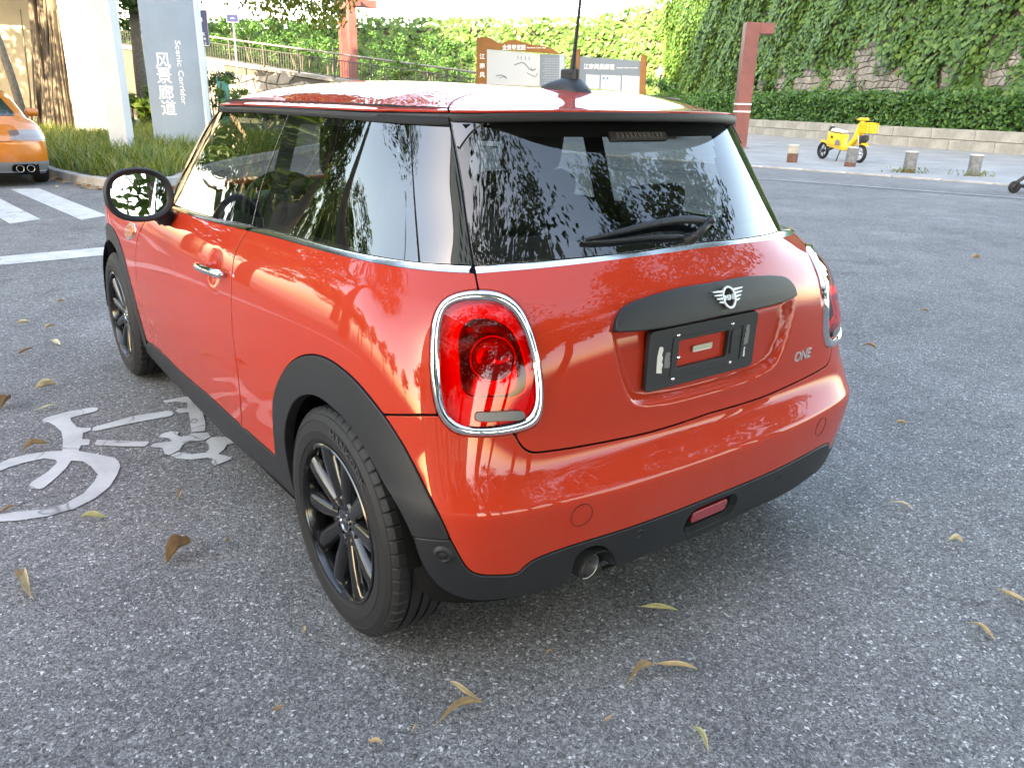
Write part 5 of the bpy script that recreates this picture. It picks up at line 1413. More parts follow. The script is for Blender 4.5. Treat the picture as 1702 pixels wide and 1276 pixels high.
# ================================================================== tall ivy wall, low block wall, hedge
WL = np.array([(27.2, 2.0), (28.4, 6.0), (29.9, 10.5), (31.0, 14.1), (32.3, 17.9), (33.9, 21.7), (36.5, 27.5), (40.0, 34.5), (44.0, 42.0)])
WLs = crom(WL, .5)
def wall_along(P, off):
    t = np.gradient(P, axis=0); t /= np.linalg.norm(t, axis=1, keepdims=True); n = np.stack([-t[:, 1], t[:, 0]], -1); return P+n*off, t, n
BLK = mat('wall_block', (.26, .25, .22), rough=.85, build=noisy((.27, .26, .225), 1.6, .32, .5, 25))
lw = empty('low_block_wall', (*WL[3], 0)); tag(lw, 'low wall of pale stone blocks in two courses below the hedge', 'wall')
L_ = np.concatenate([[0], np.cumsum(np.linalg.norm(np.diff(WLs, axis=0), axis=1))])
def at(s_): return np.array([np.interp(s_, L_, WLs[:, 0]), np.interp(s_, L_, WLs[:, 1])])
bm0 = None; hcourse = .39
for cse in range(2):
    s_ = .9*cse
    while s_ < L_[-1]-1.4:
        ln = 2.0; a, b_ = at(s_), at(s_+ln); c = (a+b_)/2; d = b_-a
        if bm0 is None: o = MB().box((0, 0, 0), (ln-.022, .34, hcourse-.018), bev=.012).build('block', BLK, lw); bm0 = o
        else: o = bm0.copy(); COL.objects.link(o); o.parent = lw
        o.location = (c[0]-WL[3][0], c[1]-WL[3][1], hcourse*(cse+.5)+.02); ang = math.atan2(d[1], d[0]); o.rotation_euler = (0, 0, ang+random.uniform(-.006, .006))
        o.location.x += random.uniform(-.008, .008); s_ += ln
mo = MB(); P, tt, nn = wall_along(WLs, 0); 
core = np.concatenate([P-nn*.12, (P+nn*.12)[::-1]]); mo.prism(core if area2(core) > 0 else core[::-1], -.05, .79); mo.build('mortar_core', mat('mortar', (.13, .125, .11), rough=.95), lw)
lw_children_fix = [c for c in lw.children if c.name.startswith('mortar')]
for c in lw_children_fix: c.location = (-WL[3][0], -WL[3][1], 0)
# soil behind and the hedge
def onwall(n, off_lo, off_hi, seed, smax=None):
    rs = np.random.RandomState(seed); s_ = rs.rand(n)*(smax or L_[-1]); P = np.stack([np.interp(s_, L_, WLs[:, 0]), np.interp(s_, L_, WLs[:, 1])], -1)
    tx = np.interp(s_, L_, nn[:, 0]); ty = np.interp(s_, L_, nn[:, 1]); nv = np.stack([tx, ty], -1); nv /= np.linalg.norm(nv, axis=1, keepdims=True)
    return rs, s_, P, nv
hd = empty('clipped_hedge', (*WL[3], 0)); tag(hd, 'dense green hedge growing above the low block wall', 'hedge')
n = 26000; rs, s_, P, nv = onwall(n, 0, 0, 3)
u = rs.rand(n); prof_o = np.where(u < .6, .02, rs.rand(n)*1.1); prof_z = np.where(u < .6, 0.78+rs.rand(n)*1.2, 1.98)
wig = .10*np.sin(s_*2.3)+.08*np.sin(s_*5.1+1)+.06*np.sin(s_*9.7)
o = prof_o-.05+rs.rand(n)*.30; z = prof_z+wig*(prof_z > 1.3)+rs.randn(n)*.06
C3 = np.concatenate([P-nv*o[:, None], z[:, None]], 1); N3 = np.concatenate([nv, np.full((n, 1), .7)], 1)
V, F = leaves(C3, unit(rs, n)+[0, 0, -.35], N3+.6*unit(rs, n), np.full(n, .19), .55, .2, 8)
k = mkfast('foliage', V-np.array([*WL[3], 0]), F, LEAF_HEDGE, hd); k['kind'] = 'stuff'
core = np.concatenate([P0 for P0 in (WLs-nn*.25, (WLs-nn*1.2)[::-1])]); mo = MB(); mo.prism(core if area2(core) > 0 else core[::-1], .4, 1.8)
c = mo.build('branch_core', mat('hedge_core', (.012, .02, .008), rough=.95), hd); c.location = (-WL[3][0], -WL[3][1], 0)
# ivy wall: right run behind the hedge, then turning across the far end
IV = np.array([(29.7, 6.2), (30.6, 9.4), (31.9, 13.7), (34.9, 21.2), (37.6, 27.1), (41.2, 34.2), (45.5, 42.5), (44.5, 45.5), (38, 49.0), (28, 54.5), (17, 60.5), (6, 66.5), (-4, 71)])
IVs = np.concatenate([crom(IV[:7], .6), crom(IV[7:], .6)]); LI = np.concatenate([[0], np.cumsum(np.linalg.norm(np.diff(IVs, axis=0), axis=1))])
_, ti, ni = wall_along(IVs, 0); sc = LI[len(crom(IV[:7], .6))-1]
def topz(s_): return np.interp(s_, [0, sc-14, sc, sc+6, sc+25, sc+45], [11.5, 10.6, 8.6, 7.2, 6.4, 5.5])
STONE = mat('rubble_stone', (.21, .195, .17), rough=.9, build=noisy((.21, .195, .17), 2.5, .35, .7, 20))
JOINT = mat('rubble_joint', (.07, .065, .055), rough=.95)
iw = empty('ivy_wall', (*IV[3], 0)); tag(iw, 'tall retaining wall covered in climbing ivy behind the hedge', 'wall'); O3 = np.array([*IV[3], 0])
V = []; F = []
for i, (p, nv, s_) in enumerate(zip(IVs, ni, LI)):
    V += [(*(p-O3[:2]), 0), (*(p-O3[:2]), topz(s_)-.3), (*(p-nv*1.2-O3[:2]), topz(s_)-.3)]
for i in range(len(IVs)-1):
    for k in range(2): F.append((3*i+k, 3*i+3+k, 3*i+4+k, 3*i+1+k))
mk('wall_face', V, F, JOINT, iw, smooth=False)
# bare patches: list of (photo px, radius) turned into wall coordinates
def wall_sz(px):
    best = None
    d = pray(px)
    for i in range(len(IVs)-1):
        a, b_ = IVs[i], IVs[i+1]; nv = ni[i]; den = d[:2]@nv
        if abs(den) < 1e-6: continue
        t_ = ((a-CAM[:2])@nv)/den; q = CAM+d*t_; f_ = ((q[:2]-a)@(b_-a))/((b_-a)@(b_-a))
        if -.02 <= f_ <= 1.02 and t_ > 0: return (LI[i]+f_*(LI[i+1]-LI[i]), q[2])
    return None
bare = [((1345, 137), 1.5, .9), ((1400, 135), 1.3, .9), ((1445, 112), 1.4, 1.6), ((1470, 140), 1.8, .9), ((1500, 150), 1.0, .6), ((1300, 140), .7, .8), ((1268, 140), .5, .7), ((1575, 135), .45, .8), ((1655, 140), .7, 1.0), ((1690, 95), .3, .5), ((1105, 120), 1.2, .7)]
bz = [(wall_sz(p), a, b_) for p, a, b_ in bare]; bz = [x for x in bz if x[0]]
n = 56000; rs = np.random.RandomState(17)
s_ = np.concatenate([rs.rand(n)*sc, sc+rs.rand(24000)*(LI[-1]-sc)]); n = len(s_)
z = .9+rs.rand(n)*(topz(s_)-.6)
cov = np.ones(n)
for (c0, a, b_) in bz: cov = np.minimum(cov, np.hypot((s_-c0[0])/a, (z-c0[1])/b_))
keep = cov+.25*rs.randn(n) > .95
s_, z = s_[keep], z[keep]; n = len(s_)
P = np.stack([np.interp(s_, LI, IVs[:, 0]), np.interp(s_, LI, IVs[:, 1])], -1); nv = np.stack([np.interp(s_, LI, ni[:, 0]), np.interp(s_, LI, ni[:, 1])], -1); nv /= np.linalg.norm(nv, axis=1, keepdims=True)
bul = .16+.14*np.sin(s_*1.3+z*.9)+.12*np.sin(s_*.47-z*1.7+2)+.08*np.sin(s_*3.1+z*2.3)
o = np.clip(bul, .04, .6)*rs.rand(n)**.5+.05
C3 = np.concatenate([P+nv*o[:, None], z[:, None]], 1)
D = np.concatenate([nv*.35, np.full((n, 1), -1)], 1)+.45*unit(rs, n); U = np.concatenate([nv, np.full((n, 1), .55)], 1)+.35*unit(rs, n)
V, F = leaves(C3, D, U, np.where(s_ < sc, .27, .34), .95, .3, 9); k = mkfast('ivy_leaves', V-O3, F, LEAF_IVY, iw); k['kind'] = 'stuff'
# rubble stones in the bare patches
def rubble(parent, pos, s0, s1, z0, z1, cs, cz, inside, seed, origin):
    """irregular stones on a jittered grid; pos(s,z)->(point, normal)"""
    rs = np.random.RandomState(seed); ns, nz = int((s1-s0)/cs)+1, int((z1-z0)/cz)+1
    gs = np.linspace(s0, s1, ns+1); gz = np.linspace(z0, z1, nz+1); G_ = np.stack(np.meshgrid(gs, gz), -1); G_[..., 0] += rs.uniform(-.28, .28, G_.shape[:2])*cs; G_[..., 1] += rs.uniform(-.3, .3, G_.shape[:2])*cz; G_[1::2, :, 0] += cs*.4
    cnt = 0
    for j in range(nz):
        for i in range(ns):
            q = np.array([G_[j, i], G_[j, i+1], G_[j+1, i+1], G_[j+1, i]]); c = q.mean(0)
            if not inside(c): continue
            q = c+(q-c)*.90; qi = c+(q-c)*.78; dp = .03+.05*rs.rand()
            V = []
            for (qq, d_) in ((q, -.04), (q, dp*.6), (qi, dp)):
                for w in qq: p, nvv = pos(w[0], w[1]); V.append(p+nvv*d_-origin)
            F = [(8, 9, 10, 11)]+[(a, (a+1) % 4, 4+(a+1) % 4, 4+a) for a in range(4)]+[(4+a, 4+(a+1) % 4, 8+(a+1) % 4, 8+a) for a in range(4)]
            mk('stone', V, F, STONE, parent, smooth=False); cnt += 1
    return cnt
def ivpos(s_, z): 
    nvv = np.array([np.interp(s_, LI, ni[:, 0]), np.interp(s_, LI, ni[:, 1]), 0]); return np.array([np.interp(s_, LI, IVs[:, 0]), np.interp(s_, LI, IVs[:, 1]), z]), nvv/np.linalg.norm(nvv)
smin = min(b[0][0] for b in bz)-2; smax = max(b[0][0] for b in bz)+2
rubble(iw, ivpos, smin, smax, 1.5, 6.5, .40, .28, lambda c: min(math.hypot((c[0]-q[0][0])/q[1], (c[1]-q[0][1])/q[2]) for q in bz) < 1.25, 3, O3)
# ================================================================== street things
def at_depth(px, dep): return CAM+pray(px)*dep
def vert_at(px, base):
    """point on the vertical line's facing plane through base seen at px"""
    n = np.array([FWD[0], FWD[1], 0]); n /= np.linalg.norm(n); return atplane(px, base, n)
RZC = math.atan2(-FWD[0], FWD[1])            # turn of a thing that faces the viewer (its -y side towards us)
REDP = mat('red_steel', (.14, .04, .034), rough=.5, build=noisy((.15, .042, .035), 3, .25, .2, 40))
# ---- red steel posts
b0 = atz((1226, 247), .03); top = vert_at((1234, 38), b0); hgt = top[2]
p = empty('red_steel_post', (b0[0], b0[1], 0), RZC); tag(p, 'tall rust-red square post with a short arm at its top', 'post')
wP = .46
MB().box((0, 0, hgt/2), (wP, wP, hgt), bev=.012).build('shaft', REDP, p)
MB().box((wP/2+.24, 0, hgt-.17), (.48, wP*.9, .34), bev=.012).build('arm', REDP, p)
MB().box((0, 0, .05), (.62, .62, .10), bev=.02).build('base_plate', mat('post_base', (.16, .15, .14), rough=.8), p)
for zz in (.31, .37): MB().box((0, 0, hgt*zz), (wP+.015, wP+.015, .05)).build('tape_band', STK, p)
# portal on the ramp
pb = at_depth((588, 132), 40.0)
p = empty('red_steel_portal', (pb[0], pb[1], 0), RZC+.5); tag(p, 'rust-red steel portal standing behind the ramp railing', 'post')
zt = at_depth((585, 4), 40)[2]
for (x, y) in ((0, 0), (.35, 2.6)): MB().box((x, y, (zt+.9)/2), (.40, .40, zt+.9), bev=.012).build('shaft', REDP, p)
MB().box((.17, 1.3, zt-.15), (.36, 3.6, .36), bev=.012).build('beam', REDP, p)
MB().box((.75, .1, zt-.15), (1.1, .34, .36), bev=.012).build('beam', REDP, p)

# ---- panorama map boards
ORN = mat('ochre_board', (.22, .085, .014), rough=.6, build=noisy((.22, .085, .014), 2, .15))
PALE = mat('pale_board', (.33, .38, .42), rough=.45)
MAPW = mat('map_sheet', (.40, .43, .44), rough=.4)
GREYB = mat('grey_board', (.14, .175, .205), rough=.45)
WHT = mat('white_letter', (.80, .80, .79), rough=.5)
INKG = mat('grey_ink', (.12, .15, .16), rough=.6)
def words(txt, w, h, pos, mt, par, nm='lettering', d=.004):
    A, F = fit_text(txt, w, h, d, .012); A2 = np.stack([A[:, 0]+pos[0], -A[:, 2]+pos[1], A[:, 1]+pos[2]], -1)
    return mk(nm, A2, [f[::-1] for f in F], mt, par, smooth=False)
def sign_frame(px_tl, px_br, dep, yaw):
    """maps photo px on the board's plane to its local x,z"""
    o = at_depth(px_tl, dep); q = empty('information_board', (o[0], o[1], 0), RZC+yaw)
    X = np.array([math.cos(RZC+yaw), math.sin(RZC+yaw), 0]); Nn = np.array([X[1], -X[0], 0])
    def loc(px): 
        a = atplane(px, o, Nn)-np.array([o[0], o[1], 0]); return np.array([a@X, a[2]])
    return q, loc
def board(par, loc, pxs, mt, y, th, nm):
    P = [loc(p) for p in pxs]; mb = MB(); n = len(P)
    V = [(a[0], y, a[1]) for a in P]+[(a[0], y+th, a[1]) for a in P]
    mb.add(V, [tuple(range(n)), tuple(range(2*n-1, n-1, -1))]+[(i, (i+1) % n, n+(i+1) % n, n+i) for i in range(n)])
    o = mb.build(nm, mt, par)
    bm = bmesh.new(); bm.from_mesh(o.data); bmesh.ops.recalc_face_normals(bm, faces=bm.faces[:]); bm.to_mesh(o.data); bm.free(); return o
c2 = lambda pts: [(770+a*.188, 50+b*.188) for a, b in pts]
q, loc = sign_frame((791, 63), None, 27, -.25); tag(q, 'ochre framed panorama map board with a wavy top edge', 'sign')
top = crom(c2([(118, 70), (180, 63), (230, 72), (280, 98), (335, 120), (380, 102), (440, 86), (500, 98), (580, 125), (680, 140), (760, 155), (850, 212)]), 3)
board(q, loc, list(map(tuple, top))+c2([(850, 215), (205, 168), (205, 700), (112, 690)]), ORN, 0, .16, 'frame')
board(q, loc, c2([(205, 170), (678, 212), (672, 720), (205, 700)]), MAPW, .03, .08, 'map_panel')
board(q, loc, c2([(684, 213), (890, 222), (880, 730), (676, 720)]), GREYB, .03, .08, 'text_panel')
board(q, loc, c2([(850, 213), (892, 222), (884, 735), (845, 735)]), PALE, .02, .12, 'edge_post')
def wl_(q, loc, txt, cpx, wpx, hpx, mt, y=-.006, nm='lettering'):
    c_, a_, h_ = loc(c2([cpx])[0]), loc(c2([(cpx[0]+wpx, cpx[1])])[0]), loc(c2([(cpx[0], cpx[1]+hpx)])[0])
    return words(txt, abs(a_[0]-c_[0]), abs(h_[1]-c_[1]), (c_[0], y, c_[1]), mt, q, nm)
wl_(q, loc, '全景导览图', (447, 155), 205, 48, WHT); wl_(q, loc, 'Panoramic Guide Map', (645, 160), 165, 16, WHT)
for ch, y in (('江', 235), ('南', 318), ('风', 398)): wl_(q, loc, ch, (168, y), 46, 48, WHT)
for i, y in enumerate(range(258, 470, 21)): wl_(q, loc, '- - - - - - -', (785, y), 120+20*(i % 3), 7, PALE, .026, 'text_line')
# river line and hills of the map
for pts, w in (([(450, 312), (490, 295), (530, 292), (565, 325), (600, 355), (640, 345)], 4), ([(560, 380), (600, 400), (640, 410), (655, 380)], 3), ([(290, 410), (330, 400), (380, 420)], 4), ([(320, 430), (350, 415), (385, 432)], 3), ([(600, 330), (605, 360), (630, 350)], 3), ([(480, 230), (482, 260)], 3), ([(510, 232), (512, 262)], 3), ([(545, 234), (548, 264)], 3), ([(580, 236), (582, 266)], 3)):
    l_ = [loc(p) for p in c2(list(map(tuple, crom(pts, 8))))]; MB().tube([(a[0], .026, a[1]) for a in l_], w*.0035, 5).build('map_line', INKG, q)
for x in (.15, 2.2): MB().box((x, .08, .45), (.14, .10, .9)).build('leg', GREYB, q)
q, loc = sign_frame((966, 92), None, 27, -.25); tag(q, 'grey scenic corridor board between two ochre posts', 'sign')
board(q, loc, c2([(975, 165), (1028, 172), (1020, 700), (965, 700)]), ORN, -.02, .2, 'post'); board(q, loc, c2([(1572, 218), (1618, 222), (1600, 740), (1556, 735)]), ORN, -.02, .2, 'post')
board(q, loc, c2([(1028, 235), (1575, 275), (1562, 740), (1018, 700)]), GREYB, .02, .08, 'panel')
for i, (a, b_) in enumerate(((1085, 1205), (1218, 1392), (1405, 1560))): board(q, loc, c2([(a, 392+i*5), (b_, 400+i*5), (b_-8, 700), (a-10, 690)]), MAPW, .012, .01, 'notice')
wl_(q, loc, '江南风景廊道', (1200, 325), 275, 50, WHT, .014); wl_(q, loc, 'Jiangnan Scenic Corridor', (1450, 336), 190, 14, WHT, .014)
wl_(q, loc, '- -', (1258, 428), 50, 18, mat('blue_print', (.06, .14, .42), rough=.5), .008)

# ---- white pylon sign
PYL = mat('pylon_panel', (.26, .32, .38), rough=.38, spec=.5, build=noisy((.26, .32, .38), 1.2, .1))
o = atz((259, 253), .11); X = np.array([math.cos(RZC), math.sin(RZC), 0])
q = empty('pylon_sign', (o[0], o[1], 0), RZC+.10); tag(q, 'tall pale blue-grey pylon sign with white vertical lettering in the grass', 'sign')
Xl = np.array([math.cos(RZC+.10), math.sin(RZC+.10), 0]); Nl = np.array([Xl[1], -Xl[0], 0])
def ploc(px): a = atplane(px, o, Nl)-np.array([o[0], o[1], 0]); return np.array([a@Xl, a[2]])
wl0 = ploc((259, 253))[0]; wr0 = ploc((338, 180))[0]
MB().box(((wl0+wr0)/2, .16, 2.9), (wr0-wl0, .32, 5.9), bev=.01).build('panel', PYL, q)
MB().box((wr0+.03, .16, 2.9), (.06, .30, 5.9), bev=.004).build('edge_strip', mat('pylon_edge', (.62, .64, .65), rough=.4), q)
c1 = lambda a, b: (a*.2586, b*.2586)
for ch, px in (('风', (1047, 392)), ('景', (1055, 487)), ('廊', (1068, 593)), ('道', (1085, 692))):
    c_ = ploc(c1(*px)); w_ = .32; words(ch, w_, w_, (c_[0], -.005, c_[1]), WHT, q, 'character', .01)
for ch, z in (('南', 4.62), ('江', 5.10)): words(ch, .32, .32, (ploc(c1(1040, 300))[0]-.02, -.005, z-.6), WHT, q, 'character', .01)
a0, a1 = ploc(c1(1148, 350)), ploc(c1(1182, 620)); cc = (a0+a1)/2
for wd, wl2, dz2 in (('Scenic', .52, .44), ('Corridor', .70, -.25)):
    A, F = fit_text(wd, wl2, .115, .008); mk('latin_lettering', np.stack([A[:, 1]+cc[0], -A[:, 2]-.005, -A[:, 0]+cc[1]+dz2], -1), [f[::-1] for f in F], WHT, q, smooth=False)

# ---- white post in front, big white pier behind, both in the planted island
WPL = mat('white_plaster', (.58, .58, .57), rough=.6, build=noisy((.58, .58, .57), 1.5, .10))
o = atz((207, 262), .11); q = empty('white_post', (o[0], o[1], 0), RZC); tag(q, 'plain square white post standing in the grass before the pier', 'post')
MB().box((0, 0, 3), (.36, .30, 6), bev=.01).build('shaft', WPL, q); MB().box((0, 0, .16), (.52, .52, .1), bev=.01).build('foot', WPL, q)
o = atz((165, 232), .1); q = empty('white_pier', (o[0], o[1], 0), RZC+.45); tag(q, 'broad white plastered pier with a small blue plate beside the banyan', 'column')
MB().box((0, .4, 3.5), (1.05, 1.0, 7), bev=.01).build('shaft', WPL, q)
BLUE = mat('sign_blue', (.010, .035, .14), rough=.45)
MB().box((.53, 0, 3.0), (.04, .34, .95), bev=.005).build('blue_plate', BLUE, q)
# ---- blue traffic signs
def blue_sign(px, w, h, dep, poleh, label, glyph, pm=None):
    c_ = at_depth(px, dep); q = empty('blue_sign', (c_[0], c_[1], 0), RZC); tag(q, label, 'sign', None)
    MB().box((0, 0, c_[2]), (w, .03, h), bev=.01).build('plate', pm or BLUE, q)
    mb = MB(); ringprism(mb, [tuple(p) for p in rrect(0, 0, w*.94, h*.96, .03)], [tuple(p) for p in rrect(0, 0, w*.91, h*.93, .027)], 0, .004)
    mk('border', [(v[0], -.016-v[2], c_[2]+v[1]) for v in mb.V], mb.F, WHT, q, smooth=False)
    for (tx, zz, ww, hh) in glyph: words(tx, ww, hh, (0, -.018, c_[2]+zz), WHT, q)
    MB().tube([(0, .05, 0), (0, .05, c_[2]+h*.4)], .035, 10).build('pole', mat('galvanised', (.35, .36, .37), rough=.4, metal=.7), q, smooth=True)
blue_sign((334, 47), .44, .98, 22.5, 4, 'tall narrow blue notice sign half hidden behind the pylon', [('P', .16, .14, .26), ('停车', -.16, .22, .10), ('收费处', -.28, .26, .08), ('入口', -.40, .22, .08)])
blue_sign((386.5, 31), .62, .36, 38, 4, 'small blue direction sign on a pole against the sky', [('→', 0, .20, .06)], mat('deep_blue', (.002, .010, .055), rough=.6, spec=.2))
# ---- lamp masts beyond the wall
for px, r, lab in (((624, 24), .85, 'thick pale concrete mast rising behind the ivy wall'), ((713, 24), .28, 'slim pale lamp mast rising behind the ivy wall')):
    c_ = at_depth(px, 75); q = empty('lamp_mast', (c_[0], c_[1], 0)); tag(q, lab, 'mast')
    MB().tube([(0, 0, 0), (0, 0, c_[2]), (0, 0, c_[2]+10)], [r*.85, r*.62, r*.4], 14).build('shaft', mat('mast_concrete', (.5, .5, .48), rough=.8), q, smooth=True)
    MB().box((.6, 0, c_[2]+9.9), (1.6, .3, .2), bev=.05).build('lamp_head', mat('mast_concrete', (.5, .5, .48)), q)

# ---- ramp with stone retaining wall and railing
RA, RB = at_depth((330, 95), 40.0), at_depth((800, 150), 36.0); RA[2] = RB[2] = 0
rd = (RB-RA)[:2]; rL = np.linalg.norm(rd); rd = rd/rL; rn = np.array([rd[1], -rd[0]])
if rn@(CAM[:2]-RA[:2]) < 0: rn = -rn
Nn3 = np.array([rn[0], rn[1], 0])
def rloc(px): a = atplane(px, RA, Nn3)-RA; return a[:2]@rd, a[2]
dk = [rloc(p) for p in ((346, 97), (434, 114), (527, 127), (579, 133.5))]; rt = [rloc(p) for p in ((339, 61), (465, 75), (579, 93), (656, 103.5), (760, 116))]
ds = np.polyfit([a for a, b in dk], [b for a, b in dk], 1); ts = np.polyfit([a for a, b in rt], [b for a, b in rt], 1)
s0, s1 = -6.0, rL+9.0
rz = math.atan2(rd[1], rd[0])
rp = empty('access_ramp', (RA[0], RA[1], 0), rz); tag(rp, 'sloping access ramp on a rubble stone retaining wall', 'ramp')
sg_ = 1 if (np.array([-rd[1], rd[0]])@rn) > 0 else -1        # local +y side that faces the viewer
dz = lambda s_: max(ds[0]*s_+ds[1], .05)
RAMPC = mat('ramp_concrete', (.20, .19, .17), rough=.85, build=noisy((.20, .19, .17), 2, .25))
V = []; F = []
for s_ in np.linspace(s0, s1, 24): V += [(s_, sg_*.0, dz(s_)), (s_, -sg_*2.6, dz(s_)), (s_, 0, -.05)]
for i in range(23): F += [(3*i, 3*i+1, 3*i+4, 3*i+3)]
mk('deck', V, F, RAMPC, rp, smooth=False)
V = []; F = []
for s_ in np.linspace(s0, s1, 24): V += [(s_, sg_*.02, dz(s_)-.12), (s_, sg_*.02, -.05)]
for i in range(23): F.append((2*i, 2*i+1, 2*i+3, 2*i+2))
mk('wall_core', V, F, JOINT, rp, smooth=False)
V = []; F = []
for s_ in np.linspace(s0, s1, 24):
    for (y, z) in ((.10, .02), (.10, -.14), (-.1, -.14), (-.1, .02)): V.append((s_, sg_*y, dz(s_)+z))
for i in range(23):
    for k in range(4): F.append((4*i+k, 4*i+(k+1) % 4, 4*i+4+(k+1) % 4, 4*i+4+k))
mk('coping', V, F, RAMPC, rp, smooth=False)
rubble(rp, lambda a, b_: (np.array([a, sg_*.03, b_]), np.array([0, sg_*1.0, 0])), -2.0, 11.0, .2, 4.2, .75, .5, lambda c: c[1] < dz(c[0])-.30, 7, np.zeros(3))
rail = empty('ramp_railing', (RA[0], RA[1], 0), rz); tag(rail, 'grey metal picket railing running down the ramp edge', 'railing')
RAILM = mat('railing_paint', (.06, .058, .055), rough=.45, metal=.3)
hr = lambda s_: ts[0]*s_+ts[1]
MB().tube([(s_, sg_*.02, hr(s_)) for s_ in np.linspace(s0, s1, 8)], .045, 8).build('top_rail', mat('rail_cap', (.16, .15, .135), rough=.5), rail, smooth=True)
MB().tube([(s_, sg_*.02, hr(s_)-.28) for s_ in np.linspace(s0, s1, 8)], .028, 6).build('middle_rail', RAILM, rail)
MB().tube([(s_, sg_*.02, dz(s_)+.10) for s_ in np.linspace(s0, s1, 8)], .028, 6).build('bottom_rail', RAILM, rail)
pk = None; hh = (hr(3)-.28)-(dz(3)+.10)
ps = np.arange(s0+.07, s1, .14)
for i, s_ in enumerate(ps):
    if i % 14 == 0:
        MB().box((s_, sg_*.02, (dz(s_)+hr(s_))/2), (.07, .07, hr(s_)-dz(s_))).build('post', RAILM, rail)
    if pk is None: pk = MB().box((0, 0, 0), (.028, .02, hh)).build('picket', RAILM, rail); o = pk
    else: o = pk.copy(); COL.objects.link(o); o.parent = rail
    o.location = (s_, sg_*.02, (dz(s_)+.10+hr(s_)-.28)/2)
# shrubs on the ramp side and a lit bush among the railing
def bush(name, px, dep, rad, n, leaf, seed, label, group=None, mt=None, flat=.8, aspect=.5, zc=None):
    c_ = at_depth(px, dep); q = empty(name, (c_[0], c_[1], 0)); tag(q, label, 'shrub', group)
    (V, F), cl = crown(rad, n, max(12, int(n/70)), leaf, seed, flat, .2); V = V+np.array([0, 0, c_[2]])
    V[:, 2] = np.maximum(V[:, 2], .05); mkfast('foliage', V, F, mt or LEAF_BUSH, q)
    mb = MB()
    for i in range(5): mb.tube([(random.uniform(-.15, .15), random.uniform(-.15, .15), 0), Vector(cl[i])*.5+Vector((0, 0, c_[2]))], [.04, .015], 6)
    mb.build('stem', BARK, q); return q
bush('ramp_shrub', (672, 112), 35.0, .75, 900, .12, 41, 'yellow-green shrub leaning over the ramp railing', mt=LEAF_BUSH)
for i, (px, dep, r_) in enumerate([((430, 70), 46, 1.9), ((500, 74), 46, 1.7), ((545, 86), 45, 1.6), ((640, 92), 45, 1.7), ((720, 100), 44, 1.8), ((770, 108), 43, 1.6), ((395, 62), 47, 1.6)]):
    bush('ramp_hedge_shrub', px, dep, r_, 1500, .17, 50+i, 'green shrub behind the ramp railing, '+['beside the small blue sign', 'between blue sign and red portal', 'next to the red portal on the pylon side', 'next to the red portal on the map board side', 'behind the yellow-green shrub', 'beside the ochre map board', 'at the head of the ramp'][i], 'shrubs behind the ramp railing', LEAF_HEDGE)
bush('big_leaf_shrub', (224, 165), 27.0, 1.25, 520, .42, 61, 'large-leaved sunlit shrub between the white post and the pylon', mt=leafmat('big_leaf', (.06, .12, .02), (.11, .19, .03), (.22, .26, .05), .4))
bush('wall_shrub', (352, 140), 33.0, 1.1, 800, .16, 62, 'dark shrub growing against the ramp stone wall', mt=LEAF_FAR)
bush('wall_shrub', (385, 152), 30.0, .7, 600, .14, 63, 'small yellow-green shrub at the foot of the ramp wall', mt=LEAF_BUSH)
bush('corner_shrub', (1100, 165), 33.0, 1.5, 1400, .16, 64, 'rounded green shrub beside the grey board', mt=LEAF_HEDGE)
t_ = make_tree('garden_tree', (6.6, 33.5, 0), 7.4, 2.2, 71, 'dark leafy garden tree behind the white post', None, LEAF_TREE, n=5200, leaf=.24, clumps=60)
# green bin by the stone wall
c_ = at_depth((371, 150), 36); q = empty('green_box', (c_[0], c_[1], 0), RZC); tag(q, 'teal green cabinet standing against the stone wall', 'cabinet')
GRN = mat('teal_paint', (.06, .26, .20), rough=.5); MB().box((0, 0, c_[2]*.5+.25), (.45, .4, c_[2]+.5), bev=.02).build('body', GRN, q); MB().box((0, 0, c_[2]+.53), (.52, .46, .06), bev=.02).build('lid', GRN, q)

# ---- banyan with aerial roots
bb = atz((124, 228), .1); q = empty('banyan_tree', (bb[0], bb[1], 0), RZC); tag(q, 'old banyan with a trunk of fused aerial roots beside the orange car', 'tree')
ROOT = mat('banyan_bark', (.10, .08, .058), rough=.85, build=noisy((.11, .085, .06), 5, .4, .6, 25))
rs = np.random.RandomState(9); sc_b = 1.0; mb = MB()
for i in range(58):
    a = rs.rand()*2*math.pi; r0 = .45+.38*rs.rand(); r1 = .16+.34*rs.rand(); tw = rs.uniform(-1.7, 1.7); pts = []; rr = []
    th = rs.choice([.04, .06, .09, .15], p=[.35, .3, .25, .1])
    for k, t in enumerate(np.linspace(0, 1, 10)):
        r = r0*(1-t)**1.6+r1*(1-(1-t)**1.6); r *= 1+.06*math.sin(7*t+i); aa = a+tw*t+.12*math.sin(5*t+i*1.7)
        pts.append((r*math.cos(aa)*1.12-.05+.05*t, r*math.sin(aa), t*5.6-.15)); rr.append(th*(1.25-.5*t+.15*math.sin(9*t+i)))
    mb.tube(pts, rr, 7)
mb.tube([(0, 0, -.1), (.05, 0, 2.5), (.1, 0, 5.6)], [.52, .42, .40], 14); mb.build('trunk', ROOT, q, smooth=True)
mb = MB()
for i in range(16):
    a = rs.uniform(-.9, .9)-math.pi/2; r_ = rs.uniform(.62, .9); x = r_*math.cos(a)*1.2; y = r_*math.sin(a)
    mb.tube([(x*1.15, y*1.15, -.1), (x, y, 1.2), (x*.8+rs.uniform(-.2, .2), y*.7, 3.4)], [.03, .022, .016], 6)
mb.build('aerial_root', ROOT, q, smooth=True)
mb = MB()
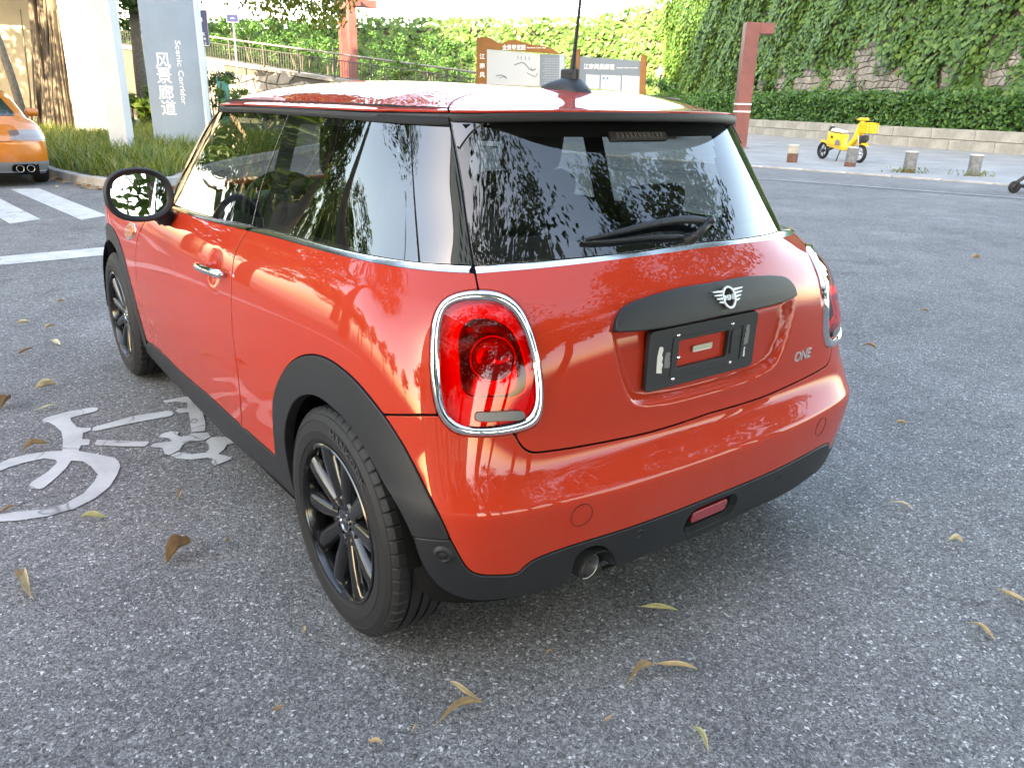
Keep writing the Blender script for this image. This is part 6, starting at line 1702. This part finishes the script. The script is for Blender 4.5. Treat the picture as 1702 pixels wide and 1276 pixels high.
for (dx, dy, dz_) in ((-2.6, -.6, 7.4), (2.2, .8, 8), (-.4, 1.8, 8.5), (.6, -2.0, 7.8)): mb.tube([(.1, 0, 5.0), (dx*.5, dy*.5, 6.6), (dx, dy, dz_)], [.34, .24, .12], 9)
mb.build('limb', ROOT, q, smooth=True)
(V, F), c_ = crown(6.6, 17000, 130, .30, 77, .42, .15); mkfast('crown', V+np.array([.5, 0, 10.0]), F, LEAF_TREE, q)  # crown above the view, enlarged to shade the ramp

# ---- leaning bare trunk and the pale arcade at the far left
o = atz((22, 238), .05); q = empty('arcade_building', (o[0]-2.4, o[1]+4, 0), RZC); tag(q, 'sunlit cream arcade building behind the orange car', 'building')
CREAM = mat('cream_render', (.45, .40, .29), rough=.7, build=noisy((.45, .40, .29), .8, .12))
MB().box((-3.0, 3.2, 4.2), (12, .4, 8.4), bev=.01).build('wall', CREAM, q)
for x in (-6.2, -3.6, -1.0, 1.9): MB().box((x, 0, 2.6), (.62, .62, 5.2), bev=.02).build('pillar', CREAM, q)
MB().box((-2.8, 1.5, 5.5), (11.6, 4.2, .7), bev=.02).build('beam', CREAM, q); MB().box((-2.8, 1.4, 6.1), (12.4, 5.0, .25), bev=.02).build('eave', mat('eave_brown', (.24, .16, .09), rough=.7), q)
q2 = empty('leaning_tree', (o[0]-.2, o[1]-3.2, 0), RZC); tag(q2, 'slender leaning tree trunk before the cream arcade', 'tree')
MB().tube([(.35, 0, -.1), (.0, .1, 1.8), (-.45, .1, 4.0), (-.8, .2, 7)], [.10, .085, .075, .05], 10).build('trunk', BARK, q2, smooth=True)
(V, F), c_ = crown(1.9, 2500, 40, .2, 78, .7); mkfast('crown', V+np.array([-.9, .2, 8.0]), F, LEAF_BUSH, q2)

# ---- unseen tower added behind the viewer so that its shadow covers the road
bd = empty('added_shade_tower', (-34, -11.5, 0)); tag(bd, 'added grey-beige tower out of view behind the viewer, shading the road', 'building')
TW = mat('tower_render', (.40, .37, .32), rough=.8, build=noisy((.40, .37, .32), .3, .1))
MB().box((-11, -26, 27), (22, 52, 54)).build('wall', TW, bd); MB().box((-11, -26, 54.6), (22.8, 52.8, 1.2)).build('parapet', TW, bd)
wm = None
for fl_ in range(15):
    for k in range(10):
        if wm is None: wm = MB().box((0, 0, 0), (.12, 2.4, 1.7)).build('window', mat('window_dark', (.03, .04, .05), rough=.08), bd); o = wm
        else: o = wm.copy(); COL.objects.link(o); o.parent = bd
        o.location = (.03, -3.2-k*5.0, 3.2+fl_*3.4)

# ---- bollards
STEELG = mat('bollard_steel', (.14, .145, .15), rough=.6, metal=.2, build=noisy((.14, .145, .15), 9, .35, .2, 60))
RUST = mat('bollard_rust', (.11, .055, .035), rough=.9, build=noisy((.12, .06, .04), 12, .4)); CAPW = mat('bollard_cap', (.42, .41, .38), rough=.6)
WEED = leafmat('weed_leaf', (.07, .10, .03), (.12, .15, .04), (.2, .2, .07), .3)
def bollard(px, tpx, label, rust, tilt, capmt, weeds):
    b_ = atz(px, .03); tp = vert_at(tpx, b_); h = tp[2]-.03
    q = empty('bollard', (b_[0], b_[1], .03)); tag(q, label, 'bollard'); q.rotation_euler = (0, tilt, RZC)
    w = .135
    MB().lathe([(w, h*rust), (w, h-.012), (w-.01, h), (0, h+.002)], 28).build('tube', STEELG if capmt is None else capmt, q, auto=AUTO)
    MB().lathe([(w+.001, -.05), (w+.001, h*rust+.002)], 28).build('rusted_foot', RUST, q, auto=AUTO)
    MB().lathe([(w+.008, h-.02), (w+.008, h+.006), (w-.02, h+.012), (0, h+.012)], 28).build('cap', CAPW, q, auto=AUTO)
    if weeds:
        rs_ = np.random.RandomState(int(px[0])); n_ = 60; P = np.stack([rs_.randn(n_)*.25-.1, rs_.randn(n_)*.12-.15, rs_.rand(n_)*.12], -1)
        V, F = leaves(P, unit(rs_, n_)+[0, 0, 1.2], unit(rs_, n_), np.full(n_, .12), .22, .2, 1); k = mkfast('weed', V, F, WEED, q); k['kind'] = 'stuff'
bollard((1316, 270), (1321, 241), 'short bollard with a cream top half over a rusted foot', .52, 0, mat('cream_worn', (.34, .32, .26), rough=.7, build=noisy((.34, .32, .26), 6, .35)), False)
bollard((1412, 277), (1420, 245), 'grey steel bollard with rust at its foot before the yellow scooter', .22, .05, None, False)
bollard((1510, 287), (1517, 252), 'grey bollard with a dark foot and weeds, beside the one at the scooter', .16, 0, None, True)
bollard((1617, 292), (1626, 257.5), 'pale grey bollard with a clean foot and a tuft of weed', .03, 0, None, True)

# ---- fallen leaves on the road
DRY = [mat('dry_leaf_%d' % i, c, rough=.7, build=noisy(c, 30, .3)) for i, c in enumerate([(.36, .25, .13), (.46, .36, .20), (.30, .19, .09), (.50, .44, .30), (.42, .40, .20)])]
def dry_leaf(px0, px1, wid, curl, mt, label, group=None, bend=0.0):
    wid *= .78; a, b_ = atz(px0)[:2], atz(px1)[:2]; L_ = np.linalg.norm(b_-a); c_ = (a+b_)/2
    q = []; nseg = 12; V = []; F = []
    d = (b_-a)/L_; w_ = np.array([-d[1], d[0]]); rnd = random.Random(int(px0[0]*7+px0[1])); ph = rnd.random()*6
    for i in range(nseg+1):
        t = i/nseg; prof = math.sin(math.pi*min(1, max(0, (t-.10)/.9)))**.7*wid*L_ if t > .10 else .0
        prof = max(prof, .0012); yb = bend*L_*math.sin(math.pi*t); zz = .006+curl*.35*L_*math.sin(math.pi*t)*.3+.004*math.sin(5*t+ph)+.004
        for k, s_ in enumerate((-1, -.5, 0, .5, 1)):
            up = abs(s_)**1.6*prof*curl*1.8; wv = s_*prof*(1-.35*curl)+.10*prof*math.sin(9*t+s_*3+ph)
            x = (t-.5)*L_; y = yb+wv; V.append((x, y, zz+up+.10*prof*math.sin(7*t+2*s_+ph)))
    for i in range(nseg):
        for k in range(4): F.append((i*5+k, i*5+k+1, i*5+5+k+1, i*5+5+k))
    V = np.array(V); V[:, 2] += .001-min(0, V[:, 2].min())
    o = mk('fallen_leaf', V, F, mt, None); o.location = (c_[0], c_[1], .003); o.rotation_euler = (0, 0, math.atan2(d[1], d[0])); tag(o, label, 'leaf', group); return o
GL_ = 'fallen leaves on the asphalt'
big = [((273, 945), (318, 910), .30, .9, 2, 'folded brown fallen leaf on the asphalt beside the rear wheel', 0),
 ((57, 1002), (46, 958), .17, .9, 1, 'thin pale curled leaf on the asphalt below the bicycle marking', .1),
 ((723, 1212), (802, 1172), .10, .95, 0, 'long rolled brown leaf forming a hook with a thinner one', 0),
 ((800, 1171), (748, 1142), .10, .9, 1, 'thin dry leaf lying across the end of a rolled leaf', .1),
 ((1040, 1145), (1086, 1110), .13, .95, 0, 'rolled brown leaf, the lower half of a bent pair', 0),
 ((1084, 1109), (1157, 1121), .09, .9, 1, 'narrow tan leaf, the upper half of a bent pair', -.06),
 ((1058, 1017), (1125, 1022), .09, .9, 4, 'olive brown narrow leaf in the shade behind the exhaust', -.03),
 ((1148, 1210), (1176, 1256), .13, .8, 4, 'yellowish folded leaf lying alone below the bent pair', 0),
 ((1474, 838), (1517, 851), .17, .35, 3, 'pale flat leaf lying alone on the open asphalt', 0),
 ((1570, 905), (1600, 907), .26, .9, 3, 'pale leaf with one half standing up like a sail', 0),
 ((1606, 1041), (1652, 1068), .12, .7, 1, 'tan narrow leaf below the one with a long stalk', .04),
 ((1650, 982), (1712, 1016), .13, .5, 1, 'tan leaf with a long thin stalk', 0),
 ((1430, 577), (1458, 583), .2, .6, 0, 'small brown leaf beside the rear bumper on bare asphalt', 0),
 ((33, 758), (82, 742), .15, .9, 0, 'brown curled leaf lying over the painted bicycle wheel', .05),
 ((57, 686), (97, 679), .12, .3, 4, 'narrow pale green leaf beside the painted handlebar', .05),
 ((55, 651), (97, 645), .26, .9, 3, 'creased cream leaf with a raised tip ahead of the marking', -.05),
 ((0, 687), (20, 668), .2, .9, 2, 'brown leaf fragment beside the narrow green leaf', 0),
 ((28, 593), (56, 584), .15, .6, 2, 'small brown leaf ahead of the creased cream leaf', 0),
 ((84, 571), (101, 577), .2, .5, 3, 'small pale leaf beside the front wheel on the asphalt', 0),
 ((72, 552), (93, 544), .16, .6, 1, 'thin twisted leaf beside the front wheel on the asphalt', 0),
 ((0, 858), (26, 849), .16, .9, 2, 'brown leaf resting on the rim of the painted wheel', 0)]
for a, b_, w_, cu, mi, lab, be in big: dry_leaf(a, b_, w_, cu, DRY[mi], lab, None, be)
for (x, y, l, an) in [(38, 541, 14, .1), (300, 828, 10, 1.2), (462, 1186, 14, .5), (625, 1243, 16, 2.6), (690, 1217, 9, .9), (1010, 1202, 9, .4), (506, 1055, 9, 1.4), (154, 867, 24, .15), (1496, 708, 12, .0), (1620, 432, 8, .2), (912, 1092, 8, .3), (1535, 520, 8, 0), (100, 505, 8, .4), (380, 905, 9, 1.0)]:
    dry_leaf((x-l*math.cos(an), y+l*math.sin(an)*.7), (x+l*math.cos(an), y-l*math.sin(an)*.7), .2, .7, DRY[int(x) % 5], 'tiny dry leaf scrap on the asphalt', GL_)
# litter along the island kerb
n = 260; rs = np.random.RandomState(12); tt_ = rs.rand(n); q0 = np.array([np.interp(tt_*(len(run)-20)+4, np.arange(len(run)), run[:, 0]), np.interp(tt_*(len(run)-20)+4, np.arange(len(run)), run[:, 1])]).T
q0 = q0+np.stack([rs.randn(n)*.12-.08, -abs(rs.randn(n))*.22-.08], -1); P = np.concatenate([q0, .012+.02*rs.rand(n)[:, None]], 1)
V, F = leaves(P, unit(rs, n)*[1, 1, .15], np.tile([0, 0, 1.0], (n, 1))+.5*unit(rs, n), np.full(n, .11), .4, .4, 2)
k = mkfast('leaf_litter', V, F, leafmat('litter_leaf', (.16, .09, .04), (.28, .17, .08), (.40, .30, .16), .1)); tag(k, 'dry brown leaf litter along the island kerb', 'leaf litter', kind='stuff')
# ---- grass on the island
n = 15000; rs = np.random.RandomState(21); lo, hi = np.array([.5, 11.3]), np.array([7.0, 27.0]); P = lo+rs.rand(n*3, 2)*(hi-lo); P = P[inpoly(P, islc)]; dd = pdist(P, islc); P = P[dd > .10][:n]; n = len(P)
h = (.34+.22*rs.rand(n))*(1+.25*np.sin(P[:, 0]*2.1+P[:, 1]*1.3)); az = rs.rand(n)*2*math.pi; ln = .35+.5*rs.rand(n)
d = np.stack([np.cos(az), np.sin(az)], -1); w = np.stack([-d[:, 1], d[:, 0]], -1)*.009
b3 = np.concatenate([P, np.full((n, 1), .10)], 1); V = []
for t, ww in ((0, 1), (.4, .9), (.75, .6), (1, .05)):
    c_ = b3+np.concatenate([d*(ln*h*t**1.7)[:, None], (h*(t-.35*ln*t**2.2))[:, None]], 1); V += [c_-np.concatenate([w*ww, np.zeros((n, 1))], 1), c_+np.concatenate([w*ww, np.zeros((n, 1))], 1)]
V = np.stack(V, 1).reshape(-1, 3); i = np.arange(n)*8; F = np.concatenate([np.stack([i+2*k, i+2*k+1, i+2*k+3, i+2*k+2], 1) for k in range(3)])
k = mkfast('tufted_grass', V, F, leafmat('grass_blade', (.06, .11, .02), (.12, .17, .035), (.30, .27, .09), .35)); tag(k, 'long tufted border grass growing on the planted island', 'grass', kind='stuff')
# ================================================================== yellow shared scooter
YEL = mat('yellow_plastic', (.78, .48, .01), rough=.3, coat=.4); BLKP = mat('scooter_black', (.015, .015, .016), rough=.5); SILV = mat('scooter_silver', (.6, .6, .6), rough=.3, metal=.8)
w0, w1 = atz((1366, 264), .03), atz((1427, 271), .03); dv = (w1-w0)[:2]; wbs = np.linalg.norm(dv); ang = math.atan2(dv[1], dv[0])
sc = empty('electric_scooter', (w0[0], w0[1], .03), ang); tag(sc, 'yellow shared electric scooter with a front basket behind the bollards', 'scooter')
def ss(v): return (v[0]*wbs, v[1], v[2])
R_ = .235
for nm, x in (('rear', 0), ('front', 1)):
    wh = empty('wheel', (x*wbs, 0, R_)); wh.parent = sc
    MB().lathe([(R_-.07, -.035), (R_-.02, -.045), (R_, -.02), (R_, .02), (R_-.02, .045), (R_-.07, .035)], 36, axis='y').build('tyre', RUBBER, wh, smooth=True)
    MB().lathe([(R_-.075, -.02), (R_-.06, -.03), (R_-.06, .03), (R_-.075, .02)], 36, axis='y', close=True).build('rim', SILV if x else BLKP, wh, smooth=True)
    mb = MB().lathe([(0, -.04), (.045, -.04), (.045, .04), (0, .04)], 16, axis='y')
    for k in range(5): a = k*2*math.pi/5; mb.tube([(0, 0, 0), ((R_-.07)*math.cos(a), 0, (R_-.07)*math.sin(a))], .014, 6)
    mb.build('hub', SILV if x else BLKP, wh, smooth=True)
def slab(pts, hw, name, mt, par=sc, bev=.025):
    """side outline extruded across and rounded"""
    bm = bmesh.new(); P = [(p[0]*wbs, p[1]) for p in pts]; vs = [bm.verts.new((x, -hw, z)) for x, z in P]; f = bm.faces.new(vs)
    r = bmesh.ops.extrude_face_region(bm, geom=[f]); 
    for v in [e for e in r['geom'] if isinstance(e, bmesh.types.BMVert)]: v.co.y += 2*hw
    bmesh.ops.recalc_face_normals(bm, faces=bm.faces[:]); bmesh.ops.bevel(bm, geom=bm.edges[:], offset=bev, segments=2, affect='EDGES', profile=.5, clamp_overlap=True)
    me = bpy.data.meshes.new(name); bm.to_mesh(me); bm.free(); o = link(name, me, mt, par)
    me.polygons.foreach_set('use_smooth', [True]*len(me.polygons)); return o
k_ = 1/ (wbs) ; 
slab([(.14, .36), (.62, .27), (.70, .30), (.93, .62), (.99, 1.00), (.90, 1.02), (.80, .62), (.66, .42), (.58, .38), (.56, .62), (.16, .70), (.12, .60)], .085, 'body', YEL)
slab([(.17, .42), (.52, .36), (.555, .70), (.16, .76)], .13, 'battery_box', YEL)
slab([(.40, .40), (.53, .40), (.53, .54), (.47, .58), (.40, .54)], .136, 'battery_cover', mat('grey_cover', (.16, .15, .16), rough=.6), bev=.015)
slab([(.20, .77), (.26, .86), (.52, .80), (.53, .74)], .12, 'seat', mat('wet_seat', (.55, .58, .62), rough=.25))
slab([(.10, .78), (.14, .90), (.20, .90), (.18, .76)], .05, 'seat_back', BLKP, bev=.012)
slab([(-.10, .44), (-.06, .52), (.08, .50), (.12, .40), (.06, .45), (-.04, .46)], .05, 'rear_mudguard', YEL, bev=.01)
slab([(.86, .44), (.93, .54), (1.08, .52), (1.16, .44), (1.06, .47), (.94, .47)], .06, 'front_mudguard', YEL, bev=.012)
mb = MB(); 
for y in (-.07, .07): mb.tube([(wbs, y, R_), (.955*wbs, y, .62), (.94*wbs, y, .72)], .022, 8)
mb.build('fork', SILV, sc, smooth=True)
slab([(.93, .50), (.98, .70), (1.10, .72), (1.12, .60), (1.02, .48)], .07, 'head_cover', BLKP, bev=.02)
MB().tube([(.94*wbs, 0, .98), (.92*wbs, 0, 1.10)], .05, 10).build('steering_column', YEL, sc, smooth=True)
MB().box((.93*wbs, 0, 1.12), (.16, .30, .07), bev=.025).build('dashboard', YEL, sc)
mb = MB(); mb.tube([(.90*wbs, -.30, 1.12), (.93*wbs, -.12, 1.15), (.93*wbs, .12, 1.15), (.90*wbs, .30, 1.12)], .016, 8)
mb.build('handlebar', BLKP, sc, smooth=True)
bk = empty('basket', (1.10*wbs, 0, .78)); bk.parent = sc
for z in (0, .09, .18, .25):
    q = .14+.05*z/.25; mb = MB(); mb.tube([(q, -q, z), (q, q, z), (-q, q, z), (-q, -q, z)], .016, 6, closed=True); mb.build('basket_hoop', YEL, bk)
for i in range(16):
    t = i/16*4; sd = int(t); f = (t-sd)*2-1; c0 = [(f, -1), (1, f), (-f, 1), (-1, -f)][sd]
    MB().box((0, 0, 0), (.028, .028, .25)).build('basket_slat', YEL, bk); o = COL.objects[-1]; o.location = (c0[0]*.165, c0[1]*.165, .125)
MB().box((0, 0, 0), (.28, .28, .02)).build('basket_floor', YEL, bk)
MB().tube([(.52*wbs, -.05, .30), (.58*wbs, -.22, .0)], .018, 6).build('kick_stand', BLKP, sc, smooth=True)
MB().tube([(.10*wbs, 0, R_), (.30*wbs, 0, .36)], .04, 8).build('swing_arm', BLKP, sc, smooth=True)
for (tx, x, z, s_) in (('M', .30, .62, .09),): 
    A, F = fit_text(tx, s_, s_, .004); mk('round_badge', [(v[0]+x*wbs, -.133-v[2], v[1]+z) for v in A], [f[::-1] for f in F], BLKP, sc, smooth=False)
# ================================================================== black kick scooter at the right edge
g_ = atz((1684, 321)); ks = empty('kick_scooter', (g_[0], g_[1], 0), RZC); tag(ks, 'black electric kick scooter with a small wheel standing on the road edge', 'scooter')
for x in (0, 1.0):
    wk_ = empty('wheel', (x, 0, .11)); wk_.parent = ks
    MB().lathe([(.06, -.025), (.10, -.03), (.11, -.012), (.11, .012), (.10, .03), (.06, .025)], 28, axis='y').build('tyre', RUBBER, wk_, smooth=True)
    MB().lathe([(0, -.028), (.065, -.024), (.065, .024), (0, .028)], 20, axis='y').build('hub', BLKP, wk_, smooth=True)
MB().tube([(0, 0, .11), (.05, 0, .22), (.16, 0, .30), (.30, 0, .30)], .035, 10).build('rear_mudguard', BLKP, ks, smooth=True)
MB().box((.5, 0, .13), (.72, .17, .07), bev=.02).build('deck', BLKP, ks); MB().tube([(1.0, 0, .11), (.95, 0, .35), (.86, 0, 1.1)], .028, 10).build('stem', BLKP, ks, smooth=True)
MB().tube([(.86, -.22, 1.1), (.86, .22, 1.1)], .018, 8).build('handlebar', BLKP, ks, smooth=True)
# ================================================================== orange coupe at the left edge (tail towards the viewer)
OR = mat('orange_paint', (.50, .14, .008), rough=.3, coat=1.0)
oc = empty('orange_coupe', (-.66, 12.95, 0), -.03); tag(oc, 'bright orange coupe with twin exhaust tips, its tail on the crossing', 'car')
def olev(w, yr, cr, yf): return [(0, yr), (w*.35, yr+.006), (w*.62, yr+.03), (w*.82, yr+.03+cr*.35), (w*.95, yr+.03+cr*.8), (w, yr+.45), (w*1.0, .9), (w*1.0, 1.9), (w*.98, 2.6), (w*.93, yf-.5), (w*.75, yf-.15), (w*.4, yf-.02), (0, yf)]
OL = {.16: olev(.86, -.66, .2, 3.2), .24: olev(.90, -.74, .2, 3.35), .34: olev(.92, -.80, .2, 3.45), .48: olev(.925, -.83, .22, 3.5), .62: olev(.92, -.83, .24, 3.48), .74: olev(.90, -.80, .26, 3.3), .82: olev(.875, -.79, .28, 3.0), .90: olev(.82, -.78, .30, 2.7), .96: olev(.74, -.74, .32, 2.5)}
OS = Surf(OL, nu=420, dz=.008, su=.02, sz=.012, uref=.6)
def grid_panel(S, z0, z1, nm, mt, par, skip=None, off=0, nz=26, nu=110):
    uu = np.linspace(-S.L, S.L, 2*nu); zz = np.linspace(z0, z1, nz); Gq = np.stack(np.meshgrid(uu, zz), -1).reshape(-1, 2); P, n = S.ev(Gq, off); F = []
    for j in range(nz-1):
        for i in range(2*nu-1):
            c = P[[j*2*nu+i, (j+1)*2*nu+i+1]].mean(0)
            if skip and skip(c): continue
            F.append((j*2*nu+i, j*2*nu+i+1, (j+1)*2*nu+i+1, (j+1)*2*nu+i))
    return mk(nm, P, F, mt, par, N=n)
owh = [(.0, .0), (2.6, 0)]
sk_ = lambda c: any(math.hypot(c[1]-y, c[2]-.33) < .37 for y in (0, 2.6)) and abs(c[0]) > .7
grid_panel(OS, .36, .955, 'body', OR, oc, sk_); grid_panel(OS, .17, .36, 'lower_apron', mat('grey_diffuser', (.17, .175, .18), rough=.5), oc, sk_)
MB().box((0, 1.3, .3), (1.5, 4.0, .25)).build('underbody', DARK, oc)
# glasshouse with sloping tail
def ogl(w, yr, yf): return [(0, yr), (w*.4, yr+.01), (w*.75, yr+.05), (w*.95, yr+.2), (w, yr+.5), (w*1.0, .9), (w*.98, yf-.5), (w*.8, yf-.12), (w*.4, yf-.02), (0, yf)]
OGs = Surf({.93: ogl(.74, -.72, 2.3), 1.02: ogl(.70, -.58, 2.1), 1.16: ogl(.645, -.25, 1.75), 1.28: ogl(.60, .1, 1.45), 1.34: ogl(.55, .38, 1.25), 1.365: ogl(.40, .6, 1.05), 1.372: ogl(.05, .8, .9)}, nu=300, dz=.006, su=.02, sz=.012)
grid_panel(OGs, .935, 1.37, 'cabin', OR, oc, None, nz=30, nu=80)
rw = rrect(0, 1.12, 1.02, .26, .05); panel('rear_window', OGs, np.array([(p[0]*(1.08-.5*(p[1]-1.0)), p[1]) for p in rw]), GLASSO if False else mat('coupe_glass', (.02, .03, .03), rough=.05, coat=1), oc, res=.05, off=.006)
for s_ in (1, -1):
    sw = np.array([(s_*(OGs.at_y([y], [z])[0][0]*-1), z) for y, z in ((.15, 1.0), (1.6, 1.0), (1.35, 1.2), (.95, 1.29), (.5, 1.28), (.28, 1.16))])
    panel('side_window', OGs, sw, mat('coupe_glass'), oc, res=.06, off=.006)
    lamp = OS.at_x([.46, .90, .86, .60, .46], [.80, .78, .66, .64, .66])
    lp = np.array([(.44, .80), (.70, .815), (.98, .80), (1.12, .74), (1.06, .66), (.70, .655), (.45, .665)])
    panel('tail_lamp', OS, np.stack([lp[:, 0]*s_, lp[:, 1]], -1), mat('coupe_lamp', (.16, .11, .10), rough=.1, coat=1, spec=.8), oc, res=.04, off=.008, depth=.02)
    for dx in (0, .135):
        c0 = (s_*(.50+dx), -.80, .265); MB().lathe([(.03, .10), (.046, .0), (.052, 0), (.055, .02), (.055, .16)], 24, axis='y', c=c0).build('exhaust_tip', mat('dark_chrome', (.22, .22, .22), rough=.2, metal=1.0), oc, smooth=True); MB().lathe([(0, .06), (.045, .06)], 20, axis='y', c=c0).build('exhaust_bore', DARK, oc)
    for y in (0, 2.6):
        wq = empty('wheel', (s_*.80, y, .33)); wq.parent = oc
        MB().lathe([(.20, -.10), (.24, -.115), (.30, -.11), (.325, -.085), (.33, 0), (.325, .085), (.30, .11), (.24, .115), (.20, .10)], 48, axis='x').build('tyre', RUBBER, wq, smooth=True)
        MB().lathe([(0, -.04), (.06, -.05), (.20, -.09), (.21, 0), (.20, .09), (.06, .05), (0, .04)], 40, axis='x').build('rim', SILV, wq, smooth=True)
panel('exhaust_recess', OS, rrect(.57, .27, .34, .12, .05), DARK, oc, off=.004, res=.05); panel('exhaust_recess', OS, rrect(-.57, .27, .34, .12, .05), DARK, oc, off=.004, res=.05)
pl = OS.at_x([0], [.5])[0]
panel('boot_seam', OS, np.array([(-.45, .655), (.45, .655), (.45, .648), (-.45, .648)]), DARK, oc, off=.002, res=.05, gap=0, lip=.0005)
panel('number_plate', OS, rrect(0, .57, .46, .13, .01), mat('plate_blue', (.05, .10, .30), rough=.4), oc, off=.012, res=.05)
panel('diffuser_strip', OS, np.array([(-.95, .225), (.95, .225), (.95, .205), (-.95, .205)]), BRIGHT, oc, off=.01, res=.05)
for s_ in (1, -1): MB().box((s_*.98, 1.62, 1.0), (.20, .10, .13), bev=.04).build('door_mirror', OR, oc, auto=math.radians(60))
